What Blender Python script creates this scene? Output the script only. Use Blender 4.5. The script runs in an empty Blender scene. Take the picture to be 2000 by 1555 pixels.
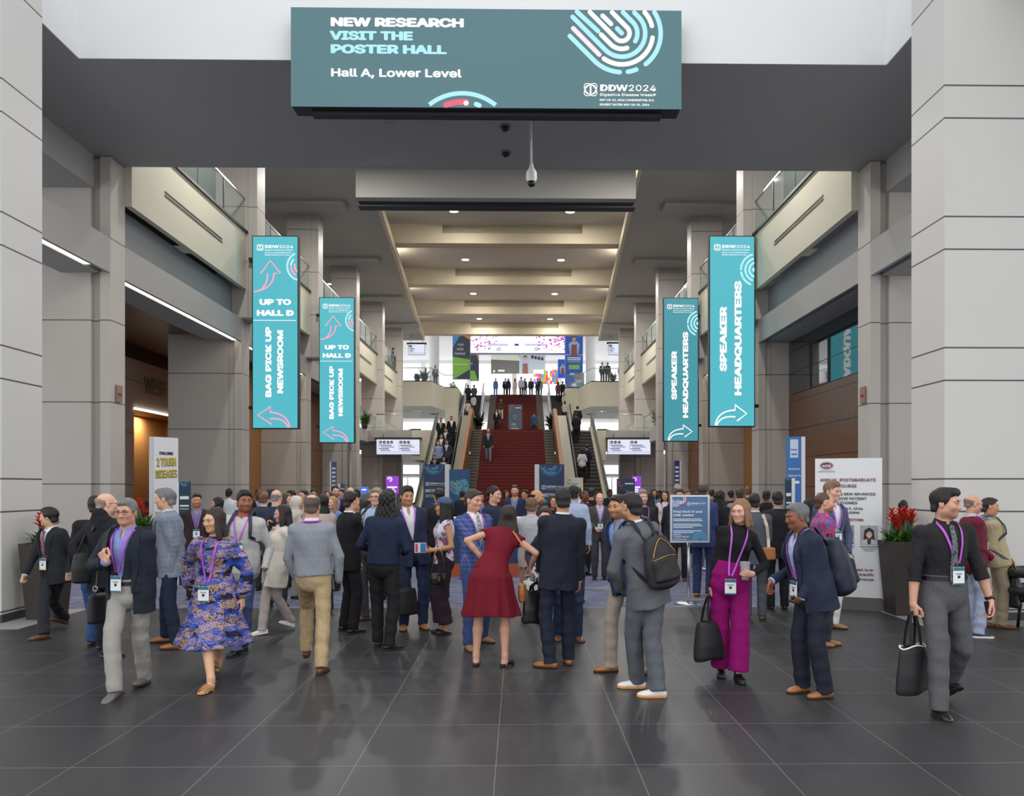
import bpy, bmesh, math, random
import numpy as np
from mathutils import Vector, Matrix

# ------------------------------------------------------------------ camera, light, exposure
S = bpy.context.scene
COL = S.collection
FPX, VPX, HZ, CAMZ, PSI = 1600.0, 1013.0, 950.0, 1.8, math.radians(0.9)
CS, SN = math.cos(PSI), math.sin(PSI)
PX0 = VPX + FPX * math.tan(PSI)
cam_d = bpy.data.cameras.new('camera')
cam_d.sensor_fit = 'HORIZONTAL'; cam_d.sensor_width = 36.0; cam_d.lens = FPX * 36 / 2000
cam_d.shift_x = (1000 - PX0) / 2000; cam_d.shift_y = (HZ - 777.5) / 2000
cam_d.clip_end = 400
cam = bpy.data.objects.new('camera', cam_d); COL.objects.link(cam)
cam.location = (0, 0, CAMZ); cam.rotation_euler = (math.pi / 2, 0, -PSI)
S.camera = cam

wd = bpy.data.worlds.new('daylight'); S.world = wd; wd.use_nodes = True
wbg = wd.node_tree.nodes['Background']
wbg.inputs[0].default_value = (0.965, 0.98, 1.0, 1); wbg.inputs[1].default_value = 1.75
S.view_settings.view_transform = 'Standard'; S.view_settings.look = 'None'
S.view_settings.gamma = 1; S.view_settings.use_curve_mapping = False
S.view_settings.exposure = 0.0
try:
    S.cycles.max_bounces = 6; S.cycles.diffuse_bounces = 4; S.cycles.glossy_bounces = 3
    S.cycles.transmission_bounces = 4; S.cycles.transparent_max_bounces = 12
    S.cycles.use_denoising = True; S.cycles.caustics_reflective = False; S.cycles.caustics_refractive = False
    S.cycles.sample_clamp_indirect = 4
except Exception:
    pass

def lamp(name, kind, loc, power, size=0.3, color=(1, 1, 1), rot=(0, 0, 0), spread=None):
    d = bpy.data.lights.new(name, kind); d.energy = power; d.color = color
    if kind == 'AREA':
        d.shape = 'DISK'; d.size = size
        if spread: d.spread = math.radians(spread)
    o = bpy.data.objects.new(name, d); COL.objects.link(o); o.location = loc; o.rotation_euler = rot
    return o

XC = -0.55          # centre line of the hall
WARM = (1.0, 0.94, 0.85)
# downlights recessed in the tall ceiling over the stairs (two per bay) and over the side aisles
for k in range(5):
    for sx in (-2.65, 2.65):
        lamp('ceiling_downlight', 'AREA', (XC + sx + .6, 29.2 + 8 * k, 14.30), 120, 0.5, WARM)
for k in range(5):                      # cove lights hidden above the edges of the tall ceiling's opening
    for sx in (-1, 1):
        y_ = 27.2 + 8 * k; lamp('cove_light', 'AREA', (XC + sx * (5.05 + (y_ - 33.8) * .0554 + .7), y_, 13.5), 42, 1.2, (1, .86, .66), rot=(math.pi, 0, 0))
for k in range(5):
    for sx in (-1, 1):
        lamp('aisle_downlight', 'AREA', (XC + sx * 6.6, 21.5 + 8 * k, 12.9), 270, 0.5, (1, .97, .93))
for sx in (-3.4, 3.4):
    lamp('soffit_downlight', 'AREA', (XC + sx, 16.0, 8.86), 140, 0.4, (1, .95, .9))
for sx in (-1, 1):
    for yy in (44.5, 52.5):
        lamp('wall_washer', 'AREA', (XC + sx * 10.2, yy, 7.7), 90, 0.25, (1, .82, .7))
        lamp('wall_washer', 'AREA', (XC + sx * 10.2, yy, 4.0), 60, 0.25, (1, .82, .7))

# ------------------------------------------------------------------ pixel helpers
def W(px, py, Y):                       # point seen at a pixel of the photo, at hall depth Y
    t = (px - PX0) / FPX
    X = Y * (t * CS + SN) / (CS - t * SN)
    d = X * SN + Y * CS
    return Vector((X, Y, CAMZ + (HZ - py) * d / FPX))
def GR(px, py, z=0.0):                  # point of the floor (height z) seen at a pixel
    d = (CAMZ - z) * FPX / (py - HZ); c = (px - PX0) / FPX * d
    return Vector((c * CS + d * SN, -c * SN + d * CS, z))

def lin(c):
    c = c / 255.0
    return c / 12.92 if c <= 0.04045 else ((c + 0.055) / 1.055) ** 2.4
def rgb(r, g, b): return (lin(r), lin(g), lin(b), 1.0)

# ------------------------------------------------------------------ materials
MATS = {}
class NT:
    def __init__(s, m):
        m.use_nodes = True; s.t = m.node_tree; s.b = s.t.nodes['Principled BSDF']
    def n(s, typ, **kw):
        nd = s.t.nodes.new(typ)
        for k, v in kw.items(): setattr(nd, k, v)
        return nd
    def l(s, a, b): s.t.links.new(a, b)
    def math(s, op, a, b=None, c=None):
        nd = s.n('ShaderNodeMath', operation=op)
        for i, v in enumerate((a, b, c)):
            if v is None: continue
            if isinstance(v, (int, float)): nd.inputs[i].default_value = v
            else: s.l(v, nd.inputs[i])
        return nd.outputs[0]
    def mix(s, f, a, b):
        nd = s.n('ShaderNodeMix', data_type='RGBA')
        for sock, v in ((nd.inputs[0], f), (nd.inputs[6], a), (nd.inputs[7], b)):
            if isinstance(v, (int, float)): sock.default_value = v
            elif isinstance(v, tuple): sock.default_value = v
            else: s.l(v, sock)
        return nd.outputs[2]
    def noise(s, vec, scale, detail=3, rough=.5):
        nd = s.n('ShaderNodeTexNoise'); nd.inputs['Scale'].default_value = scale
        nd.inputs['Detail'].default_value = detail; nd.inputs['Roughness'].default_value = rough
        if vec is not None: s.l(vec, nd.inputs['Vector'])
        return nd.outputs['Fac']
    def coord(s, scale=(1, 1, 1), rot=(0, 0, 0)):
        tc = s.n('ShaderNodeTexCoord'); mp = s.n('ShaderNodeMapping')
        mp.inputs['Scale'].default_value = scale; mp.inputs['Rotation'].default_value = rot
        s.l(tc.outputs['Object'], mp.inputs['Vector']); return mp.outputs[0]
    def ramp(s, f, stops):
        nd = s.n('ShaderNodeValToRGB'); e = nd.color_ramp.elements
        while len(e) < len(stops): e.new(.5)
        for k, (p, c) in enumerate(stops): e[k].position = p; e[k].color = c
        s.l(f, nd.inputs[0]); return nd.outputs[0]
    def bump(s, h, strength, dist):
        nd = s.n('ShaderNodeBump'); nd.inputs['Strength'].default_value = strength
        nd.inputs['Distance'].default_value = dist; s.l(h, nd.inputs['Height']); s.l(nd.outputs[0], s.b.inputs['Normal'])

def mat(name, c, rough=.6, metal=0, emit=0, spec=.5, alpha=None, trans=0, var=0):
    if name in MATS: return MATS[name]
    m = bpy.data.materials.new(name); q = NT(m); b = q.b
    col = rgb(*c)
    b.inputs['Base Color'].default_value = col; b.inputs['Roughness'].default_value = rough
    b.inputs['Metallic'].default_value = metal; b.inputs['Specular IOR Level'].default_value = spec
    if emit:
        b.inputs['Emission Color'].default_value = col; b.inputs['Emission Strength'].default_value = emit
        b.inputs['Base Color'].default_value = (.01, .01, .01, 1)
    if alpha is not None: b.inputs['Alpha'].default_value = alpha
    if trans: b.inputs['Transmission Weight'].default_value = trans
    if var and not emit:
        f = q.noise(q.coord(), 2.2, 4)
        q.l(q.mix(f, tuple(x * (1 - var) for x in col[:3]) + (1,), tuple(min(1, x * (1 + var)) for x in col[:3]) + (1,)), b.inputs['Base Color'])
    m.diffuse_color = col
    MATS[name] = m; return m

def stone(name, c, z0, period, second=None, vper=None):
    """plastered stone panels, dark joints at given heights (and vertical joints)"""
    if name in MATS: return MATS[name]
    m = bpy.data.materials.new(name); q = NT(m)
    co = q.coord(); sp = q.n('ShaderNodeSeparateXYZ'); q.l(co, sp.inputs[0]); z = sp.outputs[2]
    def line(off, w=.011):
        f = q.math('FLOORED_MODULO', q.math('SUBTRACT', z, off - period / 2), period)
        return q.math('LESS_THAN', q.math('ABSOLUTE', q.math('SUBTRACT', f, period / 2)), w)
    f = line(z0)
    if second: f = q.math('MAXIMUM', f, line(second))
    n1 = q.noise(co, .5, 3); n2 = q.noise(co, 60, 2)
    base = q.mix(n1, rgb(*[x - 8 for x in c]), rgb(*[min(255, x + 5) for x in c]))
    base = q.mix(q.math('MULTIPLY', n2, .12), base, rgb(*[x - 40 for x in c]))
    q.l(q.mix(f, base, rgb(88, 85, 82)), q.b.inputs['Base Color'])
    q.b.inputs['Roughness'].default_value = .6
    q.bump(q.math('SUBTRACT', 1, f), .5, .02)
    MATS[name] = m; return m

def wood(name, c, axis='x', period=None):
    if name in MATS: return MATS[name]
    m = bpy.data.materials.new(name); q = NT(m)
    co = q.coord((6, 6, .5)); n = q.noise(co, 3, 5)
    base = q.mix(n, rgb(*[max(0, x - 22) for x in c]), rgb(*[min(255, x + 14) for x in c]))
    if period:
        sp = q.n('ShaderNodeSeparateXYZ'); q.l(q.coord(), sp.inputs[0])
        f = q.math('LESS_THAN', q.math('FLOORED_MODULO', sp.outputs[2], period), .025)
        base = q.mix(f, base, rgb(30, 22, 16))
    q.l(base, q.b.inputs['Base Color']); q.b.inputs['Roughness'].default_value = .4
    MATS[name] = m; return m

def clothmat(name, c, pattern=None, c2=None, c3=None, rough=.85, wr=1.0, scale=1.0, spec=.25):
    """woven cloth: colour, optional pattern, wrinkle bump"""
    if name in MATS: return MATS[name]
    m = bpy.data.materials.new(name); q = NT(m)
    col = rgb(*c); co = q.coord()
    base = col
    sp = q.n('ShaderNodeSeparateXYZ'); q.l(co, sp.inputs[0])
    def stripes(sock, per, duty, off=0.0):
        return q.math('LESS_THAN', q.math('FLOORED_MODULO', q.math('ADD', sock, off), per), per * duty)
    if pattern == 'plaid':
        a = stripes(q.math('ADD', sp.outputs[0], sp.outputs[1]), .05 * scale, .45); b = stripes(sp.outputs[2], .05 * scale, .45)
        base = q.mix(a, col, rgb(*c2)); base = q.mix(q.math('MULTIPLY', b, .55), base, rgb(*c3))
    elif pattern == 'windowpane':
        a = stripes(q.math('ADD', sp.outputs[0], q.math('MULTIPLY', sp.outputs[1], .6)), .046 * scale, .25); b = stripes(sp.outputs[2], .05 * scale, .25)
        a2 = stripes(q.math('ADD', sp.outputs[0], q.math('MULTIPLY', sp.outputs[1], .6)), .046 * scale, .07, .02); b2 = stripes(sp.outputs[2], .05 * scale, .07, .02)
        base = q.mix(q.math('MULTIPLY', q.math('ADD', a, b), .4), col, rgb(*c2))
        base = q.mix(q.math('MULTIPLY', q.math('MAXIMUM', a2, b2), .6), base, rgb(*c3))
    elif pattern == 'stripe':
        a = stripes(q.math('ADD', sp.outputs[0], sp.outputs[1]), .014 * scale, .4); base = q.mix(a, col, rgb(*c2))
    elif pattern == 'diag':
        a = stripes(q.math('ADD', q.math('MULTIPLY', sp.outputs[0], .8), sp.outputs[2]), .03 * scale, .4); base = q.mix(a, col, rgb(*c2))
    elif pattern == 'dress':
        v = q.n('ShaderNodeTexVoronoi', feature='DISTANCE_TO_EDGE'); v.inputs['Scale'].default_value = 92; q.l(co, v.inputs['Vector'])
        spots = q.math('GREATER_THAN', v.outputs[0], .13)
        band = q.noise(q.coord((5, 5, 11)), .9, 3); band2 = q.noise(q.coord((4, 4, 10), (0, 0, 1)), 1.3, 2)
        ground = q.ramp(band, [(.0, rgb(34, 30, 44)), (.44, rgb(34, 34, 60)), (.455, rgb(38, 64, 150)), (.54, rgb(56, 86, 178)), (.55, rgb(112, 104, 150)), (.64, rgb(30, 30, 48))])
        spotc = q.ramp(band2, [(.0, rgb(226, 186, 150)), (.47, rgb(220, 180, 146)), (.49, rgb(66, 86, 168)), (.55, rgb(140, 128, 176)), (.60, rgb(206, 170, 138))])
        msk = q.math('MULTIPLY', spots, q.math('GREATER_THAN', q.noise(q.coord((5, 5, 12), (0, 0, 2)), 1.1, 2), .43))
        base = q.mix(msk, ground, spotc)
    elif pattern == 'floral':
        n = q.noise(co, 11, 2); n2 = q.noise(q.coord((1, 1, 1), (1, 0, 0)), 9, 2)
        base = q.mix(q.math('GREATER_THAN', n, .56), col, rgb(*c2)); base = q.mix(q.math('GREATER_THAN', n2, .6), base, rgb(*c3))
    elif pattern == 'tweed':
        n = q.noise(q.coord((1, 1, 3)), 70, 2, .8); base = q.mix(q.ramp(n, [(.38, (0, 0, 0, 1)), (.62, (1, 1, 1, 1))]), col, rgb(*c2))
        a = stripes(q.math('ADD', sp.outputs[0], sp.outputs[1]), .05, .08); b = stripes(sp.outputs[2], .055, .08)
        base = q.mix(q.math('MULTIPLY', q.math('MAXIMUM', a, b), .35), base, rgb(*c3 or c2))
    elif pattern == 'dots':
        n = q.noise(co, 60, 1); base = q.mix(q.math('GREATER_THAN', n, .56), col, rgb(*c2))
    else:
        n = q.noise(co, 5, 3); base = q.mix(n, tuple(x * .88 for x in col[:3]) + (1,), tuple(min(1, x * 1.1) for x in col[:3]) + (1,))
    if isinstance(base, tuple): q.b.inputs['Base Color'].default_value = base
    else: q.l(base, q.b.inputs['Base Color'])
    q.b.inputs['Roughness'].default_value = rough; q.b.inputs['Specular IOR Level'].default_value = spec
    if wr:
        w = q.noise(q.coord((1, 1, .55), (.35, .2, .3)), 13, 3, .55)
        q.bump(w, .62 * wr, .032)
    MATS[name] = m; return m

def hairmat(name, c, rough=.45):
    if name in MATS: return MATS[name]
    m = bpy.data.materials.new(name); q = NT(m)
    n = q.noise(q.coord((14, 14, 1.6)), 9, 3, .6)
    q.l(q.mix(n, rgb(*[max(0, int(x * .55)) for x in c]), rgb(*[min(255, int(x * 1.3) + 6) for x in c])), q.b.inputs['Base Color'])
    q.b.inputs['Roughness'].default_value = rough; q.b.inputs['Specular IOR Level'].default_value = .4
    q.bump(n, .8, .012)
    MATS[name] = m; return m

def skinmat():
    if 'skin' in MATS: return MATS['skin']
    m = bpy.data.materials.new('skin'); q = NT(m)
    a = q.n('ShaderNodeAttribute'); a.attribute_name = 'Tone'
    n = q.noise(q.coord(), 45, 3)
    q.l(q.mix(q.math('MULTIPLY', n, .16), a.outputs['Color'], rgb(150, 80, 62)), q.b.inputs['Base Color'])
    q.b.inputs['Roughness'].default_value = .5; q.b.inputs['Specular IOR Level'].default_value = .35
    MATS['skin'] = m; return m

# ------------------------------------------------------------------ object helpers
def tag(o, label=None, cat=None, group=None, kind=None):
    if label: o['label'] = label
    if cat: o['category'] = cat
    if group: o['group'] = group
    if kind: o['kind'] = kind
    return o
def empty(name, loc=(0, 0, 0), rz=0.0, label=None, cat=None, group=None):
    o = bpy.data.objects.new(name, None); COL.objects.link(o); o.empty_display_size = .1
    o.location = loc; o.rotation_euler = (0, 0, rz)
    return tag(o, label, cat, group)

def link_mesh(name, me, parent=None):
    o = bpy.data.objects.new(name, me); COL.objects.link(o)
    if parent is not None: o.parent = parent
    return o
def np_mesh(name, v, f, mats, smooth=True, mi=None, tone=None):
    """mesh from numpy verts (n,3), faces (m,4 or 3)"""
    me = bpy.data.meshes.new(name); v = np.asarray(v, np.float32); f = np.asarray(f, np.int32); k = f.shape[1]
    me.vertices.add(len(v)); me.vertices.foreach_set('co', v.ravel())
    me.loops.add(f.size); me.loops.foreach_set('vertex_index', f.ravel())
    me.polygons.add(len(f)); me.polygons.foreach_set('loop_start', np.arange(0, f.size, k, dtype=np.int32))
    for m in mats: me.materials.append(m)
    if mi is not None: me.polygons.foreach_set('material_index', np.asarray(mi, np.int32))
    me.polygons.foreach_set('use_smooth', np.full(len(f), smooth, bool))
    if tone is not None:
        a = me.color_attributes.new('Tone', 'FLOAT_COLOR', 'POINT')
        a.data.foreach_set('color', np.concatenate([tone, np.ones((len(v), 1))], 1).astype(np.float32).ravel())
    me.update(calc_edges=True); me.validate()
    return me

class MB:
    """collects shapes, builds ONE mesh object"""
    def __init__(s): s.v = []; s.f = []; s.m = []; s.mats = []; s.sm = []
    def mi(s, m):
        if m not in s.mats: s.mats.append(m)
        return s.mats.index(m)
    def add(s, vs, fs, m, sm=False, M=None):
        b = len(s.v); k = s.mi(m)
        for p in vs: s.v.append(tuple(M @ Vector(p)) if M is not None else tuple(p))
        for f in fs: s.f.append([b + i for i in f]); s.m.append(k); s.sm.append(sm)
        return s
    def box(s, x0, x1, y0, y1, z0, z1, m, M=None, bev=0.0):
        if bev:
            b = bev; vs = []
            bm = bmesh.new(); bmesh.ops.create_cube(bm, size=1)
            for v in bm.verts: v.co = Vector(((x0 + x1) / 2 + v.co.x * (x1 - x0), (y0 + y1) / 2 + v.co.y * (y1 - y0), (z0 + z1) / 2 + v.co.z * (z1 - z0)))
            bmesh.ops.bevel(bm, geom=bm.edges[:], offset=b, segments=2, affect='EDGES', profile=.5)
            return s.bm(bm, m, M)
        vs = [(x, y, z) for x in (x0, x1) for y in (y0, y1) for z in (z0, z1)]
        return s.add(vs, [(0, 1, 3, 2), (4, 6, 7, 5), (0, 4, 5, 1), (2, 3, 7, 6), (0, 2, 6, 4), (1, 5, 7, 3)], m, False, M)
    def bm(s, bm, m, M=None, sm=False):
        bm.verts.index_update()
        s.add([v.co.copy() for v in bm.verts], [[v.index for v in f.verts] for f in bm.faces], m, sm, M); bm.free(); return s
    def quad(s, a, b, c, d, m): return s.add([a, b, c, d], [(0, 1, 2, 3)], m)
    def prism(s, pts, z0, z1, m, M=None):
        n = len(pts); vs = [(x, y, z0) for x, y in pts] + [(x, y, z1) for x, y in pts]
        fs = [list(range(n - 1, -1, -1)), list(range(n, 2 * n))] + [(i, (i + 1) % n, n + (i + 1) % n, n + i) for i in range(n)]
        return s.add(vs, fs, m, False, M)
    def lathe(s, prof, m, c=(0, 0, 0), seg=24, M=None, cap=True):
        vs = []; fs = []
        for r, z in prof:
            for i in range(seg):
                a = 2 * math.pi * i / seg; vs.append((c[0] + r * math.cos(a), c[1] + r * math.sin(a), c[2] + z))
        for j in range(len(prof) - 1):
            for i in range(seg):
                i2 = (i + 1) % seg; fs.append((j * seg + i, j * seg + i2, (j + 1) * seg + i2, (j + 1) * seg + i))
        if cap: fs.append(list(range(seg - 1, -1, -1))); fs.append([(len(prof) - 1) * seg + i for i in range(seg)])
        return s.add(vs, fs, m, True, M)
    def tube(s, pts, r, m, seg=8, closed=False, M=None, flat=1.0):
        pts = [Vector(p) for p in pts]; n = len(pts); vs = []; fs = []; nrm = None
        for i, p in enumerate(pts):
            a = pts[i - 1] if (i > 0 or closed) else p; b = pts[(i + 1) % n] if (i < n - 1 or closed) else p
            t = (b - a).normalized() if (b - a).length > 1e-9 else Vector((0, 0, 1))
            if nrm is None: nrm = t.orthogonal().normalized()
            nrm = (nrm - t * nrm.dot(t)); nrm = nrm.normalized() if nrm.length > 1e-6 else t.orthogonal().normalized()
            bn = t.cross(nrm); rr = r[i] if isinstance(r, (list, tuple)) else r
            for k in range(seg):
                an = 2 * math.pi * k / seg; vs.append(p + nrm * (rr * math.cos(an)) + bn * (rr * flat * math.sin(an)))
        for i in range(n if closed else n - 1):
            j = (i + 1) % n
            for k in range(seg):
                k2 = (k + 1) % seg; fs.append((i * seg + k, i * seg + k2, j * seg + k2, j * seg + k))
        if not closed: fs.append(list(range(seg - 1, -1, -1))); fs.append([(n - 1) * seg + k for k in range(seg)])
        return s.add(vs, fs, m, True, M)
    def ribbon(s, pts, nrms, w, th, m):
        """flat band following pts, nrms = outward normals"""
        vs = []; fs = []; n = len(pts); pts = [Vector(p) for p in pts]
        for i in range(n):
            t = (pts[min(n - 1, i + 1)] - pts[max(0, i - 1)]).normalized(); nn = Vector(nrms[i]).normalized(); sd = t.cross(nn).normalized()
            ww = w[i] if isinstance(w, (list, tuple)) else w
            for a, b in ((-1, 0), (1, 0), (1, 1), (-1, 1)): vs.append(pts[i] + sd * (a * ww / 2) + nn * (b * th))
        for i in range(n - 1):
            for k in range(4):
                k2 = (k + 1) % 4; fs.append((i * 4 + k, i * 4 + k2, i * 4 + 4 + k2, i * 4 + 4 + k))
        fs.append((3, 2, 1, 0)); fs.append(tuple((n - 1) * 4 + k for k in range(4)))
        return s.add(vs, fs, m, False)
    def ball(s, c, r, m, seg=16, rings=10, M=None):
        if not isinstance(r, (tuple, list)): r = (r, r, r)
        vs = []; fs = []
        for j in range(rings + 1):
            ph = math.pi * j / rings
            for i in range(seg):
                a = 2 * math.pi * i / seg
                vs.append((c[0] + r[0] * math.sin(ph) * math.cos(a), c[1] + r[1] * math.sin(ph) * math.sin(a), c[2] - r[2] * math.cos(ph)))
        for j in range(rings):
            for i in range(seg):
                i2 = (i + 1) % seg; fs.append((j * seg + i, j * seg + i2, (j + 1) * seg + i2, (j + 1) * seg + i))
        return s.add(vs, fs, m, True, M)
    # --- flat artwork on the XZ plane (front faces -Y), thickness th
    def stroke(s, pts, w, m, M, y=0.0, th=.004, cap=True):
        P = [Vector((p[0], p[1])) for p in pts]; n = len(P); L = []; R = []
        if n < 2: return s
        for i in range(n):
            t = (P[min(n - 1, i + 1)] - P[max(0, i - 1)]).normalized(); nn = Vector((-t.y, t.x)); L.append(P[i] + nn * w / 2); R.append(P[i] - nn * w / 2)
        def capa(c, st): return [c + Vector((math.cos(st - math.pi * k / 8), math.sin(st - math.pi * k / 8))) * w / 2 for k in range(1, 8)]
        o = L[:]
        if cap:
            t = (P[-1] - P[-2]); o += capa(P[-1], math.atan2(t.y, t.x) + math.pi / 2)
        o += R[::-1]
        if cap:
            t = (P[1] - P[0]); o += capa(P[0], math.atan2(t.y, t.x) - math.pi / 2)
        k = len(L); vs = []; fs = []
        for i in range(n): vs.append((L[i].x, y - th, L[i].y)); vs.append((R[i].x, y - th, R[i].y))
        for i in range(n - 1): fs.append((2 * i, 2 * i + 1, 2 * i + 3, 2 * i + 2))
        if cap:
            for end, cc in ((n - 1, capa(P[-1], math.atan2((P[-1] - P[-2]).y, (P[-1] - P[-2]).x) + math.pi / 2)), (0, capa(P[0], math.atan2((P[1] - P[0]).y, (P[1] - P[0]).x) - math.pi / 2))):
                b = len(vs); vs += [(c.x, y - th, c.y) for c in cc]
                ring = list(range(b, b + len(cc)))
                fs.append(([2 * end] + ring + [2 * end + 1]) if end else ([2 * end + 1] + ring + [2 * end]))
        b = len(vs); vs += [(p.x, y - th, p.y) for p in o] + [(p.x, y, p.y) for p in o]; q = len(o)
        for i in range(q): fs.append((b + i, b + (i + 1) % q, b + q + (i + 1) % q, b + q + i))
        return s.add(vs, fs, m, False, M)
    def poly(s, pts, m, M, y=0.0, th=.004):
        n = len(pts); vs = [(x, y - th, z) for x, z in pts] + [(x, y, z) for x, z in pts]
        fs = [list(range(n))] + [(i, (i + 1) % n, n + (i + 1) % n, n + i) for i in range(n)]
        return s.add(vs, fs, m, False, M)
    def rect(s, x0, x1, z0, z1, m, M, y=0.0, th=.004): return s.poly([(x0, z0), (x1, z0), (x1, z1), (x0, z1)], m, M, y, th)
    def disc(s, cx, cz, r, m, M, y=0.0, th=.004, n=24, rz=None):
        return s.poly([(cx + r * math.cos(2 * math.pi * k / n), cz + (rz or r) * math.sin(2 * math.pi * k / n)) for k in range(n)], m, M, y, th)
    def text(s, t, size, x, z, m, M, y=0.0, th=.004, bold=0.0, align='LEFT', rot=0.0, sx=1.0, spacing=1.0, lw=None):
        me = text_mesh(t, bold, align, spacing)
        vs, fs = me
        if lw:                                    # fit to a width
            xs = [v[0] for v in vs]; sx = lw / ((max(xs) - min(xs)) * size)
        c, q = math.cos(rot), math.sin(rot); out = []
        for px, py, pz in vs:
            a, b = px * size * sx, py * size; out.append((x + a * c - b * q, y - (th + (pz - .02) * .04 if pz > 0 else 0), z + a * q + b * c))
        return s.add(out, fs, m, False, M)
    def build(s, name, parent=None, **props):
        me = bpy.data.meshes.new(name); me.from_pydata([tuple(v) for v in s.v], [], s.f)
        for m in s.mats: me.materials.append(m)
        me.polygons.foreach_set('material_index', s.m); me.polygons.foreach_set('use_smooth', s.sm); me.update()
        o = link_mesh(name, me, parent)
        return tag(o, **props)

_TX = {}
UIFONT = None
try:                                    # Blender's own interface typeface, when this build has it
    import os
    UIFONT = bpy.data.fonts.load(os.path.join(bpy.utils.system_resource('DATAFILES'), 'fonts', 'Inter.woff2'))
except Exception:
    UIFONT = None
def text_mesh(t, bold, align, spacing=1.0):
    key = (t, bold, align, spacing)
    if key not in _TX:
        cu = bpy.data.curves.new('lettering', 'FONT'); cu.body = t; cu.size = 1; cu.offset = 0; cu.extrude = .02
        if UIFONT: cu.font = UIFONT
        cu.align_x = align; cu.resolution_u = 3; cu.space_character = spacing
        ob = bpy.data.objects.new('lettering', cu); me = ob.to_mesh()
        v0 = [tuple(v.co) for v in me.vertices]; f0 = [list(p.vertices) for p in me.polygons]; vs = []; fs = []
        for dx, dy in (((0, 0),) if abs(bold) < .003 else [(bold * math.cos(k * math.pi / 4), bold * math.sin(k * math.pi / 4) * .8) for k in range(8)]):     # heavier strokes: the outline printed with small shifts
            b = len(vs); q = (b // max(1, len(v0))) * .02; vs += [(x + dx, y + dy, z + q if z > 0 else z) for x, y, z in v0]; fs += [[b + i for i in f] for f in f0]
        _TX[key] = (vs, fs)
        ob.to_mesh_clear(); bpy.data.objects.remove(ob); bpy.data.curves.remove(cu)
    return _TX[key]
def arc(cx, cz, r, a0, a1, n=24):
    return [(cx + r * math.cos(math.radians(a0 + (a1 - a0) * k / n)), cz + r * math.sin(math.radians(a0 + (a1 - a0) * k / n))) for k in range(n + 1)]
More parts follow.
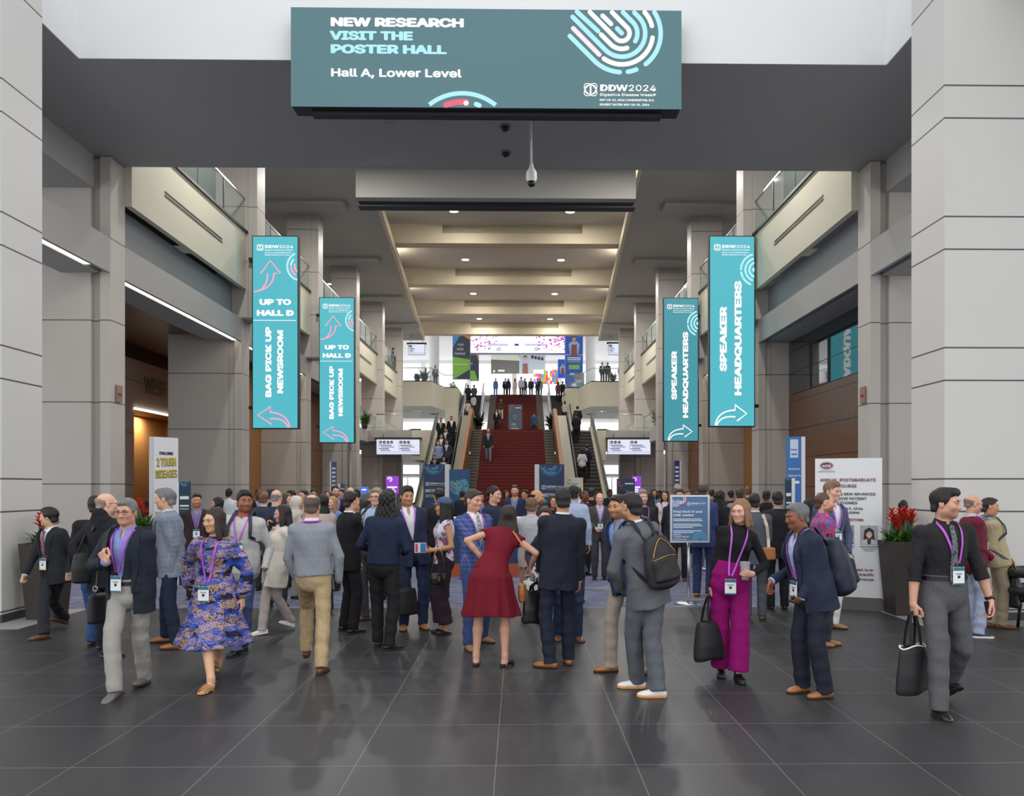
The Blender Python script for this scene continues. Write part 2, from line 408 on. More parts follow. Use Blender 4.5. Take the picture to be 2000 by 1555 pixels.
# ------------------------------------------------------------------ figures: blended volumes -> one surface
def V3(*a): return np.array(a, np.float64)
def nz(v): v = np.asarray(v, float); return v / (np.linalg.norm(v) + 1e-12)
def smoothstep(a, b, x): t = np.clip((x - a) / (b - a), 0, 1); return t * t * (3 - 2 * t)
class Grid:
    def __init__(s, lo, hi, h):
        s.h = h; s.lo = np.array(lo, float); n = np.ceil((np.array(hi) - s.lo) / h).astype(int) + 1
        s.ax = [(s.lo[i] + h * np.arange(n[i])).astype(np.float32) for i in range(3)]
        s.F = np.full(n, 1.0, np.float32)
    def sub(s, lo, hi):
        sl = []
        for i in range(3):
            a = int(np.floor((lo[i] - s.lo[i]) / s.h)); b = int(np.ceil((hi[i] - s.lo[i]) / s.h)) + 1
            a = max(0, a); b = min(len(s.ax[i]), b)
            if b <= a: return None
            sl.append(slice(a, b))
        return tuple(sl)
    def xyz(s, sl):
        return s.ax[0][sl[0]][:, None, None], s.ax[1][sl[1]][None, :, None], s.ax[2][sl[2]][None, None, :]
    def comb(s, sl, d, k, op):
        F = s.F[sl]
        if op == 'u':
            if k <= 0: np.minimum(F, d, out=F); return
            h = np.clip(.5 + .5 * (F - d) / k, 0, 1); s.F[sl] = F * (1 - h) + d * h - k * h * (1 - h)
        elif op == 's':
            d = -d
            if k <= 0: np.maximum(F, d, out=F); return
            h = np.clip(.5 - .5 * (F - d) / k, 0, 1); s.F[sl] = F * (1 - h) + d * h + k * h * (1 - h)
    def clipd(s, sl, d, clips):
        X, Y, Z = s.xyz(sl)
        for p, n in clips:
            n = nz(n); d = np.maximum(d, (X - p[0]) * n[0] + (Y - p[1]) * n[1] + (Z - p[2]) * n[2])
        return d
    def ec(s, a, b, prof, side, k=.02, op='u', clips=(), cap=1.0, off=0.0):
        """loft from a to b, elliptical sections prof=[(t,ru,rv)], side = direction of ru"""
        a = np.asarray(a, float); b = np.asarray(b, float); L = np.linalg.norm(b - a) + 1e-9; w = (b - a) / L
        u = np.asarray(side, float); u = nz(u - w * u.dot(w)); v = np.cross(w, u)
        ts = [p[0] for p in prof]; rus = [p[1] + off for p in prof]; rvs = [p[2] + off for p in prof]
        m = max(max(rus), max(rvs)) + k + 2 * s.h
        sl = s.sub(np.minimum(a, b) - m, np.maximum(a, b) + m)
        if sl is None: return
        X, Y, Z = s.xyz(sl); X = X - a[0]; Y = Y - a[1]; Z = Z - a[2]
        pw = X * w[0] + Y * w[1] + Z * w[2]; pu = X * u[0] + Y * u[1] + Z * u[2]; pv = X * v[0] + Y * v[1] + Z * v[2]
        t = np.clip(pw / L, 0, 1); ru = np.interp(t, ts, rus).astype(np.float32); rv = np.interp(t, ts, rvs).astype(np.float32)
        rm = np.minimum(ru, rv); dz = pw - t * L
        k0 = np.sqrt((pu / ru) ** 2 + (pv / rv) ** 2 + (dz / (rm * cap)) ** 2) + 1e-6
        k1 = np.sqrt((pu / ru ** 2) ** 2 + (pv / rv ** 2) ** 2 + (dz / (rm * cap) ** 2) ** 2) + 1e-6
        d = (k0 * (k0 - 1) / k1).astype(np.float32)
        if clips: d = s.clipd(sl, d, clips)
        s.comb(sl, d, k, op)
    def cone(s, a, b, ra, rb, k=.02, op='u', clips=()):
        a = np.asarray(a, float); b = np.asarray(b, float); m = max(ra, rb) + k + 2 * s.h
        sl = s.sub(np.minimum(a, b) - m, np.maximum(a, b) + m)
        if sl is None: return
        X, Y, Z = s.xyz(sl); w = b - a; L2 = w.dot(w) + 1e-12
        t = np.clip(((X - a[0]) * w[0] + (Y - a[1]) * w[1] + (Z - a[2]) * w[2]) / L2, 0, 1)
        d = (np.sqrt((X - a[0] - t * w[0]) ** 2 + (Y - a[1] - t * w[1]) ** 2 + (Z - a[2] - t * w[2]) ** 2) - (ra + (rb - ra) * t)).astype(np.float32)
        if clips: d = s.clipd(sl, d, clips)
        s.comb(sl, d, k, op)
    def ell(s, c, r, R=None, k=.02, op='u', clips=()):
        c = np.asarray(c, float); r = np.asarray(r, float); m = r.max() + k + 2 * s.h
        sl = s.sub(c - m, c + m)
        if sl is None: return
        X, Y, Z = s.xyz(sl); X = X - c[0]; Y = Y - c[1]; Z = Z - c[2]
        if R is not None:
            X, Y, Z = (X * R[0, i] + Y * R[1, i] + Z * R[2, i] for i in range(3))
        k0 = np.sqrt((X / r[0]) ** 2 + (Y / r[1]) ** 2 + (Z / r[2]) ** 2) + 1e-6
        k1 = np.sqrt((X / r[0] ** 2) ** 2 + (Y / r[1] ** 2) ** 2 + (Z / r[2] ** 2) ** 2) + 1e-6
        d = (k0 * (k0 - 1) / k1).astype(np.float32)
        if clips: d = s.clipd(sl, d, clips)
        s.comb(sl, d, k, op)
    def plane(s, p, n):
        sl = tuple(slice(0, len(a)) for a in s.ax); s.F = s.clipd(sl, s.F, [(p, n)]).astype(np.float32)
    def wobble(s, amp, freq, seed, zfreq=1.0):
        r = np.random.RandomState(seed); X, Y, Z = s.xyz(tuple(slice(0, len(a)) for a in s.ax)); D = 0
        for _ in range(4):
            q = r.uniform(-1, 1, 3) * freq; q[2] *= zfreq; D = D + np.sin(X * q[0] + Y * q[1] + Z * q[2] + r.uniform(0, 6.3))
        s.F = (s.F + amp * D / 2).astype(np.float32)
    def mesh(s, relax=1):
        F = s.F.copy(); F[0] = F[-1] = 1; F[:, 0] = F[:, -1] = 1; F[:, :, 0] = F[:, :, -1] = 1
        I = F < 0; nx, ny, nzz = F.shape
        c = np.zeros((nx - 1, ny - 1, nzz - 1), np.int8)
        for i in (0, 1):
            for j in (0, 1):
                for k in (0, 1): c += I[i:nx - 1 + i, j:ny - 1 + j, k:nzz - 1 + k]
        idx = np.argwhere((c > 0) & (c < 8))
        if len(idx) == 0: return np.zeros((0, 3)), np.zeros((0, 4), int)
        ids = np.full(c.shape, -1, np.int32); ids[idx[:, 0], idx[:, 1], idx[:, 2]] = np.arange(len(idx))
        co = np.array([(i, j, k) for i in (0, 1) for j in (0, 1) for k in (0, 1)])
        vals = np.stack([F[idx[:, 0] + o[0], idx[:, 1] + o[1], idx[:, 2] + o[2]] for o in co], 1)
        acc = np.zeros((len(idx), 3)); cnt = np.zeros(len(idx))
        for a in range(8):
            for b in range(a + 1, 8):
                if np.abs(co[a] - co[b]).sum() != 1: continue
                va, vb = vals[:, a], vals[:, b]; mk = (va < 0) != (vb < 0); den = np.where(mk, va - vb, 1); t = np.clip(va / den, 0, 1)
                acc += np.where(mk[:, None], co[a] + (co[b] - co[a]) * t[:, None], 0); cnt += mk
        v = (acc / cnt[:, None] + idx) * s.h + s.lo
        fs = []
        for ax in range(3):
            A = [slice(None)] * 3; B = [slice(None)] * 3; A[ax] = slice(0, -1); B[ax] = slice(1, None)
            e = np.argwhere(I[tuple(A)] != I[tuple(B)]); o1, o2 = (ax + 1) % 3, (ax + 2) % 3
            ins = I[e[:, 0], e[:, 1], e[:, 2]]
            def g(d1, d2):
                q = e.copy(); q[:, o1] -= d1; q[:, o2] -= d2; return ids[q[:, 0], q[:, 1], q[:, 2]]
            qd = np.stack([g(1, 1), g(0, 1), g(0, 0), g(1, 0)], 1); qd[~ins] = qd[~ins][:, ::-1]; fs.append(qd)
        f = np.concatenate(fs)
        for _ in range(relax):
            sm = np.zeros_like(v); n = np.zeros(len(v))
            for a, b in ((0, 1), (1, 2), (2, 3), (3, 0)):
                np.add.at(sm, f[:, a], v[f[:, b]]); np.add.at(sm, f[:, b], v[f[:, a]]); np.add.at(n, f[:, a], 1); np.add.at(n, f[:, b], 1)
            v = v * .55 + .45 * sm / np.maximum(n, 1)[:, None]
        return v, f

def Rz(a): c, s = math.cos(a), math.sin(a); return np.array([[c, -s, 0], [s, c, 0], [0, 0, 1]])
def Rx(a): c, s = math.cos(a), math.sin(a); return np.array([[1, 0, 0], [0, c, -s], [0, s, c]])
def Ry(a): c, s = math.cos(a), math.sin(a); return np.array([[c, 0, s], [0, 1, 0], [-s, 0, c]])
def ik(a, b, l1, l2, hint):
    d = b - a; L = np.linalg.norm(d); Lc = min(L, (l1 + l2) * .999); w = d / (L + 1e-9)
    b = a + w * Lc; x = (l1 * l1 - l2 * l2 + Lc * Lc) / (2 * Lc + 1e-9); y = math.sqrt(max(0, l1 * l1 - x * x))
    h = nz(hint - w * np.dot(hint, w)); return a + w * x + h * y, b
rad = math.radians

TONES = {'fair': (226, 178, 156), 'light': (214, 164, 138), 'tan': (198, 146, 112), 'asian': (218, 172, 140), 'brown': (160, 108, 78), 'dark': (104, 68, 50), 'olive': (196, 146, 116)}

class Fig:
    """one person: pose solved from feet, hands and head; everything in the person's own frame (faces -Y)"""
    def __init__(s, loc, yaw, H=1.75, sex='m', fat=1.0, feet=None, head=None, hands=(None, None), elbow=(None, None),
                 hy=0, hp=0, ht=0, q=.008, skin='light', lean=(0, 0), twist=0, broad=1.0, seed=1, face=None):
        s.loc = Vector(loc); s.yaw = rad(yaw); s.s = H / 1.75; s.sex = sex; s.fat = fat; s.q = q; s.seed = seed; s.face = face or {}
        s.skin = TONES[skin] if isinstance(skin, str) else skin; k = s.s; s.R = Rz(s.yaw)
        # feet: (x, y, lift, yaw_out_deg, pitch_deg) local
        if feet is None: feet = ((.10, 0, 0, 10, 0), (-.10, 0, 0, -10, 0))
        s.feet = []
        for i, f in enumerate(feet):
            f = tuple(f) + (0, 0, 0)[:max(0, 5 - len(f))]; x, y, lift, fy, fp = f[:5]
            s.feet.append((V3(x, y, .085 * k + lift), rad(fy), rad(fp)))
        l1, l2 = .435 * k, .425 * k; hw = (.09 if sex == 'm' else .095) * k
        mid = (s.feet[0][0] + s.feet[1][0]) / 2
        px, py = (mid[0], mid[1])
        hz = .935 * k
        for i, sg in ((0, 1), (1, -1)):
            A = s.feet[i][0]; hd2 = (px + sg * hw - A[0]) ** 2 + (py - A[1]) ** 2
            hz = min(hz, A[2] + math.sqrt(max(.01, ((l1 + l2) * .996) ** 2 - hd2)))
        s.pel = V3(px, py, hz + .03 * k)
        L = .52 * k
        if head is not None:                     # head top, local
            up = nz(V3(head[0], head[1], head[2]) - s.pel + V3(0, .02, 0)); s.ax = up
        else:
            s.ax = nz(V3(math.tan(rad(lean[0])), -math.tan(rad(lean[1])), 1))
        s.neck = s.pel + s.ax * L
        s.L = L
        tw = rad(twist); s.side = nz(V3(math.cos(tw), math.sin(tw), 0) - s.ax * np.dot(V3(math.cos(tw), math.sin(tw), 0), s.ax)); s.fwd = np.cross(s.side, s.ax) * 1.0   # side=+x(left), fwd=-y
        s.HR = Rz(rad(hy)) @ Rx(rad(hp)) @ Ry(rad(ht))
        nk = nz(s.ax * .6 + V3(0, 0, 1) * .4)
        s.hc = s.neck + nk * .148 * k - s.HR @ V3(0, .012 * k, 0) + s.fwd * .018 * k
        sw = (.170 if sex == 'm' else .146) * k * broad
        s.sho = [s.neck - s.ax * .082 * k + s.side * sw * sg for sg in (1, -1)]
        s.elb = []; s.wri = []; s.hands = hands
        for i, sg in ((0, 1), (1, -1)):
            t = hands[i]; pocket = False
            if isinstance(t, dict): tp = t.get('p')
            else: tp = t
            if tp is None: tp = s.sho[i] + V3(sg * .06, -.05, -.53) * k if True else None
            tp = np.asarray(tp, float)
            hint = elbow[i] if elbow[i] is not None else (sg * .5, .9, -.35)
            e, w = ik(s.sho[i], tp, .285 * k, .262 * k, np.asarray(hint, float)); s.elb.append(e); s.wri.append(w)
        s.hip = [s.pel + V3(sg * hw, 0, -.03 * k) for sg in (1, -1)]; s.kne = []; s.ank = []
        for i, sg in ((0, 1), (1, -1)):
            A, fy, fp = s.feet[i]; hint = V3(math.sin(fy) * .6 + sg * .05, -math.cos(fy), 0.02)
            kn, an = ik(s.hip[i], A, l1, l2, hint); s.kne.append(kn); s.ank.append(an)
        m = sex == 'm'
        s.prof = [(0, .167, .120), (.12, .168, .123), (.25, .160, .118), (.4, .148, .112), (.55, .156, .118), (.72, .170, .124), (.85, .168, .112), (.93, .14, .09), (1.0, .085, .066)] if m else \
                 [(0, .168, .122), (.12, .172, .122), (.25, .158, .112), (.42, .128, .098), (.55, .134, .104), (.72, .148, .112), (.85, .145, .098), (.93, .12, .08), (1.0, .072, .058)]
        fb = [1 + (fat - 1) * w for w in (.9, 1.0, 1.15, 1.2, 1.1, .8, .5, .3, .2)]
        s.prof = [(t, a * k * (1 + (w - 1) * .8), b * k * w) for (t, a, b), w in zip(s.prof, fb)]
        s.ta = s.pel - s.ax * .12 * L; s.tb = s.neck            # torso profile axis
        s.root = None
    # ---------------- placement
    def begin(s, label, name='person', cat='person', group=None):
        s.root = empty(name, s.loc, s.yaw, label, cat, group); return s.root
    def add(s, name, v, f, m, **kw):
        if len(v) == 0: return None
        o = link_mesh(name, np_mesh(name, v, f, [m] if not isinstance(m, list) else m, **kw), kw.pop('parent', None) or s.root); return o
    def box(s, pad=.12):
        P = np.array(s.sho + s.elb + s.wri + s.hip + s.kne + s.ank + [s.hc]); return P.min(0) - pad, P.max(0) + pad
    # ---------------- surface of torso at (t, x): front=+1 / back=-1
    def surf(s, t, x, off=0.0, front=1, ext=0.0):
        p = s.prof; ru = np.interp(t, [q[0] for q in p], [q[1] for q in p]) + off; rv = np.interp(t, [q[0] for q in p], [q[2] for q in p]) + off
        xx = max(-.97, min(.97, x / ru)); y = rv * math.sqrt(1 - xx * xx)
        pt = s.ta + (s.tb - s.ta) * t + s.side * x + s.fwd * y * front
        n = nz(s.side * (xx / ru) + s.fwd * front * (math.sqrt(1 - xx * xx) / rv)); return pt, n
    # ---------------- body
    def head_grid(s, h):
        k = s.s; c = s.hc; g = Grid(c - V3(.13, .14, .2) * k, c + V3(.13, .14, .15) * k, h); s.headsdf(g); return g
    def hp_(s, x, y, z): return s.hc + s.HR @ (V3(x, y, z) * s.s)
    def headsdf(s, g):
        k = s.s; R = s.HR; P = s.hp_; f = s.face; w = f.get('w', 1.0) * (1.0 if s.sex == 'm' else .95); j = f.get('jaw', 1.0) * (1.0 if s.sex == 'm' else .86)
        def E(x, y, z, a, b, c, kk=.02, op='u'): g.ell(P(x, y, z), V3(a, b, c) * k, R, kk * k, op)
        def C(a, b, ra, rb, kk=.012, op='u'): g.cone(P(*a), P(*b), ra * k, rb * k, kk * k, op)
        nl = f.get('nose', 1.0 if s.sex == 'm' else .6)
        E(0, .016, .034, .074 * w, .093, .080)
        E(0, -.022, -.022, .062 * w, .068, .088, .03)
        E(0, -.05, -.088, .032 * j, .034, .026, .03)
        for sg in (1, -1):
            E(sg * .042 * w * j, -.008, -.066, .020, .04, .03, .03)
            E(sg * .040 * w, -.058, -.022, .024, .026, .024, .025)
            C((sg * .012, -.088, .024), (sg * .046 * w, -.076, .022), .010, .009, .016)
            E(sg * .031, -.098, .003, *((.019, .015, .0105) if s.sex == 'm' else (.0175, .0128, .0098)), .012, 's')
            E(sg * .0118 * (.7 + .3 * nl), -.091, -.035, .0085 * (.7 + .3 * nl), .0105, .0078, .008)
            E(sg * .076 * w, .012, -.004, .008, .020, .031, .006); E(sg * .086 * w, .008, -.002, .005, .012, .018, .004, 's')
            C((sg * .016, -.0895, .0125), (sg * .043, -.081, .0105), .0042, .004, .004)     # upper lid
            C((sg * .018, -.0875, -.008), (sg * .042, -.081, -.006), .003, .003, .004)
        C((0, -.086, .014), (0, -.092 - .008 * nl, -.032), .0078, .0118 * (.5 + .5 * nl), .012)
        C((-.024, -.0725, -.0648), (0, -.0832, -.061), .004, .0058, .006); C((.024, -.0725, -.0648), (0, -.0832, -.061), .004, .0058, .006)
        C((-.015, -.0765, -.0715), (.015, -.0765, -.0715), .0062, .0062, .006); C((0, -.0815, -.072), (0, -.0805, -.072), .0062, .0062, .008)
        C((-.026, -.082, -.0652), (0, -.087, -.0668), .0022, .0024, .003, 's'); C((.026, -.082, -.0652), (0, -.087, -.0668), .0022, .0024, .003, 's')
        if f.get('smile'):
            C((-.024, -.086, -.064), (.024, -.086, -.064), .0055, .0055, .004, 's')
        nr = (.056 if s.sex == 'm' else .047) * k * (1 + (s.fat - 1) * .5)
        g.cone(s.neck - s.ax * .04 * k, s.hp_(0, .018, -.045), nr * 1.08, nr, .025 * k)
        if f.get('beardvol'):
            E(0, -.05, -.092, .036, .04, .03 * f['beardvol'], .02)
    def tone_at(s, v):
        """skin colour per vertex: lips, cheeks, stubble"""
        base = np.array([lin(c) for c in s.skin]); T = np.tile(base, (len(v), 1)); f = s.face
        q = (v - s.hc) @ s.HR / s.s; x, y, z = q[:, 0], q[:, 1], q[:, 2]; head = (np.abs(z) < .16) & (np.abs(x) < .12) & (np.abs(y) < .13)
        def mixc(m, c): m = (m * head)[:, None]; T[:] = T * (1 - m) + np.array(c) * m
        mixc(.35 * np.exp(-(((np.abs(x) - .042) / .018) ** 2 + ((z + .024) / .02) ** 2)) * (y < -.04), base * np.array([1.0, .72, .7]))
        mixc(.4 * smoothstep(-.098, -.112, y) * (z > -.05), base * np.array([1, .75, .72]))
        if f.get('beard'):
            bc = np.array([lin(c) for c in f.get('beardcol', (40, 30, 26))])
            jawm = smoothstep(-.035, -.055, z + .22 * np.maximum(0, y + .075)) * smoothstep(.035, .01, y) * smoothstep(-.125, -.11, z)
            cheek = smoothstep(-.09, -.062, y) * 0 + 1
            inn = smoothstep(.019, .03, np.abs(x)) ; top = np.where(z > -.05, inn * (np.abs(x) > .03), 1)
            mixc(.75 * f['beard'] * jawm * np.maximum(top, smoothstep(-.0465, -.05, z)) * cheek, bc)
        lip = (np.abs(x) < .031) * smoothstep(.0115, .005, np.abs(z + .0665)) * smoothstep(.03, .02, np.abs(x)) * (y < -.066)
        mixc(.7 * lip, f.get('lip') and [lin(c) for c in f['lip']] or base * np.array([.86, .5, .5]))
        if f.get('smile'): mixc(1.0 * ((np.abs(x) < .018) & (np.abs(z + .0638) < .0042) & (y > -.09) & (y < -.06)), (.75, .73, .70))
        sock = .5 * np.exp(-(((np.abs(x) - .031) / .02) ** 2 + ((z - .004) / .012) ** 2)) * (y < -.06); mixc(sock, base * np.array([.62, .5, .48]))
        return T
    def eyes(s):
        vs = []; fs = []; ts = []; n = 0; R = s.HR
        for sg in (1, -1):
            c = V3(sg * .031, -.0795, .0022); seg, rg = 20, 12; V = []; F = []
            for j in range(rg + 1):
                ph = math.pi * j / rg
                for i in range(seg):
                    a = 2 * math.pi * i / seg; V.append((.0155 * math.sin(ph) * math.cos(a), -.0108 * math.cos(ph), .0076 * math.sin(ph) * math.sin(a)))
            for j in range(rg):
                for i in range(seg): F.append((j * seg + i, j * seg + (i + 1) % seg, (j + 1) * seg + (i + 1) % seg, (j + 1) * seg + i))
            V = np.array(V); gx = s.face.get('gaze', 0) * .006
            r2 = np.sqrt((V[:, 0] - gx) ** 2 + (V[:, 2] * 1.0) ** 2); T = np.tile([.40, .38, .36], (len(V), 1)); ir = [lin(c) for c in s.face.get('iris', (52, 34, 24))]
            T[r2 < .0072] = ir; T[r2 < .003] = (.005, .005, .005); T[V[:, 2] > .0060] = (.02, .014, .012)
            vs.append((V + c) * s.s @ R.T + s.hc); fs.append(np.array(F) + n); ts.append(T); n += len(V)
        return np.concatenate(vs), np.concatenate(fs), np.concatenate(ts)
    def handsdf(s, i, h):
        """palm, four bent fingers and a thumb; returns grid"""
        spec = s.hands[i]; spec = spec if isinstance(spec, dict) else {}
        k = s.s * (1.0 if s.sex == 'm' else .92); sg = 1 if i == 0 else -1
        w = s.wri[i]; d = nz(spec.get('d', nz(w - s.elb[i]) * .8 + V3(0, -.15, -.35))); n = np.asarray(spec.get('n', (-sg, .15, 0)), float); n = nz(n - d * d.dot(n))
        x = np.cross(d, n) * (1 if sg > 0 else -1)        # towards the thumb side
        x = nz(x); 
        th = V3(0, -1, 0.0)
        if 'n' not in spec and np.dot(x, th) < 0: x = -x
        if spec.get('flip'): x = -x
        curl = spec.get('curl', .45); sp = spec.get('spread', .0)
        g = Grid(w - .15 * k * 1.5, w + .15 * k * 1.5, h)
        P = lambda a, b, c: w + (d * a + x * b + n * c) * k
        g.cone(s.elb[i] * .3 + w * .7, w + d * .01 * k, .031 * k, .0255 * k, .01)
        g.ec(P(0, 0, 0), P(.085, 0, .0), [(0, .027 * k, .019 * k), (.5, .037 * k, .0155 * k), (1, .039 * k, .0125 * k)], x, .012 * k)
        g.ell(P(.035, .022, .008), V3(.026, .016, .014) * k, np.stack([d, x, n], 1), .012 * k)
        for q, (b, L, r) in enumerate(((.0285, .078, .0085), (.0098, .086, .0088), (-.0092, .08, .0083), (-.027, .063, .0074))):
            a0 = curl * (.55 + .12 * q); p = P(.086 - .004 * abs(q - 1), b, 0); dd = d; ang = 0
            for jn, fr in enumerate((.44, .31, .25)):
                ang += a0 * (1, 1.35, .8)[jn] if jn else a0
                dd = d * math.cos(ang) + n * math.sin(ang) + x * sp * (.12 - .08 * q)
                p2 = p + dd * L * fr * k; rr = r * k * (1 - .1 * jn); g.cone(p, p2, rr, rr * .92, .004 * k); p = p2
        tc = spec.get('thumb', .35)
        p = P(.018, .024, .006); p1 = p + (d * .62 + x * (.62 - tc * .5) + n * (.25 + tc * .5)) * .047 * k; p2 = p1 + nz(d * .9 + x * (.15 - tc * .5) + n * (.15 + tc * .6)) * .034 * k; p3 = p2 + nz(d * .95 - x * tc * .4 + n * (tc * .6)) * .026 * k
        g.cone(p, p1, .0125 * k, .0105 * k, .008 * k); g.cone(p1, p2, .0105 * k, .0095 * k, .004 * k); g.cone(p2, p3, .0095 * k, .0078 * k, .004 * k)
        s.hf = getattr(s, 'hf', {}); s.hf[i] = (P, d, x, n)
        return g
    def body(s, arms=True, legs=True, hq=None, feetskin=False, hq2=None, eyes=True):
        k = s.s; q = s.q; lo, hi = s.box(.17); g = Grid(lo, hi, max(q, .009))
        g.ec(s.ta, s.tb, s.prof, s.side, .02, off=-.02 * k, cap=.4)
        if s.sex == 'f':
            for sg in (1, -1): g.ell(s.surf(.68, sg * .068 * k)[0] - s.fwd * .03 * k, V3(.055, .055, .055) * k, None, .03)
        g.cone(s.neck - s.ax * .05 * k, s.hp_(0, .018, -.05), .058 * k if s.sex == 'm' else .05 * k, .052 * k if s.sex == 'm' else .044 * k, .03)
        m = 1.0 if s.sex == 'm' else .86; k0_ = k; lm = 1.0 if feetskin else .8
        for i in (0, 1):
            g.cone(s.sho[i], s.elb[i], .048 * k * m, .038 * k * m, .03); g.cone(s.elb[i], s.elb[i] * .65 + s.wri[i] * .35, .036 * k * m, .039 * k * m, .01); g.cone(s.elb[i] * .65 + s.wri[i] * .35, s.wri[i], .039 * k * m, .026 * k * m, .01)
            g.cone(s.hip[i], s.kne[i], .072 * k * lm, .05 * k * lm, .03)
            cf = s.kne[i] * .68 + s.ank[i] * .32 + V3(0, .012, 0) * k
            g.cone(s.kne[i], cf, .05 * k * lm, .053 * k * lm, .02); g.cone(cf, s.ank[i] + V3(0, 0, .02) * k, .053 * k * lm, .033 * k * lm, .02); g.cone(s.ank[i] + V3(0, 0, .03), s.ank[i] + V3(0, 0, -.03 * k), .034 * k * lm, .036 * k * lm, .02)
            if feetskin:
                R, A = s.footframe(i); P = lambda x, y, z: A + R @ (V3(x, y, z) * k)
                lz = s.heel - .085
                g.cone(P(0, .02, -.05), P(0, -.05, -.052 + .3 * lz), .029 * k, .03 * k, .02); g.ec(P(0, -.05, -.058), P(0, -.13, -.07 - s.heel * .9), [(0, .031 * k, .025 * k), (.6, .036 * k, .018 * k), (1, .026 * k, .013 * k)], R @ V3(1, 0, 0), .02)
        g.ec(s.pel + V3(0, 0, .02), s.pel - V3(0, 0, .1 * k), [(0, .142 * k, .095 * k), (1, .12 * k, .085 * k)], s.side, .03)
        # core stops where the finer head and hands carry on
        parts = []
        cutp = s.neck + s.ax * .02 * k
        vv, ff = g.mesh(1); parts.append((vv, ff))
        hd = s.head_grid(hq or q * .6); parts.append(hd.mesh(0))
        for i in (0, 1):
            if s.hands[i] == 'pocket' or (isinstance(s.hands[i], dict) and s.hands[i].get('hide')): continue
            parts.append(s.handsdf(i, hq2 or max(.0036, q * .5)).mesh(0))
        n = 0; vs = []; fs = []; ts = []
        for v, f in parts:
            if len(v) == 0: continue
            vs.append(v); fs.append(f + n); n += len(v); ts.append(s.tone_at(v))
        if eyes: ev, ef, et = s.eyes(); vs.append(ev); fs.append(ef + n); ts.append(et)
        return s.add('body', np.concatenate(vs), np.concatenate(fs), skinmat(), tone=np.concatenate(ts))
    heel = 0.0
    # ---------------- hair
    def hair(s, style='short', col=(30, 24, 22), q=None, vol=1.0, name='hair'):
        k = s.s; R = s.HR; P = s.hp_; c = s.hc; h = q or s.q * .7
        lowz = {'long': -.36, 'bob': -.24, 'curlylong': -.36, 'mid': -.28}.get(style, -.16)
        g = Grid(c + V3(-.17, -.18, lowz) * k, c + V3(.17, .2, .19) * k, h)
        w = s.face.get('w', 1.0)
        def E(x, y, z, a, b, cc, kk=.02, op='u'): g.ell(P(x, y, z), V3(a, b, cc) * k, R, kk * k, op)
        t = {'buzz': .0035, 'bald': .004}.get(style, .011 * vol)
        E(0, .022, .036, .074 * w + t * .7, .093 + t * .75, .080 + t)
        if style in ('short', 'quiff', 'side', 'afro'):
            E(0, -.02, .085, .055, .075, .034 * vol, .03)
        if style == 'quiff': E(0, -.046, .094, .048, .036, .026 * vol, .02)
        if style in ('short', 'quiff', 'side', 'buzz', 'bald', 'fringe', 'crown', 'curly'): E(0, .066, -.04, .054 * w + t, .042 + t * .6, .055, .02)
        # carve the hairline
        X, Y, Z = g.xyz(tuple(slice(0, len(a)) for a in g.ax)); X = X - c[0]; Y = Y - c[1]; Z = Z - c[2]
        lx = (X * R[0, 0] + Y * R[1, 0] + Z * R[2, 0]) / k; ly = (X * R[0, 1] + Y * R[1, 1] + Z * R[2, 1]) / k; lz = (X * R[0, 2] + Y * R[1, 2] + Z * R[2, 2]) / k
        if style in ('long', 'bob', 'curlylong', 'mid'):
            ys = [-.2, -.085, -.06, -.045, -.03, .2]; zs = [.088, .078, .058, .02, -.6, -.6]
        elif style == 'bald': ys = [-.2, 0, .02, .2]; zs = [.5, .5, -.03, -.06]
        else:
            rec = s.face.get('recede', 0.0)
            ys = [-.2, -.08 + rec, -.062 + rec, -.048 + rec * .7, -.03, -.012, .0, .03, .06, .2]; zs = [.075, .070, .058, .03, .012, -.012, -.002, -.012, -.062, -.085]
        zc = np.interp(ly, ys, zs); g.F = np.maximum(g.F, ((zc - lz) * .8 * k).astype(np.float32))
        if style in ('bald', 'fringe'):
            g.F = np.maximum(g.F, ((lz - np.interp(ly, [-.1, .0, .1, .2], [.0, .035, .055, .06])) * .8 * k).astype(np.float32))
        if style == 'crown': E(0, .05, .11, .05, .055, .05, .02, 's')
        if style in ('long', 'bob', 'curlylong', 'mid'):
            end = {'long': -.31, 'bob': -.165, 'curlylong': -.28, 'mid': -.21}[style]
            back = V3(0, 0.0, 0)
            a = P(0, .045, .03); b = s.hc + (R @ V3(0, .075, 0) + V3(0, 0, end)) * k
            g.ec(a, b, [(0, .072 * k, .055 * k), (.5, .092 * vol * k, .05 * vol * k), (.85, .098 * vol * k, .045 * k), (1, .085 * k, .035 * k)], R @ V3(1, 0, 0), .03)
            if style != 'curlylong' or True:
                for sg in (1, -1):
                    g.ec(P(sg * .068 * w, -.01, .04), s.hc + (R @ V3(sg * .088, -.012, 0) + V3(0, 0, end * .82)) * k, [(0, .016 * k, .04 * k), (.5, .02 * vol * k, .046 * k), (1, .02 * k, .03 * k)], R @ V3(1, 0, 0), .02)
        if style == 'ponytail':
            g.cone(P(0, .1, .04), s.hc + (R @ V3(0, .15, 0) + V3(0, 0, -.03)) * k, .03 * k, .034 * k, .02); g.cone(s.hc + (R @ V3(0, .15, 0) + V3(0, 0, -.03)) * k, s.hc + (R @ V3(0, .12, 0) + V3(0, 0, -.2)) * k, .034 * k, .018 * k, .02)
        if style == 'bun': E(0, .105, .05, .045, .04, .045, .01)
        if style in ('curly', 'curlylong', 'afro'): g.wobble(.006 * vol, 130, s.seed)
        else: g.wobble(.0018, 150, s.seed, .25); g.wobble(.0034 * k, 62, s.seed + 3, .5)
        # never into the face
        v, f = g.mesh(0)
        n = len(v); vs = [v]; fs = [f]
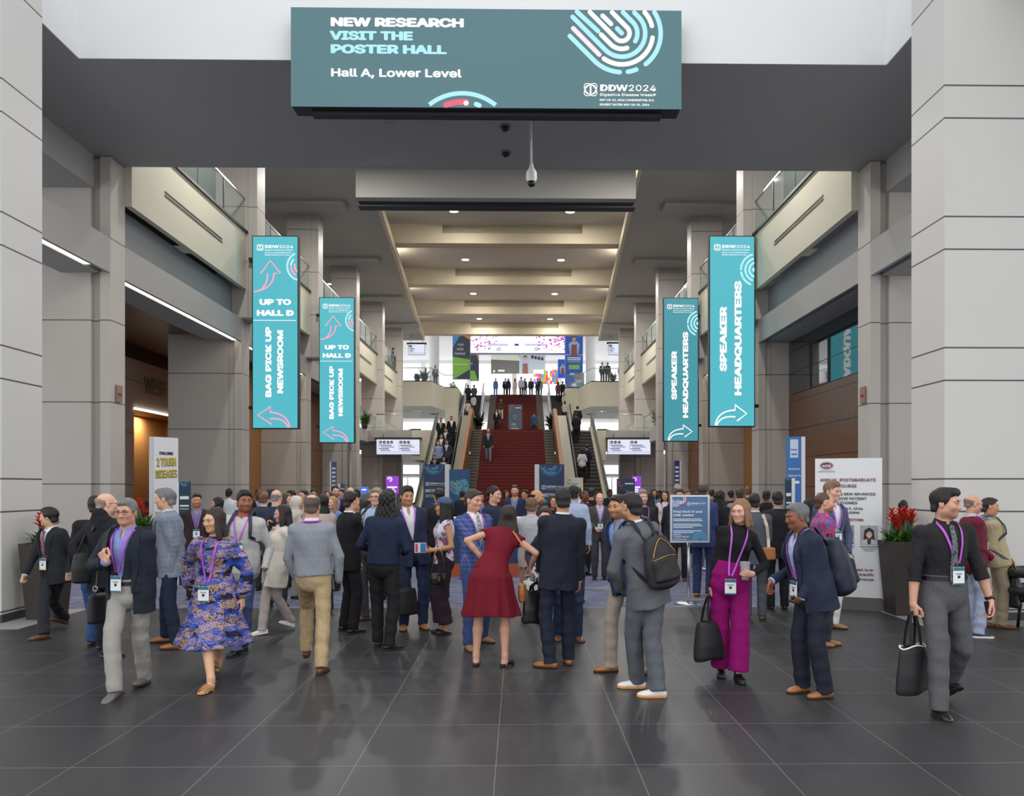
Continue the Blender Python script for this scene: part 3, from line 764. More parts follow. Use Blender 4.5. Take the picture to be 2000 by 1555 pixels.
        if s.q < .013:
            for sg in (1, -1):                   # eyebrows
                gb = Grid(P(sg * .032, -.085, .024) - .04 * k, P(sg * .032, -.085, .024) + .04 * k, h * .6); th = s.face.get('brow', 1.0 if s.sex == 'm' else .85)
                gb.cone(P(sg * .0135, -.0952, .0262), P(sg * .034, -.0902, .0272), .0031 * k * th, .0032 * k * th, .004); gb.cone(P(sg * .034, -.0902, .0272), P(sg * .05, -.0772, .0225), .0031 * k * th, .002 * k, .004)
                bv, bf = gb.mesh(0); vs.append(bv); fs.append(bf + n); n += len(bv)
        return s.add(name, np.concatenate(vs), np.concatenate(fs), hairmat('hair_%d_%d_%d' % tuple(col), col))
    # ---------------- garments
    def sleeve(s, g, i, r0, r1, r2, upto=1.0, k=.03, flare=None):
        kk = s.s; e, w, sh = s.elb[i], s.wri[i], s.sho[i]
        if upto > .5:
            wl = e + (w - e) * min(1.0, (upto - .5) * 2); dd = nz(w - e)
            g.cone(sh, e, r0, r1, k); g.ec(e, wl + dd * .03, [(0, r1, r1), (.8, flare or r2, flare or r2), (1, r2, r2)], nz(np.cross(dd, V3(.3, .2, 1))), .006, clips=[(wl, dd)])
        else:
            dd = nz(e - sh); wl = sh + (e - sh) * upto * 2; g.cone(sh, sh + (e - sh) * min(1, upto * 2 + .15), r0, r1 * 1.1, k, clips=[(wl, dd)])
    def top(s, name, m, thick=.012, hem=-.14, upto=1.0, arm=(.058, .049, .040), necky=.0, collar=None, vneck=None, openw=None, fat=1.0, puff=0, wob=.004, lapel=False, breasts=True, hemflare=0.0, q=None, tail=0, straight=.0, flare=None, vcut=None):
        """shirt / sweater / jacket: torso + sleeves in one surface"""
        k = s.s; lo, hi = s.box(.2); h = q or s.q; g = Grid(lo, hi, h)
        pr = [(t, (a + thick * k) * fat, (b + thick * k) * fat) for t, a, b in s.prof]
        if straight:                                            # hang straight from the chest
            ch = pr[5]; pr = [(t, a + (max(a, ch[1] * .98) - a) * straight if t < .7 else a, b + (max(b, ch[2] * .98) - b) * straight if t < .7 else b) for t, a, b in pr]
        if s.sex == 'f': arm = tuple(a * .88 for a in arm)
        g.ec(s.ta, s.tb, pr, s.side, .02, clips=[(s.neck - s.ax * (.012 + necky) * k, s.ax)])
        hm = s.ta - s.ax * (hem + .0) * k
        if hem > 0:
            a0, b0 = pr[0][1], pr[0][2]; g.ec(s.ta + s.ax * .02, hm - s.ax * .05, [(0, a0, b0), (1, a0 + hemflare * k, b0 + hemflare * k)], s.side, .02, clips=[(hm, -s.ax)])
        else: g.F = g.clipd(tuple(slice(0, len(a)) for a in g.ax), g.F, [(s.ta - s.ax * hem * k, -s.ax)])
        if s.sex == 'f' and breasts:
            for sg in (1, -1): g.ell(s.surf(.68, sg * .066 * k)[0] - s.fwd * .03 * k, V3(.056, .056, .06) * k + thick, None, .04)
        for i in (0, 1):
            g.ell(s.sho[i] + s.ax * .002 * k, V3(.046, .047, .044) * k * (1.0 if s.sex == 'm' else .88) + thick * .6, None, .04)
            g.cone(s.neck - s.ax * .04 * k + (s.sho[i] - s.neck) * .12, s.neck * .18 + s.sho[i] * .82 + s.ax * .004, .050 * k + thick * .5, .038 * k + thick * .5, .03, clips=[(s.neck - s.ax * (.006 + necky) * k, s.ax)])
            if upto > 0: s.sleeve(g, i, (arm[0] + puff) * k, arm[1] * k, arm[2] * k, upto, .035, flare and flare * k)
        if wob: g.wobble(wob, 34, s.seed, .8)
        L = np.linalg.norm(s.tb - s.ta)
        if vneck or openw is not None or lapel:
            sl = tuple(slice(0, len(a)) for a in g.ax); X, Y, Z = g.xyz(sl); X = X - s.ta[0]; Y = Y - s.ta[1]; Z = Z - s.ta[2]
            pt = (X * s.ax[0] + Y * s.ax[1] + Z * s.ax[2]) / L; pu = X * s.side[0] + Y * s.side[1] + Z * s.side[2]; pv = X * s.fwd[0] + Y * s.fwd[1] + Z * s.fwd[2]
            tb, w0 = vneck if vneck else (.3, .075)
            wv = w0 * k * np.clip((pt - tb) / (1 - tb), -1, 2)
            if openw is not None: wv = np.maximum(wv, openw * k * np.where(pt < tb + .2, 1, .0) if vneck else openw * k)
            if lapel:
                band = smoothstep(.058 * k, .05 * k, np.abs(pu) - wv) * smoothstep(-.004, .004, np.abs(pu) - wv) * (pv > .02) * smoothstep(tb - .02, tb + .03, pt) * smoothstep(1.02, .98, pt)
                g.F = (g.F - .009 * band).astype(np.float32)
            d = np.maximum(np.abs(pu) - wv, .0 - pv) * .9
            if vneck and openw is None:
                low = (.006 + np.maximum(0, (.12 - pt) * .1)) * k * (1 if lapel else 0)
                d2 = np.maximum(np.maximum(np.abs(pu) - low, pt - .12), -pv) * .9 if lapel else None
                if d2 is not None: d = np.minimum(d, d2)
            g.F = np.maximum(g.F, -d.astype(np.float32))
        if collar:
            ch, cr = collar; nk = nz(s.hp_(0, .018, -.05) - s.neck + s.ax * .05)
            g.ec(s.neck - s.ax * .035 * k, s.neck + nk * (ch + .03) * k, [(0, (cr + .02) * k, (cr + .012) * k), (1, cr * k, cr * k)], s.side, .015, clips=[(s.neck + nk * ch * k - s.fwd * 0, nz(nk + s.fwd * .55))])
        if vcut:
            c0 = s.neck + s.fwd * .085 * k - s.ax * .005 * k; g.ec(c0 + s.ax * .03 * k, c0 - s.ax * vcut * k, [(0, .045 * k, .06 * k), (1, .008 * k, .05 * k)], s.side, .004, 's')
        v, f = g.mesh(1); return s.add(name, v, f, m)
    def lapels(s, m, tb=.38, w0=.085, off=.036, openw=None, wide=.062):
        k = s.s
        for sg in (1, -1):
            pts = []; nr = []; ws = []
            for j in range(13):
                u = j / 12; t = tb + (1.0 - tb) * u; w = max(w0 * k * (t - tb) / (1 - tb), (openw or 0) * k); wd = wide * k * min(1, .25 + 1.5 * u) * (1 if u < .72 else (1.15 - 1.2 * (u - .72)))
                p, n = s.surf(t, sg * (w + wd * .5), off * k * (1.0 if u < .8 else 1.0 - .6 * (u - .8))); pts.append(p); nr.append(n); ws.append(wd)
            mb = MB(); mb.ribbon(pts, nr, ws, .004, m); mb.build('lapel', s.root)
    def buttons(s, m, ts=(.36, .27), off=.03, name='button'):
        for t in ts:
            p, n = s.surf(t, .012, off * s.s); mb = MB(); mb.ball(p, (.009, .006, .009), m, 10, 6); mb.build(name, s.root)
    def collarmesh(s, m, name='shirt_collar', h=.034, r=.066, spread=1.0, span=168):
        """folded shirt collar: two points in front"""
        k = s.s; mb = MB(); nk = nz(s.hp_(0, .018, -.05) - s.neck + s.ax * .06); u = s.side; f = s.fwd; vs = []; n = 28
        for i in range(n + 1):
            a = rad(-span + 2 * span * i / n); fr = -math.cos(a)             # start/finish at the front
            ph = a + math.pi; dx, dy = math.sin(ph), math.cos(ph); low = .018 + .035 * spread * max(0, dy) ** 3
            top = s.neck + nk * (h - .022 * max(0, dy)) * k + (u * dx + f * dy) * r * k * .96; bot = top - nk * (.022 + low) * k + (u * dx + f * dy) * (.016 + .016 * max(0, dy)) * k
            vs += [top, bot, bot - (u * dx + f * dy) * .005 * k, top - (u * dx + f * dy) * .005 * k]
        fs = [(4 * i + j, 4 * i + (j + 1) % 4, 4 * i + 4 + (j + 1) % 4, 4 * i + 4 + j) for i in range(n) for j in range(4)]
        mb.add(vs, fs, m); return mb.build(name, s.root)
    def trousers(s, m, r=(.088, .070, .059), hem=-.034, rise=.12, thick=.010, wob=.0028, name='trousers', flareout=None, q=None, seatb=1.0):
        k = s.s; lo, hi = s.box(.17); hi[2] = s.pel[2] + .25; g = Grid(lo, hi, q or s.q)
        p0 = s.prof
        a = lambda t: (np.interp(t, [x[0] for x in p0], [x[1] for x in p0]) + thick * k, np.interp(t, [x[0] for x in p0], [x[2] for x in p0]) + thick * k)
        top = s.pel + s.ax * rise * k
        tt = rise / (.52 * 1.12) + .107
        wa = a(.107); wt = a(tt)
        g.ec(s.pel - V3(0, 0, .06 * k), top + s.ax * .02, [(0, wa[0] * .97, wa[1] * 1.0), (.4, wa[0], wa[1]), (1, wt[0], wt[1])], s.side, .03, clips=[(top, s.ax)])
        for i in (0, 1):
            g.ell(s.hip[i] + V3(0, .03, -.015) * k, V3(.072, .08 * seatb, .1) * k, None, .014)
            an = s.ank[i] + (s.kne[i] - s.ank[i]) * (hem / .42); dd = nz(s.ank[i] - s.kne[i])
            g.cone(s.hip[i] + V3(0, 0, .0), s.kne[i], r[0] * k, r[1] * k, .014)
            g.ec(s.kne[i], an + dd * .04, [(0, r[1] * k, r[1] * k), (.35, r[1] * k * .5 + r[2] * k * .5 + .004, r[1] * k * .5 + r[2] * k * .5 + .007), (1, (flareout or r[2]) * k, (flareout or r[2]) * k * 1.08)], V3(1, 0, 0), .006, clips=[(an, dd)])
        if wob:
            X, Y, Z = g.xyz(tuple(slice(0, len(a_)) for a_ in g.ax)); rs = np.random.RandomState(s.seed + 5); D = 0
            for _ in range(4):
                qx, qy, qz = rs.uniform(-22, 22), rs.uniform(-22, 22), rs.uniform(28, 60); D = D + np.sin(X * qx + Y * qy + Z * qz + rs.uniform(0, 6))
            low = np.interp(Z, [0, .25, .4, .6, .8, .95, 1.1], [1.2, 1.0, .8, 1.0, .5, .9, .3])
            g.F = (g.F + wob * D / 2 * low).astype(np.float32)
        v, f = g.mesh(1); return s.add(name, v, f, m)
    def skirt(s, m, zhem, prof, name='skirt', folds=9, amp=.018, top=.10, q=None, extra=None):
        """skirt hanging from the waist: prof [(t 0=waist..1=hem, rx, ry)]"""
        k = s.s; a = s.pel + s.ax * top * k; b = V3(s.pel[0], s.pel[1], zhem) if extra is None else V3(*extra, zhem)
        n, mm = 72, 40; vs = []; rs = np.random.RandomState(s.seed); ph = rs.uniform(0, 6.28, 3)
        sh = nz(V3(s.side[0], s.side[1], 0)); fh = np.cross(sh, V3(0, 0, 1))
        for j in range(mm + 1):
            t = j / mm; q_ = min(1, t * 4); us = nz(s.side * (1 - q_) + sh * q_); uf = nz(s.fwd * (1 - q_) + fh * q_); tp = (a[2] - s.pel[2]) / max(.05, a[2] - b[2]); c = (a + (s.pel - a) * t / tp) if t < tp else s.pel + (b - s.pel) * (t - tp) / (1 - tp); rx = np.interp(t, [p[0] for p in prof], [p[1] for p in prof]) * k; ry = np.interp(t, [p[0] for p in prof], [p[2] for p in prof]) * k
            for i in range(n):
                an = 2 * math.pi * i / n; w = 1 + (amp / .2) * t ** 1.3 * (math.sin(folds * an + ph[0]) * .6 + math.sin((folds * 1.7) // 1 * an + ph[1] + t * 2) * .4)
                vs.append(c + us * rx * w * math.cos(an) - uf * ry * w * math.sin(an) + V3(0, 0, (.012 * math.sin(3 * an + ph[2]) * t)))
        fs = [(j * n + i, j * n + (i + 1) % n, (j + 1) * n + (i + 1) % n, (j + 1) * n + i) for j in range(mm) for i in range(n)]
        o = s.add(name, vs, [f[::-1] for f in fs], m); sm = o.modifiers.new('cloth', 'SOLIDIFY'); sm.thickness = .004; return o
    # ---------------- feet
    def footframe(s, i):
        A, fy, fp = s.feet[i]; A = s.ank[i]; R = Rz(fy) @ Rx(fp); return R, A
    def shoes(s, m, ms, style='dress', names=('shoe', 'sole'), q=None, scale=1.0):
        k = s.s * scale * (1.0 if s.sex == 'm' else .9)
        for i in (0, 1):
            R, A = s.footframe(i); P = lambda x, y, z: A + R @ (V3(x, y, z) * k); u = R @ V3(1, 0, 0); up = R @ V3(0, 0, 1); h = q or min(s.q, .0065)
            c = P(0, -.06, -.045); g = Grid(c - .2 * k, c + .2 * k, h)
            zb = -.085 * s.s / k if True else -.085
            tall = {'boot': .07, 'sneaker': .0, 'dress': -.012, 'flat': -.045}[style]; toe = .155 if style != 'flat' else .145; wd = {'boot': 1.08, 'sneaker': 1.06, 'dress': 1.0, 'flat': 1.02}[style]
            g.ec(P(0, .045, -.05), P(0, -.03, -.045), [(0, .033 * k * wd, .036 * k), (1, .037 * k * wd, .04 * k)], u, .02 * k)
            g.ec(P(0, -.02, -.05), P(0, -toe, -.062), [(0, .037 * k * wd, .036 * k), (.6, .047 * k * wd, .028 * k), (.9, .036 * k * wd, .022 * k), (1, .024 * k * wd, .017 * k)], u, .02 * k)
            if style != 'flat': g.cone(P(0, .012, -.04), P(0, .02, tall + .03), .040 * k, .043 * k, .015 * k)
            cl = [(P(0, 0, -.085 + .012), -up), (P(0, 0, tall), nz(up + R @ V3(0, .25 if style != 'boot' else 0, 0)))]
            g.F = g.clipd(tuple(slice(0, len(a)) for a in g.ax), g.F, cl)
            if style == 'flat': g.ec(P(0, .035, -.01), P(0, -.085, -.028), [(0, .03 * k, .034 * k), (1, .03 * k, .016 * k)], u, .004, 's')
            v, f = g.mesh(1); sh = s.add(names[0], v, f, m)
            # sole
            g = Grid(c - .2 * k, c + .2 * k, h); e = .004 if style != 'sneaker' else .008; st = .024 if style in ('sneaker', 'boot') else .016
            g.ec(P(0, .042, -.078), P(0, -.02, -.078), [(0, (.034 + e) * k * wd, .04 * k), (1, (.036 + e) * k * wd, .04 * k)], u, .02 * k)
            g.ec(P(0, -.02, -.078), P(0, -toe - .002, -.078), [(0, (.036 + e) * k * wd, .04 * k), (.6, (.047 + e) * k * wd, .04 * k), (.9, (.038 + e) * k * wd, .03 * k), (1, (.026 + e) * k * wd, .02 * k)], u, .02 * k)
            g.F = g.clipd(tuple(slice(0, len(a)) for a in g.ax), g.F, [(P(0, 0, -.085), -up), (P(0, 0, -.085 + st), up)])
            if style == 'dress': g.ec(P(-.1, -.035, -.087), P(.1, -.035, -.087), [(0, .026 * k, .008 * k), (1, .026 * k, .008 * k)], R @ V3(0, 1, 0), .002, 's')
            v, f = g.mesh(1); o = s.add(names[1], v, f, ms)
            if o and sh: o.parent = sh
            if style in ('dress', 'sneaker', 'boot') and s.q < .012:
                mb = MB()
                for j in range(4):
                    y = -.045 - .017 * j; z = -.019 - .0085 * j - (.0 if style != 'dress' else .004)
                    mb.tube([P(-.017, y, z - .003), P(0, y - .003, z + .0025), P(.017, y, z - .003)], .0022, m if style == 'dress' else ms, 6)
                mb.build('laces', sh)
    # ---------------- worn things
    def lanyard(s, m, mbadge, off=.03, t1=.5, badge=True, w=.017, dx=.0, drop=.0, strip=None, clip=None):
        mb = MB(); k = s.s; pts0 = []
        for sg in (1, -1):
            pts = []; nr = []
            for j in range(13):
                t = 1.0 - (1.0 - t1) * j / 12; x = sg * (.07 * (1 - j / 12) ** .8 + .012) * k + dx * j / 12; p, n = s.surf(t, x, off * k if j > 1 else .018 * k); pts.append(p); nr.append(n)
            a = s.neck + s.side * sg * .062 * k + s.ax * .012; pts = [s.neck - s.fwd * .068 * k + s.side * sg * .02 + s.ax * .015, a] + pts; nr = [-s.fwd, s.side * sg] + nr
            mb.ribbon(pts, nr, w * k, .003, m); pts0.append(pts[-1])
        ln = mb.build('lanyard', s.root)
        if badge:
            c = (pts0[0] + pts0[1]) / 2; ex, nn = s.surf(t1, dx, off * k); fw = nz(V3(nn[0], nn[1], .0)); sd = nz(np.cross(V3(0, 0, 1), fw)) * -1
            M = Matrix((tuple(sd), tuple(-fw), (0, 0, 1))).transposed().to_4x4(); M.translation = Vector(c) + Vector(fw) * (.012 + drop) + Vector((0, 0, -.02))
            b = MB(); b.box(-.05, .05, -.003, .003, -.15, -.01, mbadge[0], M)
            for sg in (-1, 1): b.tube([M @ Vector((sg * .02, -.003, .02)), M @ Vector((sg * .025, -.003, -.012))], .003, mbadge[2], 6)
            bo = b.build('badge', ln)
            c2 = MB(); c2.rect(-.05, .05, -.04, -.012, strip or mbadge[1], M, -.003, .001)
            c2.rect(-.012, .012, -.1, -.078, mbadge[2], M, -.003, .001); c2.rect(-.03, .03, -.064, -.06, mbadge[2], M, -.003, .001); c2.rect(-.022, .022, -.072, -.069, mbadge[2], M, -.003, .001)
            c2.rect(-.05, .05, -.15, -.138, clip or mbadge[1], M, -.003, .001); c2.build('badge_print', bo)
        return ln
    def tie(s, m, t0=.94, t1=.22, off=.022, w=.07, name='tie'):
        mb = MB(); pts = []; nr = []; ws = []
        for j in range(15):
            u = j / 14; t = t0 + (t1 - t0) * u; p, n = s.surf(t, 0, off * s.s); pts.append(p); nr.append(n); ws.append(w * s.s * (.5 + .5 * u if u < .93 else .55))
        mb.ribbon(pts, nr, ws, .006, m); p, n = s.surf(t0, 0, off * s.s); mb.ball(p + V3(*n) * .004, (.02 * s.s, .012 * s.s, .022 * s.s), m); return mb.build(name, s.root)
    def glasses(s, m, rx=.024, rz=.018):
        mb = MB(); P = s.hp_
        for sg in (1, -1):
            mb.tube([P(sg * .031 + rx * math.cos(2 * math.pi * i / 20), -.101 + .004 * abs(math.cos(2 * math.pi * i / 20)), .001 + rz * math.sin(2 * math.pi * i / 20)) for i in range(20)], .0019 * s.s, m, 6, closed=True)
            mb.tube([P(sg * .055, -.098, .006), P(sg * .078, -.05, .007), P(sg * .082, .01, .008)], .0018 * s.s, m, 6)
        mb.tube([P(-.008, -.104, .004), P(0, -.106, .006), P(.008, -.104, .004)], .0018 * s.s, m, 6); return mb.build('glasses', s.root)
    def belt(s, m, mbk=None, t=.285, off=.012):
        mb = MB(); n = 32; pts = []; nr = []
        for i in range(n + 1):
            a = 2 * math.pi * i / n; p = s.prof; ru = np.interp(t, [q[0] for q in p], [q[1] for q in p]) + off; rv = np.interp(t, [q[0] for q in p], [q[2] for q in p]) + off
            pts.append(s.ta + (s.tb - s.ta) * t + s.side * ru * math.cos(a) + s.fwd * rv * math.sin(a)); nr.append(s.side * math.cos(a) / ru + s.fwd * math.sin(a) / rv)
        mb.ribbon(pts, nr, .035, .004, m)
        o = mb.build('belt', s.root)
        if mbk:
            p, nn = s.surf(t, 0, off); b = MB(); M = Matrix((tuple(s.side), tuple(-s.fwd), tuple(s.ax))).transposed().to_4x4(); M.translation = Vector(p); b.box(-.022, .022, -.01, 0, -.017, .017, mbk, M); b.build('buckle', o)
        return o
    def world(s, p): return Vector(s.R @ np.asarray(p, float)) + s.loc
    def local(s, p): return s.R.T @ (np.asarray(p, float) - np.asarray(s.loc))
# ------------------------------------------------------------------ setting
STONE1 = stone('stone_front_pillar', (212, 210, 207), 1.90, 1.757, 1.462)
STONE2 = stone('stone_pillar', (196, 191, 184), 1.85, 1.757)
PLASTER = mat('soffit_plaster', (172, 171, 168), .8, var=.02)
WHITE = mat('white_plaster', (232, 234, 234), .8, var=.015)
CREAM = mat('cream_panel', (212, 208, 188), .7, var=.02)
CREAM2 = mat('cream_beam', (214, 204, 180), .75, var=.02)
GREYBAND = mat('grey_band', (150, 154, 158), .6)
DARKBR = mat('dark_brown', (70, 60, 52), .7)
BLACK = mat('black_metal', (24, 24, 25), .45)
STEEL = mat('steel', (190, 192, 195), .3, 1.0)
GLASS = mat('clear_glass', (200, 220, 215), .05, alpha=.16)
LEDLINE = mat('led_line', (255, 240, 225), emit=4.0)
LAMPGLOW = mat('lamp_glow', (255, 240, 220), emit=9.0)
WOODB = wood('brown_wood', (122, 82, 58), period=.89)
WOODO = wood('orange_wood', (178, 126, 68))
BASE = mat('base_strip', (58, 62, 70), .5)
DAY = mat('daylit_window', (246, 250, 255), emit=1.6)
def X(off, sd): return XC + sd * off

def floor_tiles():
    m = bpy.data.materials.new('charcoal_tiles'); q = NT(m); co = q.coord(); sp = q.n('ShaderNodeSeparateXYZ'); q.l(co, sp.inputs[0]); P = .906
    def ln(sock, off, w):
        f = q.math('FLOORED_MODULO', q.math('SUBTRACT', sock, off - P / 2), P); return q.math('LESS_THAN', q.math('ABSOLUTE', q.math('SUBTRACT', f, P / 2)), w)
    f = q.math('MAXIMUM', ln(sp.outputs[0], -.147, .0032), ln(sp.outputs[1], 6.19, .0042))
    cb = q.n('ShaderNodeCombineXYZ')
    for i, o in ((0, -.147), (1, 6.19)): q.l(q.math('FLOOR', q.math('DIVIDE', q.math('SUBTRACT', sp.outputs[i], o), P)), cb.inputs[i])
    wn = q.n('ShaderNodeTexWhiteNoise'); q.l(cb.outputs[0], wn.inputs[0])
    n = q.noise(co, 55, 3, .7); n2 = q.noise(co, .8, 4)
    base = q.mix(n2, rgb(51, 51, 54), rgb(62, 61, 63)); base = q.mix(q.math('MULTIPLY', wn.outputs[0], .35), base, rgb(66, 64, 65)); base = q.mix(q.math('MULTIPLY', n, .14), base, rgb(40, 40, 42))
    q.l(q.mix(f, base, rgb(108, 107, 107)), q.b.inputs['Base Color'])
    q.l(q.math('ADD', .30, q.math('MULTIPLY', n2, .22)), q.b.inputs['Roughness']); q.b.inputs['Specular IOR Level'].default_value = .36
    q.bump(n, .06, .004); return m
def carpet():
    m = bpy.data.materials.new('striped_carpet'); q = NT(m)
    n = q.noise(q.coord((1.6, 13, 1)), 1.7, 3, .6); n2 = q.noise(q.coord((1.1, 6, 1), (0, 0, .05)), .9, 2); n3 = q.noise(q.coord(), 160, 2)
    base = q.ramp(n, [(.34, rgb(60, 66, 98)), (.48, rgb(92, 98, 128)), (.56, rgb(134, 138, 156)), (.66, rgb(76, 82, 116))])
    base = q.mix(q.ramp(n2, [(.6, (0, 0, 0, 1)), (.66, (1, 1, 1, 1))]), base, rgb(158, 146, 128)); base = q.mix(q.math('MULTIPLY', n3, .3), base, rgb(50, 54, 80))
    q.l(base, q.b.inputs['Base Color']); q.b.inputs['Roughness'].default_value = .95; return m
CARP_Y = 12.15
mb = MB(); mb.box(-24, 24, -14, CARP_Y, -.3, 0, floor_tiles()); mb.build('floor', kind='structure')
mb = MB(); mb.box(-24, 24, CARP_Y, 96, -.3, 0, carpet()); mb.build('floor_carpet', kind='structure')
BORDER = mat('pale_border_tile', (150, 149, 147), .5, var=.04)
for sd, nm in ((-1, 'left'), (1, 'right')):
    mb = MB(); a, b = sorted((X(5.75, sd), X(9.6, sd))); mb.box(a, b, 10.4, 12.1, 0, .004, BORDER); mb.build('trim_floor_%s' % nm, kind='structure')

# side walls / pillars / beams
PY = [17.7, 26.0, 33.9, 41.9, 49.9, 57.9]
for sd, nm in ((-1, 'left'), (1, 'right')):
    def bx(mb, o0, o1, *a, **k):
        x0, x1 = sorted((X(o0, sd), X(o1, sd))); mb.box(x0, x1, *a, **k)
    mb = MB(); bx(mb, 6.25, 9.6, 10.88, 11.8, 0, 15, STONE1); mb.build('pillar_front_%s' % nm, kind='structure')
    mb = MB(); bx(mb, 6.235, 9.615, 10.865, 11.815, 0, .11, BASE); mb.build('baseboard_front_%s' % nm, kind='structure')
    # second pillar: wing with a stepped front
    mb = MB(); bx(mb, 8.2, 8.42, 17.7, 18.35, 0, 8.9, STONE2); bx(mb, 8.42, 8.62, 17.82, 18.35, 0, 8.9, STONE2); bx(mb, 8.62, 11.6, 17.7, 18.35, 0, 8.9, STONE2); mb.build('pillar_second_%s' % nm, kind='structure')
    for k, y in enumerate(PY[1:]):
        mb = MB()
        if k < 3: bx(mb, 8.2, 8.42, y, y + .75, 0, 7.1, STONE2); bx(mb, 8.42, 8.6, y + .1, y + .75, 0, 7.1, STONE2); bx(mb, 8.6, 10.5, y, y + .75, 0, 7.1, STONE2)
        bx(mb, 7.72, 8.0, y + .05, y + .85, 7.1 if k < 2 else 0, 13.0, STONE2); bx(mb, 8.0, 9.0, y, y + .9, 7.1 if k < 3 else 0, 13.0, STONE2)
        mb.build('pillar_%s_%s' % (nm, ('third', 'fourth', 'fifth', 'sixth', 'seventh')[k]), kind='structure')
    bays = [(11.8, 17.7), (18.35, 26.0), (26.75, 33.9), (34.65, 41.9)]
    for k, (a, b) in enumerate(bays):
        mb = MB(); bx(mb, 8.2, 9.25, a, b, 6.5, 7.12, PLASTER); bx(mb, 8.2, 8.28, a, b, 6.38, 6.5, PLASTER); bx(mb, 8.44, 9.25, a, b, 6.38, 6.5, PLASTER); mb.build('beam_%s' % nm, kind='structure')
        if k == 0 or k == 1 or k == 2:
            if not (sd > 0 and k <= 1):
                mb = MB(); bx(mb, 8.30, 8.42, a + .02, b - (.1 if k else .6), 6.40, 6.44, LEDLINE); o = mb.build('led_strip'); tag(o, {(-1, 0): 'short white light strip under the beam between left front pillars', (-1, 1): 'long white light strip under the left beam above the salon entrance', (-1, 2): 'far white light strip under the left beam behind the first banner', (1, 2): 'white light strip under the right beam behind the speaker banner'}[(sd, k)], 'light', 'light strips under the beams')
    # upper gallery: cream parapets, glass, back wall
    for k, (a, b) in enumerate([(18.35, 26.05), (26.9, 33.9), (34.8, 41.9), (42.8, 49.9), (50.8, 57.9)]):
        mb = MB(); bx(mb, 8.05, 8.2, a, b, 8.02, 9.78, CREAM); bx(mb, 8.2, 12.5, a, b, 9.4, 9.78, PLASTER); bx(mb, 8.0, 8.16, a, b, 9.78, 9.86, BLACK)
        m0, m1 = a + (b - a) * .22, a + (b - a) * .72
        for z in (8.86, 8.95): bx(mb, 8.035, 8.06, m0, m1, z, z + .03, BLACK)
        mb.build('parapet_%s' % nm, kind='structure')
        g = MB(); bx(g, 8.08, 8.1, a, b, 9.86, 10.85, GLASS); go = empty('glass_railing', (X(8.1, sd), (a + b) / 2, 9.86)); tag(go, 'glass railing on the cream %s parapet, %s bay from the front' % (nm, ('first', 'second', 'third', 'fourth', 'fifth')[k]), 'railing', 'glass railings of the upper gallery')
        o = g.build('glass_pane'); o.parent = go; o.location = -Vector(go.location)
        r = MB(); bx(r, 8.07, 8.11, a, b, 10.85, 10.9, STEEL)
        for j in range(1, 4): bx(r, 8.07, 8.11, a + (b - a) * j / 4 - .01, a + (b - a) * j / 4 + .01, 9.86, 10.85, BLACK)
        o = r.build('handrail', go); o.location = -Vector(go.location)
        if k < 3:
            mb = MB(); bx(mb, 8.5, 8.7, a, b, 7.12, 8.1, GREYBAND); mb.build('trim_band_%s' % nm, kind='structure')
    mb = MB(); bx(mb, 12.5, 12.8, 18.35, 60, 7.0, 13.0, DARKBR); mb.build('wall_gallery_%s' % nm, kind='structure')
    # mid level galleries
    for k, (a, b) in enumerate([(42.8, 49.9), (50.8, 57.9)]):
        mb = MB(); bx(mb, 8.1, 11.5, a, b, 4.35, 5.02, PLASTER); mb.build('mid_floor_%s' % nm, kind='structure')
        go = empty('glass_railing', (X(8.2, sd), (a + b) / 2, 5.02)); tag(go, 'glass railing of the %s mid level gallery, %s bay' % (nm, ('nearer', 'farther')[k]), 'railing', 'glass railings of the mid level')
        g = MB(); bx(g, 8.16, 8.18, a, b, 5.02, 5.98, GLASS); o = g.build('glass_pane', go); o.location = -Vector(go.location)
        g = MB(); bx(g, 8.15, 8.19, a, b, 5.98, 6.02, STEEL); o = g.build('handrail', go); o.location = -Vector(go.location)
    mb = MB(); bx(mb, 11.3, 11.6, 42, 60, 0, 8.1, STONE2); mb.build('wall_mid_%s' % nm, kind='structure')

# left vestibule with the salon sign, right wood wall with polished panel
mb = MB(); mb.box(-13.3, -13, 18.35, 42, 4.45, 6.1, STONE2); mb.box(-13.3, -13, 18.35, 27.9, 0, 4.45, STONE2); mb.box(-13.3, -13, 33.0, 42, 0, 4.45, STONE2); mb.box(-13.35, -13.05, 18.35, 42, 6.1, 6.75, DARKBR)
mb.box(-14.4, -14.1, 27.0, 34.0, 0, 4.4, WOODO); mb.box(-14.1, -13.3, 33.0, 33.3, 0, 4.4, WOODO); mb.build('wall_left', kind='structure')
mb = MB(); mb.box(-14.4, -9.3, 18.35, 34, 6.6, 6.75, WOODB); mb.box(-14.4, -13.0, 27.9, 33, 4.4, 4.5, WOODO); mb.build('ceiling_vestibule_left', kind='structure')
mb = MB(); mb.box(-13.0, -12.94, 27.9, 33, 4.40, 4.47, LEDLINE); tag(mb.build('led_strip'), 'slim light strip over the lit salon doorway under the wall lettering', 'light', 'light strips under the beams')
mb = MB(); M = Matrix.Translation((-12.985, 28.62, 0)) @ Matrix.Rotation(math.pi / 2, 4, 'Z')
mb.text('WEST S', 1.12, 0, 5.05, mat('letter_grey', (96, 94, 90), .5), M, 0, .02, sx=.78); tag(mb.build('wall_lettering'), 'tall thin grey letters WEST on the left wall above the doorway', 'lettering')
mb = MB(); mb.box(-10.9, -10.6, 26.75, 33.9, 0, 6.4, WOODO); mb.box(-10.2, -10.0, 34.65, 41.9, 0, 6.4, WOODB); mb.build('wall_left_bays', kind='structure')
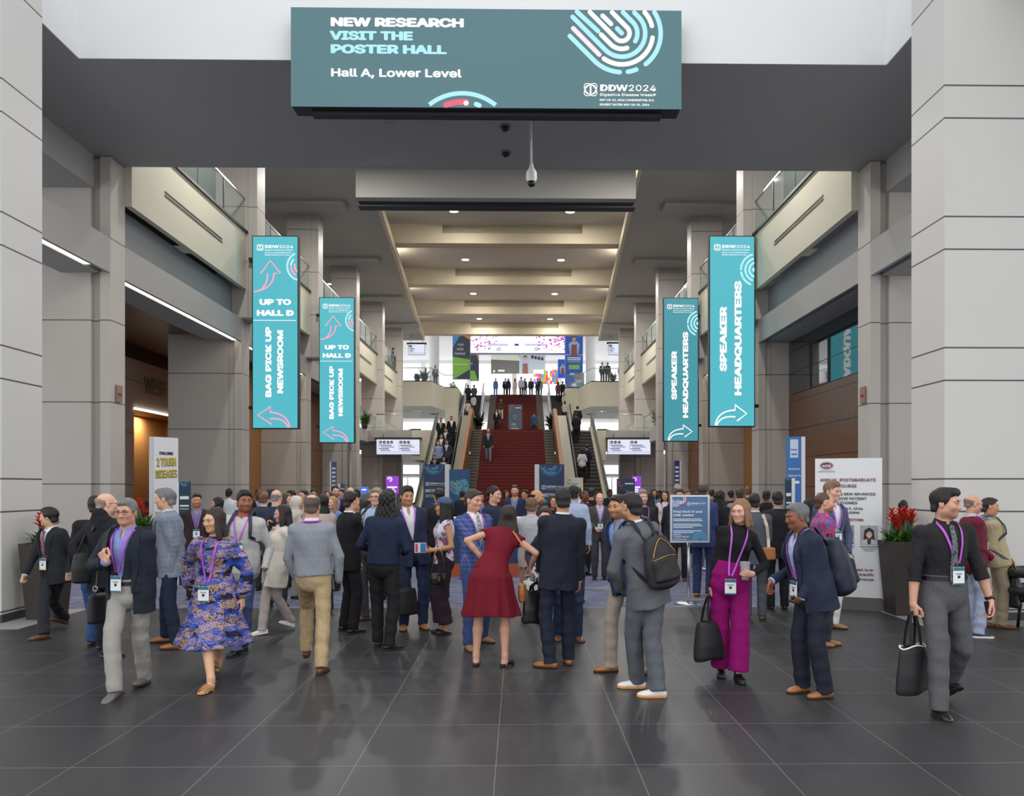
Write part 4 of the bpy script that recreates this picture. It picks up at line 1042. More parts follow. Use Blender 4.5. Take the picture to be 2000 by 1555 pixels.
lamp('doorway_lamp', 'AREA', (-13.7, 30.5, 4.36), 60, .4, WARM); lamp('bay_lamp', 'AREA', (-9.9, 30.5, 6.3), 30, .4, WARM)
POL = mat('polished_panel', (120, 122, 124), .035, metal=.85)
mb = MB(); mb.box(8.62, 8.9, 18.35, 26.0, 0, 4.68, WOODB); mb.build('wall_right', kind='structure')
mb = MB(); mb.box(8.62, 8.9, 18.35, 26.0, 4.7, 7.1, POL)
for z in (5.36, 6.05): mb.box(8.612, 8.63, 18.35, 26.0, z, z + .015, BLACK)
mb.build('wall_right_polished', kind='structure')
mb = MB(); mb.box(9.35, 9.6, 26.75, 33.9, 0, 6.4, WOODO); mb.box(8.7, 8.9, 34.65, 41.9, 0, 6.4, WOODB); mb.build('wall_right_bays', kind='structure')
# small exit signs on the second pillars
for sd in (-1, 1):
    x = X(8.19, sd); e = MB(); a, b = sorted((x, x - sd * .03)); e.box(a, b, 17.9, 18.16, 3.64, 4.0, mat('exit_frame', (150, 118, 104), .5)); o = e.build('exit_sign')
    tag(o, 'small square red exit plate on the %s second pillar' % ('left' if sd < 0 else 'right'), 'sign', 'exit plates')
    M = Matrix.Translation((x - sd * .03, 18.03, 0)) @ Matrix.Rotation(-sd * math.pi / 2, 4, 'Z'); e = MB(); e.text('EXIT', .1, 0, 3.78, mat('exit_red', (176, 52, 44), .5), M, 0, .004, .02, 'CENTER'); e.build('lettering', o)

# bridge (soffit) with white fascias
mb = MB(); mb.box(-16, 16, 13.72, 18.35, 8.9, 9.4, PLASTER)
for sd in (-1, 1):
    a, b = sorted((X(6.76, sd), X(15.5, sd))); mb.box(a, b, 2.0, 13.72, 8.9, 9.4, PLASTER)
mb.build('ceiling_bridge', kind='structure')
mb = MB(); mb.box(X(6.74, -1), X(6.74, 1), 13.7, 13.72, 8.899, 15, WHITE)
for sd in (-1, 1):
    a, b = sorted((X(6.74, sd), X(6.76, sd))); mb.box(a, b, 2.0, 13.7, 8.899, 15, WHITE)
mb.build('wall_bridge_front', kind='structure')
for sd, nm in ((-1, 'left'), (1, 'right')):
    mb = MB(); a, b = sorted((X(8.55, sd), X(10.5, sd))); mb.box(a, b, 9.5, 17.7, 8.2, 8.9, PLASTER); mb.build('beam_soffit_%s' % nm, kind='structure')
# tall ceilings: side slabs with a widening opening, coffered cream middle
def edge(y): return 5.05 + (y - 33.8) * .0554
for sd, nm in ((-1, 'left'), (1, 'right')):
    mb = MB(); pts = [(X(edge(18.2) + .14, sd), 18.36), (X(edge(63) + .14, sd), 62.98), (X(16, sd), 62.98), (X(16, sd), 18.36)]
    if sd > 0: pts = pts[::-1]
    mb.prism(pts, 13.0, 13.4, PLASTER)
    p2 = [(X(edge(18.2), sd), 18.2), (X(edge(63), sd), 63), (X(edge(63) + .15, sd), 63), (X(edge(18.2) + .15, sd), 18.2)]
    if sd > 0: p2 = p2[::-1]
    mb.prism(p2, 12.995, 13.41, CREAM2)
    for y in (32, 40, 48, 56):
        a, b = sorted((X(6.3, sd), X(9.4, sd))); mb.box(a, b, y, y + 1.0, 12.82, 13.0, PLASTER)
    mb.build('ceiling_side_%s' % nm, kind='structure')
mb = MB(); mb.box(-11, 10, 18.36, 63.6, 14.35, 14.7, mat('ceiling_white', (205, 202, 196), .8))
for y in (31.2, 39.2, 47.2, 55.2, 62.6):
    w = edge(y) + 2.2; n0, n1 = XC + .25 - 3.35, XC + .25 + 3.35
    mb.box(XC - w, XC + w, y + .4, y + .8, 13.42, 14.36, CREAM2); mb.box(XC - w, n0, y, y + .4, 13.42, 14.36, CREAM2); mb.box(n1, XC + w, y, y + .4, 13.42, 14.36, CREAM2); mb.box(n0, n1, y, y + .4, 13.42, 13.9, CREAM2)
mb.build('ceiling_coffered', kind='structure')
mb = MB(); mb.box(-16, 16, 18.2, 18.35, 9.4, 14.6, WHITE); mb.build('wall_bridge_back', kind='structure')
RING = mat('lamp_ring', (225, 222, 214), .4)
def downlight(x, y, z, lab, r=.13, grp='recessed downlights'):
    o = empty('ceiling_light', (x, y, z), 0, lab, 'light', grp)
    e = MB(); e.lathe([(r, 0), (r * 1.25, -.012), (r * 1.25, 0.0)], RING, (0, 0, 0), 20, cap=False); e.build('frame', o)
    e = MB(); e.lathe([(.001, -.006), (r, -.006)], LAMPGLOW, (0, 0, 0), 20, cap=False); e.build('diffuser', o)
for k in range(5):
    for sx, nm in ((-2.65, 'left'), (2.65, 'right')):
        downlight(XC + .25 + sx, 29.4 + 8 * k, 14.345, 'round downlight in the coffered cream ceiling, %s one of the %s row' % (nm, ('first', 'second', 'third', 'fourth', 'fifth')[k]), .2)
for sd, nm in ((-1, 'left'), (1, 'right')):
    for k, (x, y) in enumerate([(9.9, 29.5), (9.9, 37.5), (10.8, 36.2), (9.9, 45.5)]):
        downlight(X(x, sd), y, 12.99, 'small round downlight above the %s upper gallery, %s from the front' % (nm, ('nearest', 'second', 'third', 'farthest')[k]), .13, 'gallery downlights')

# ------------------------------------------------------------------ stairs, landing, far levels
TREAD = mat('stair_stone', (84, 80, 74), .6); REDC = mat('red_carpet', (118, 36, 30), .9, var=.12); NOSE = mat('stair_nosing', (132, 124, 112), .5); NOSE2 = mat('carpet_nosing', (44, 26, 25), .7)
def flight(y0, z0, y1, z1, x0, x1, c0, c1, n, root):
    mb = MB(); cp = MB(); dy, dz = (y1 - y0) / n, (z1 - z0) / n
    for i in range(n):
        mb.box(x0, x1, y0 + i * dy, y1 + .2, z0 + i * dz, z0 + (i + 1) * dz, TREAD)
        cp.box(c0, c1, y0 + i * dy - .015, y0 + (i + 1) * dy, z0 + i * dz, z0 + (i + 1) * dz + .015, REDC)
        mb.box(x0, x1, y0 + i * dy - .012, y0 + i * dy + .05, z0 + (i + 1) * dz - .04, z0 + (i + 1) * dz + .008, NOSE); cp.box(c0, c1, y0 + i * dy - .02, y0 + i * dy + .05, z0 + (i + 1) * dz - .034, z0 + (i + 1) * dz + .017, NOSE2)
    f = mb.build('flight', root); cp.build('carpet_runner', f)
LZ, TZ = 5.05, 9.88
st = empty('staircase', (XC, 36.8, 0), 0, 'wide grand staircase with red carpet rising to the upper level', 'stairs')
def under(root):
    root_inv = Matrix.Translation(-Vector(root.location)); 
    for c in root.children: c.location = -Vector(root.location)
flight(36.8, 0, 47.4, LZ, -2.62, 1.95, -2.06, 1.42, 30, st); flight(61.5, LZ, 72.7, TZ, -2.5, 2.05, -1.95, 1.5, 30, st); under(st)
mb = MB(); mb.box(-9.5, 8.6, 47.4, 62, 4.4, LZ, PLASTER); mb.box(-2.62, 1.95, 47.4, 61.5, LZ, LZ + .012, REDC); mb.build('floor_landing', kind='structure')
mb = MB(); mb.box(-14, 13, 72.7, 96, 9.3, TZ, mat('upper_floor', (215, 210, 200), .6)); mb.build('floor_upper', kind='structure')
# brass side panels along the lower flight
BRASS = mat('bronze_panel', (120, 78, 40), .5, .2); DECK = mat('escalator_deck', (112, 110, 98), .4, .4)
for sd, nm in ((-1, 'left'), (1, 'right')):
    x0, x1 = (-2.86, -2.66) if sd < 0 else (1.99, 2.19)
    mb = MB(); vs = [(y, z) for y, z in ((36.6, 0), (36.6, 1.55), (47.4, LZ + 1.25), (49.5, LZ + 1.25), (49.5, LZ), (47.4, LZ), (37, 0))]
    n = len(vs); mb.add([(x0, y, z) for y, z in vs] + [(x1, y, z) for y, z in vs], [list(range(n)), list(range(2 * n - 1, n - 1, -1))] + [(i, n + i, n + (i + 1) % n, (i + 1) % n) for i in range(n)], BRASS)
    mb.build('trim_stair_%s' % nm, kind='structure')
    x0, x1 = (-3.24, -2.87) if sd < 0 else (2.2, 2.74); mb = MB(); vs = [(36.8, 0), (36.8, .85), (47.4, LZ + .85), (48.4, LZ + .85), (48.4, LZ), (47.4, LZ), (37.2, 0)]; n = len(vs)
    mb.add([(x0, y, z) for y, z in vs] + [(x1, y, z) for y, z in vs], [list(range(n)), list(range(2 * n - 1, n - 1, -1))] + [(i, n + i, n + (i + 1) % n, (i + 1) % n) for i in range(n)], DECK); mb.build('trim_deck_%s' % nm, kind='structure')
ESTEP = mat('escalator_step', (40, 40, 42), .5); ESIDE = mat('escalator_cladding', (214, 208, 184), .5); EIN = mat('escalator_balustrade', (176, 178, 170), .3, .4)
def escalator(x0, x1, y0, z0, y1, z1, lab, side=ESIDE, inn=EIN):
    o = empty('escalator', ((x0 + x1) / 2, y0, z0), 0, lab, 'escalator', 'escalators beside the stairs')
    def slab(mb, a, b, h0, h1, m, e=.8):
        vs = [(y0 - e, z0 + h0), (y0, z0 + h0), (y1, z1 + h0), (y1 + e, z1 + h0), (y1 + e, z1 + h1), (y1, z1 + h1), (y0, z0 + h1), (y0 - e, z0 + h1)]; n = 8
        mb.add([(a, y, z) for y, z in vs] + [(b, y, z) for y, z in vs], [(0, 1, 6, 7), (1, 2, 5, 6), (2, 3, 4, 5), (15, 14, 9, 8), (14, 13, 10, 9), (13, 12, 11, 10)] + [(i, n + i, n + (i + 1) % n, (i + 1) % n) for i in range(n)], m)
    mb = MB(); slab(mb, x0, x0 + .22, -.55, .22, side); slab(mb, x1 - .22, x1, -.55, .22, side); slab(mb, x0 + .22, x1 - .22, -.55, -.12, ESTEP); mb.build('truss', o)
    mb = MB(); n = int((y1 - y0) / .4)
    for i in range(n): y = y0 + (y1 - y0) * i / n; z = z0 + (z1 - z0) * i / n; mb.box(x0 + .22, x1 - .22, y, y + (y1 - y0) / n + .02, z - .3, z + .12, ESTEP); mb.box(x0 + .22, x1 - .22, y - .004, y, z + .09, z + .12, NOSE)
    mb.build('steps', o)
    for a in (x0 + .06, x1 - .14):
        mb = MB(); slab(mb, a + .03, a + .05, .2, 1.0, inn); bo = mb.build('balustrade', o)
        mb = MB(); mb.tube([(a + .04, y0 - .8, z0 + .35), (a + .04, y0 - 1.0, z0 + .7), (a + .04, y0 - .8, z0 + 1.03), (a + .04, y0, z0 + 1.03), (a + .04, y1, z1 + 1.03), (a + .04, y1 + .9, z1 + 1.03)], .045, BLACK, 8); mb.build('handrail', o)
    under(o); return o
WG = mat('white_cladding', (236, 238, 240), .4)
escalator(-4.85, -3.25, 37.6, 0, 47.6, LZ, 'left lower escalator full of people beside the red stairs')
escalator(2.75, 4.35, 37.6, 0, 47.6, LZ, 'right lower escalator with black steps beside the red stairs')
escalator(-4.75, -3.0, 62.0, LZ, 72.6, TZ, 'left upper escalator with bright white sides and people going up', WG, WG)
escalator(2.55, 4.3, 62.0, LZ, 72.6, TZ, 'right upper escalator with bright white sides and dark steps', WG, WG)
# landing side walls and upper balconies
for sd, nm in ((-1, 'left'), (1, 'right')):
    xa = lambda o: X(o, sd)
    pts = [(xa(13), 63.3), (xa(6.15), 63.3), (xa(5.5), 67.4), (xa(4.4), 67.4), (xa(4.4), 75), (xa(13), 75)]
    if sd > 0: pts = pts[::-1]
    mb = MB(); mb.prism(pts, 8.0, TZ, CREAM)
    a, b = sorted((xa(5.5), xa(4.4))); mb.box(a, b, 67.4, 75, LZ, 8.0, CREAM); mb.build('balcony_%s' % nm, kind='structure')
    # glass on the balcony edge and the landing edge
    go = empty('glass_railing', (xa(6.2), 63.4, TZ), 0, 'glass railing round the %s upper balcony beside the stair head' % nm, 'railing', 'glass railings of the balconies')
    g = MB(); r = MB()
    for (p, q) in zip([(xa(9.0), 63.36), (xa(6.2), 63.36), (xa(5.55), 67.45)], [(xa(6.2), 63.36), (xa(5.55), 67.45), (xa(4.45), 67.45)]):
        g.add([(p[0], p[1], TZ), (q[0], q[1], TZ), (q[0], q[1], TZ + 1.05), (p[0], p[1], TZ + 1.05)], [(0, 1, 2, 3)], GLASS); r.tube([(p[0], p[1], TZ + 1.07), (q[0], q[1], TZ + 1.07)], .03, STEEL, 6); r.tube([(p[0], p[1], TZ + .03), (q[0], q[1], TZ + .03)], .05, BLACK, 6)
    g.build('glass_pane', go); r.build('handrail', go); under(go)
    go = empty('glass_railing', (xa(6.8), 49.4, LZ), 0, 'glass railing on the %s landing edge above the hanging white sign' % nm, 'railing', 'glass railings of the landing')
    g = MB(); r = MB(); P = [(xa(8.0), 49.3), (xa(6.3), 49.3), (xa(5.6), 47.45), (xa(5.1), 47.45)]
    for p, q in zip(P[:-1], P[1:]):
        g.add([(p[0], p[1], LZ), (q[0], q[1], LZ), (q[0], q[1], LZ + 1.05), (p[0], p[1], LZ + 1.05)], [(0, 1, 2, 3)], GLASS); r.tube([(p[0], p[1], LZ + 1.07), (q[0], q[1], LZ + 1.07)], .03, STEEL, 6); r.tube([(p[0], p[1], LZ + .03), (q[0], q[1], LZ + .03)], .05, BLACK, 6)
    g.build('glass_pane', go); r.build('handrail', go); under(go)
    mb = MB(); a, b = sorted((xa(5.6), xa(4.35))); mb.box(a, b, 47.3, 61.9, 3.3, LZ - .01, CREAM); mb.build('wall_landing_%s' % nm, kind='structure')
    # round column at the far opening
    mb = MB(); mb.lathe([(.42, 8), (.42, 15)], WHITE, (xa(6.7 if sd < 0 else 6.75), 70.5, 0), 24); mb.build('column_far_%s' % nm, kind='structure')
# daylit end of the building: windows at both levels
mb = MB(); mb.box(-22, 21, 94, 94.4, 9.9, 17, WHITE); mb.build('wall_back', kind='structure')
mb = MB(); mb.box(-22, 21, 64.1, 94, 16.2, 16.5, mat('upper_ceiling', (235, 236, 238), .7)); mb.build('ceiling_upper', kind='structure')
mb = MB()
for i in range(8): mb.box(-21 + i * 5.2, -16.4 + i * 5.2, 93.9, 93.98, 10.2, 15.8, DAY)
mb.build('window_1', kind='structure')
mb = MB(); mb.box(-22, 21, 66, 66.3, 0, 4.4, mat('lower_back', (150, 148, 145), .7)); mb.build('wall_back_lower', kind='structure')
for i, x0 in enumerate((-9.8, -7.6, 6.6, 8.7)):
    mb = MB(); mb.box(x0, x0 + 1.8, 65.9, 65.98, .1, 2.5, DAY); mb.box(x0, x0 + 1.8, 65.88, 65.99, 2.5, 2.6, WHITE); mb.box(x0 + .86, x0 + .94, 65.86, 65.99, .1, 2.5, STEEL); mb.box(x0, x0 + 1.8, 65.9, 65.98, 2.8, 3.5, DAY); mb.build('window_%d' % (i + 2), kind='structure')
lamp('upper_hall_daylight', 'AREA', (XC, 82, 16), 600, 6, (1, 1, 1))
lamp('lower_hall_light', 'AREA', (XC - 8, 60, 4.2), 150, 1.0, (1, 1, 1)); lamp('lower_hall_light', 'AREA', (XC + 8, 60, 4.2), 150, 1.0, (1, 1, 1))
# ------------------------------------------------------------------ screens, banners, signs
def led(name, c, e=1.0): return mat(name, c, emit=e)
TEAL = led('led_teal', (80, 119, 127)); TEALB = led('led_teal_banner', (82, 186, 200)); TEALD = led('led_teal_dim', (66, 150, 164))
LW = led('led_white', (255, 255, 255)); LCY = led('led_cyan', (178, 240, 250)); LPK = led('led_pink', (255, 168, 196)); LRD = led('led_red', (238, 98, 122)); LPALE = led('led_pale_pink', (252, 232, 238))
NAVY = mat('print_navy', (40, 62, 96), .5); PW = mat('print_white', (236, 238, 240), .5); PGRN = mat('print_mint', (140, 200, 176), .5); PCY = mat('print_cyan', (96, 176, 214), .5); PBL = mat('print_blue', (58, 128, 182), .5); PRED = mat('print_red', (206, 84, 104), .5)
WHITEP = mat('white_panel', (226, 228, 231), .55); MAROON = mat('print_maroon', (122, 30, 52), .5); DGREY = mat('print_dark', (58, 58, 62), .5); SCRBACK = mat('screen_housing', (28, 28, 30), .5)

def icon(mb, x, z, s, m, M, y=0.0, w=.12):
    """round-cornered emblem of two crossing rings with an upright bar"""
    for sg in (-1, 1):
        pts = []
        for i in range(33):
            a = 2 * math.pi * i / 32; u, v = .62 * math.cos(a), .36 * math.sin(a); c, q = math.cos(sg * .75), math.sin(sg * .75); pts.append((x + (u * c - v * q) * s, z + (u * q + v * c) * s))
        mb.stroke(pts, w * s * .55, m, M, y, cap=False)
        mb.stroke([(x + sg * .16 * s + .3 * s * sg * math.cos(a), z + .36 * s * math.sin(a)) for a in [(-1.5 + 3 * k / 14) for k in range(15)]], w * s * .5, m, M, y)
    mb.rect(x - .07 * s, x + .07 * s, z - .34 * s, z + .34 * s, m, M, y)
def logo(mb, x, z, h, m, M, y=0.0, small=True, full=True):
    """emblem + DDW2024 + line below; h = cap height, x = left edge"""
    icon(mb, x + h * .95, z + h * .12, h * 1.5, m, M, y)
    x1 = x + h * 2.05
    mb.text('DDW', h * 1.38, x1, z, m, M, y, bold=.03, lw=h * 3.35); mb.text('2024', h * 1.38, x1 + h * 3.42, z, m, M, y, bold=-.006, lw=h * 3.3)
    if small:
        mb.text('Digestive Disease Week\u00ae', h * .55, x1, z - h * .62, m, M, y, bold=.004, lw=h * 6.75)
    if full:
        mb.text('MAY 18-21, 2024 | WASHINGTON, D.C.', h * .42, x1, z - h * 1.22, m, M, y, bold=.022, lw=h * 6.6); mb.text('EXHIBIT DATES: MAY 18-21, 2024', h * .42, x1, z - h * 1.78, m, M, y, bold=.022, lw=h * 6.0)
def fingerprint(mb, cx, cz, r, M, cols, y=0.0, clip=None):
    """concentric open loops: arcs round (cx,cz) running on as 45-degree lines; clip=(xmin,xmax,zmin,zmax)"""
    w = r * .118
    rings = [(.0, None), (.2, (-1.4, 300)), (.4, (-.2, 290)), (.6, (-1.1, 405)), (.8, (.25, 370)), (1.0, (-.95, 262))]
    def run(pts, m):
        if clip:
            seg = []
            for p in pts:
                ok = clip[0] <= p[0] <= clip[1] and clip[2] <= p[1] <= clip[3]
                if ok: seg.append(p)
                elif seg:
                    if len(seg) > 1: mb.stroke(seg, w, m, M, y, cap=len(seg) < 3 or True)
                    seg = []
            if len(seg) > 1: mb.stroke(seg, w, m, M, y)
        else: mb.stroke(pts, w, m, M, y)
    def path(rr, ext, a0, a1, ext2=0):
        P = arc(cx, cz, rr, a0, a1, 40)
        if ext > 0:
            d = (-math.sqrt(.5), math.sqrt(.5)); q = [(P[0][0] + d[0] * ext * k / 20, P[0][1] + d[1] * ext * k / 20) for k in range(20, 0, -1)]; P = q + P
        if ext2 > 0:
            d = (-math.sqrt(.5), math.sqrt(.5)); P = P + [(P[-1][0] + d[0] * ext2 * k / 20, P[-1][1] + d[1] * ext2 * k / 20) for k in range(1, 21)]
        return P
    r5 = [r * k for k in (.205, .41, .615, .815, 1.02)]
    run(path(r5[0], r * 1.15, 225, 405, r * .75), cols[1]); run([(cx - .12 * r, cz + .12 * r), (cx + .0, cz)], cols[0])
    run(path(r5[1], r * .35, 225, 290), cols[1]); run(path(r5[1], 0, 330, 405, r * .6), cols[0]); run([(cx - .5 * r, cz + .45 * r), (cx - .28 * r, cz + .24 * r)], cols[1])
    run(path(r5[2], r * 1.2, 225, 405, r * .5), cols[0]); run([(cx - .62 * r - r * .55, cz + .05 * r + r * .5), (cx - .62 * r, cz + .05 * r)], cols[0])
    run(path(r5[3], 0, 235, 352), cols[1]); run(path(r5[3], 0, 14, 45, r * .3), cols[1]); P = path(r5[3], r * .95, 225, 226)[:-6]; run([(p[0] - .02 * r, p[1] + .02 * r) for p in P][::1], cols[2]); 
    run(path(r5[4], r * .9, 225, 267), cols[0]); run(path(r5[4], 0, 279, 292), cols[0]); run(path(r5[4], 0, 308, 405, r * .3), cols[0])

def panelM(x, y, z=0, rz=0): return Matrix.Translation((x, y, z)) @ Matrix.Rotation(rz, 4, 'Z')

# --- big screen over the hall
pA, pB = W(568, 14, 13.35), W(1331, 213, 13.35)
x0, x1, zt, zb = pA.x, pB.x, pA.z, pB.z; w_ = x1 - x0; px = w_ / 763
o = empty('led_screen', ((x0 + x1) / 2, 13.5, zb), 0, 'large teal video screen reading NEW RESEARCH VISIT THE POSTER HALL on the white bridge', 'screen')
M = panelM(0, 13.35)
mb = MB(); mb.box(x0 + .02, x1 - .02, 13.36, 13.695, zb - .005, zt, SCRBACK); mb.box(x0 + .3, x1 - .3, 13.5, 13.68, zb - .06, zb + .3, BLACK); mb.build('housing', o)
mb = MB(); mb.rect(x0, x1, zb, zt, TEAL, M, .01, .01); mb.build('display', o)
mb = MB(); U = lambda u: x0 + (u - 568) * px; V = lambda v: zt - (v - 14.5) * (zt - zb) / 198
for t, c, wd, v in (('NEW RESEARCH', LW, 259, 51), ('VISIT THE', LCY, 162, 78), ('POSTER HALL', LCY, 226, 105)):
    mb.text(t, 29.5 * px, U(645), V(v), c, M, -.002, .004, .05, lw=wd * px)
mb.text('Hall A, Lower Level', 28.5 * px, U(645), V(152), LW, M, -.002, .004, .028, lw=254 * px); mb.build('lettering', o)
mb = MB(); logo(mb, U(1137), V(177), 16.2 * px, LW, M, -.002); mb.build('emblem', o)
mb = MB(); fingerprint(mb, U(1213.5), V(61), 75 * px, M, (LCY, LW, LPALE), -.002, clip=(x0, x1, zb, zt - .03)); 
a = math.degrees(math.asin(.35)); cz = V(262); r = 72 * px
def clipz(pts, z): return [p for p in pts if p[1] >= z]
mb.stroke(clipz(arc(U(902), V(290), 103 * px, 160, 20, 90), zb + .03), 8.5 * px, LCY, M, -.002, cap=False)
mb.stroke(clipz(arc(U(902), V(290), 86 * px, 150, 85, 60), zb + .03), 11 * px, LRD, M, -.002); mb.disc(U(909), V(204.4), 5 * px, LPALE, M, -.008); mb.stroke(clipz(arc(U(902), V(290), 86 * px, 72, 50, 30), zb + .03), 9 * px, LCY, M, -.002); mb.build('artwork', o)
under(o)
# --- screen behind the bridge (seen from the back)
pA, pB = W(699, 334, 18.6), W(1239, 404, 18.6)
o = empty('led_screen', ((pA.x + pB.x) / 2, 18.8, pB.z), 0, 'back of a wide screen hung behind the bridge, beige casing with black lower edge', 'screen')
mb = MB(); mb.box(pA.x, pB.x, 18.352, 18.62, W(0, 389, 18.6).z, 9.3, mat('beige_casing', (186, 184, 176), .6)); mb.build('casing', o)
mb = MB(); mb.box(pA.x - .01, pB.x + .03, 18.64, 18.95, pB.z, 9.3, SCRBACK); mb.build('housing', o); under(o)

# --- vertical banners
def arrow_up(mb, M, U, V, m, w):        # curved arrow pointing up
    mb.stroke([U(515.5, 546), (U(504, 542))], w, m, M, -.002) if False else None
def banner(xa, xb, yt, yb, Y, bg, lab, kind):
    a, b = W(xa, yt, Y), W(xb, yb, Y); x0, x1, zt, zb = a.x, b.x, a.z, b.z; ww, hh = x1 - x0, zt - zb
    o = empty('led_banner', ((x0 + x1) / 2, Y + .1, zb), 0, lab, 'banner', 'vertical video banners')
    mb = MB(); mb.box(x0 - .03, x1 + .03, Y + .01, Y + .22, zb - .03, zt + .03, SCRBACK); q0 = x0 - .2 if kind == 'L' else x1 - .1; mb.box(q0, q0 + .3, Y + .2, Y + .352, zb + .6, zb + .7, SCRBACK); mb.box(q0, q0 + .3, Y + .2, Y + .352, zt - .7, zt - .6, SCRBACK); mb.build('housing', o)
    M = panelM(0, Y); mb = MB(); mb.rect(x0, x1, zb, zt, bg, M, .01, .01); mb.build('display', o)
    U = lambda u: x0 + u * ww; V = lambda v: zt - v * hh
    mb = MB(); logo(mb, U(.075), V(.06), ww * .093, LW, M, -.002); mb.build('emblem', o)
    mb = MB(); r = ww * .5
    if kind == 'L':
        cx, cz = U(1.09), V(.155)
        for rr, a0, a1, m in ((.32, 120, 178, LCY), (.32, 185, 250, LCY), (.235, 140, 172, LCY), (.235, 185, 232, LPK), (.15, 165, 240, LPK), (.10, 100, 150, LPALE)): mb.stroke([p for p in arc(cx, cz, rr * ww, a0, a1) if p[0] < x1 - .02], ww * .045, m, M, -.002)
    else:
        cx, cz = U(1.06), V(.175)
        for rr, a0, a1, m in ((.36, 108, 178, LCY), (.36, 190, 205, LCY), (.36, 212, 245, LCY), (.26, 110, 200, LCY), (.26, 208, 245, LCY), (.17, 110, 170, LCY), (.17, 178, 245, LCY), (.08, 90, 250, LCY)): mb.stroke([p for p in arc(cx, cz, rr * ww, a0, a1) if p[0] < x1 - .02], ww * .05, m, M, -.002)
    mb.build('artwork', o)
    mb = MB(); T = lambda t, rot_x, v0, v1, sz: mb.text(t, sz, U(rot_x), V(v1), LW, M, -.002, .004, .03, rot=math.pi / 2, sx=1) 
    def vert(t, u_base, vtop, vbot, cap):
        me = text_mesh(t, .05, 'LEFT', 1.0)[0]; wid = max(p[0] for p in me) - min(p[0] for p in me); sz = cap / .73 * ww; mb.text(t, sz, U(u_base), V(vbot), LW, M, -.002, .004, .05, rot=math.pi / 2, sx=(vbot - vtop) * hh / (wid * sz))
    if kind == 'L':
        mb.text('UP TO', .222 * ww, U(.5), V(.355), LW, M, -.002, .004, .055, 'CENTER', lw=.71 * ww); mb.text('HALL D', .222 * ww, U(.5), V(.412), LW, M, -.002, .004, .055, 'CENTER', lw=.83 * ww); mb.rect(U(.02), U(.96), V(.4395), V(.436), LW, M, -.002)
        vert('BAG PICK UP', .405, .472, .84, .165); vert('NEWSROOM', .67, .49, .82, .165)
    else:
        vert('SPEAKER', .365, .368, .712, .195); vert('HEADQUARTERS', .7, .235, .84, .195)
    mb.build('lettering', o)
    mb = MB(); w = ww * .034
    S = lambda pts, m: mb.stroke([(U(u), V(v)) for u, v in pts], w, m, M, -.002)
    def bez(p0, p1, p2, n=14): return [((1 - t) ** 2 * p0[0] + 2 * t * (1 - t) * p1[0] + t * t * p2[0], (1 - t) ** 2 * p0[1] + 2 * t * (1 - t) * p1[1] + t * t * p2[1]) for t in [k / n for k in range(n + 1)]]
    if kind == 'L':
        S([(.18, .192), (.39, .125), (.62, .192), (.47, .193)], LPK); S(bez((.47, .193), (.47, .27), (.04, .288)), LPK); S(bez((.33, .195), (.33, .255), (.14, .284)), LPK)
        S([(.41, .98), (.105, .932), (.40, .889), (.39, .918)], LPK); S(bez((.39, .918), (.78, .925), (.82, .995)), LPK); S(bez((.39, .952), (.70, .945), (.78, .995)), LPK)
    else:
        S([(.62, .972), (.83, .935), (.56, .888), (.56, .917)], LW); S(bez((.56, .917), (.17, .92), (.12, .995)), LW); S(bez((.56, .952), (.23, .945), (.155, .995)), LW)
    mb.build('arrow', o); under(o)
banner(494, 581, 462, 836, 25.65, TEALB, 'front left teal vertical banner reading UP TO HALL D, BAG PICK UP, NEWSROOM', 'L')
banner(624.5, 691, 582, 864, 33.55, TEALB, 'farther, smaller left teal banner reading UP TO HALL D, BAG PICK UP, NEWSROOM', 'L')
banner(1387, 1473, 462, 832, 25.65, TEALB, 'front right bright teal vertical banner reading SPEAKER HEADQUARTERS', 'R')
banner(1297, 1363, 583, 861, 33.55, TEALD, 'farther, darker right teal banner reading SPEAKER HEADQUARTERS', 'R')

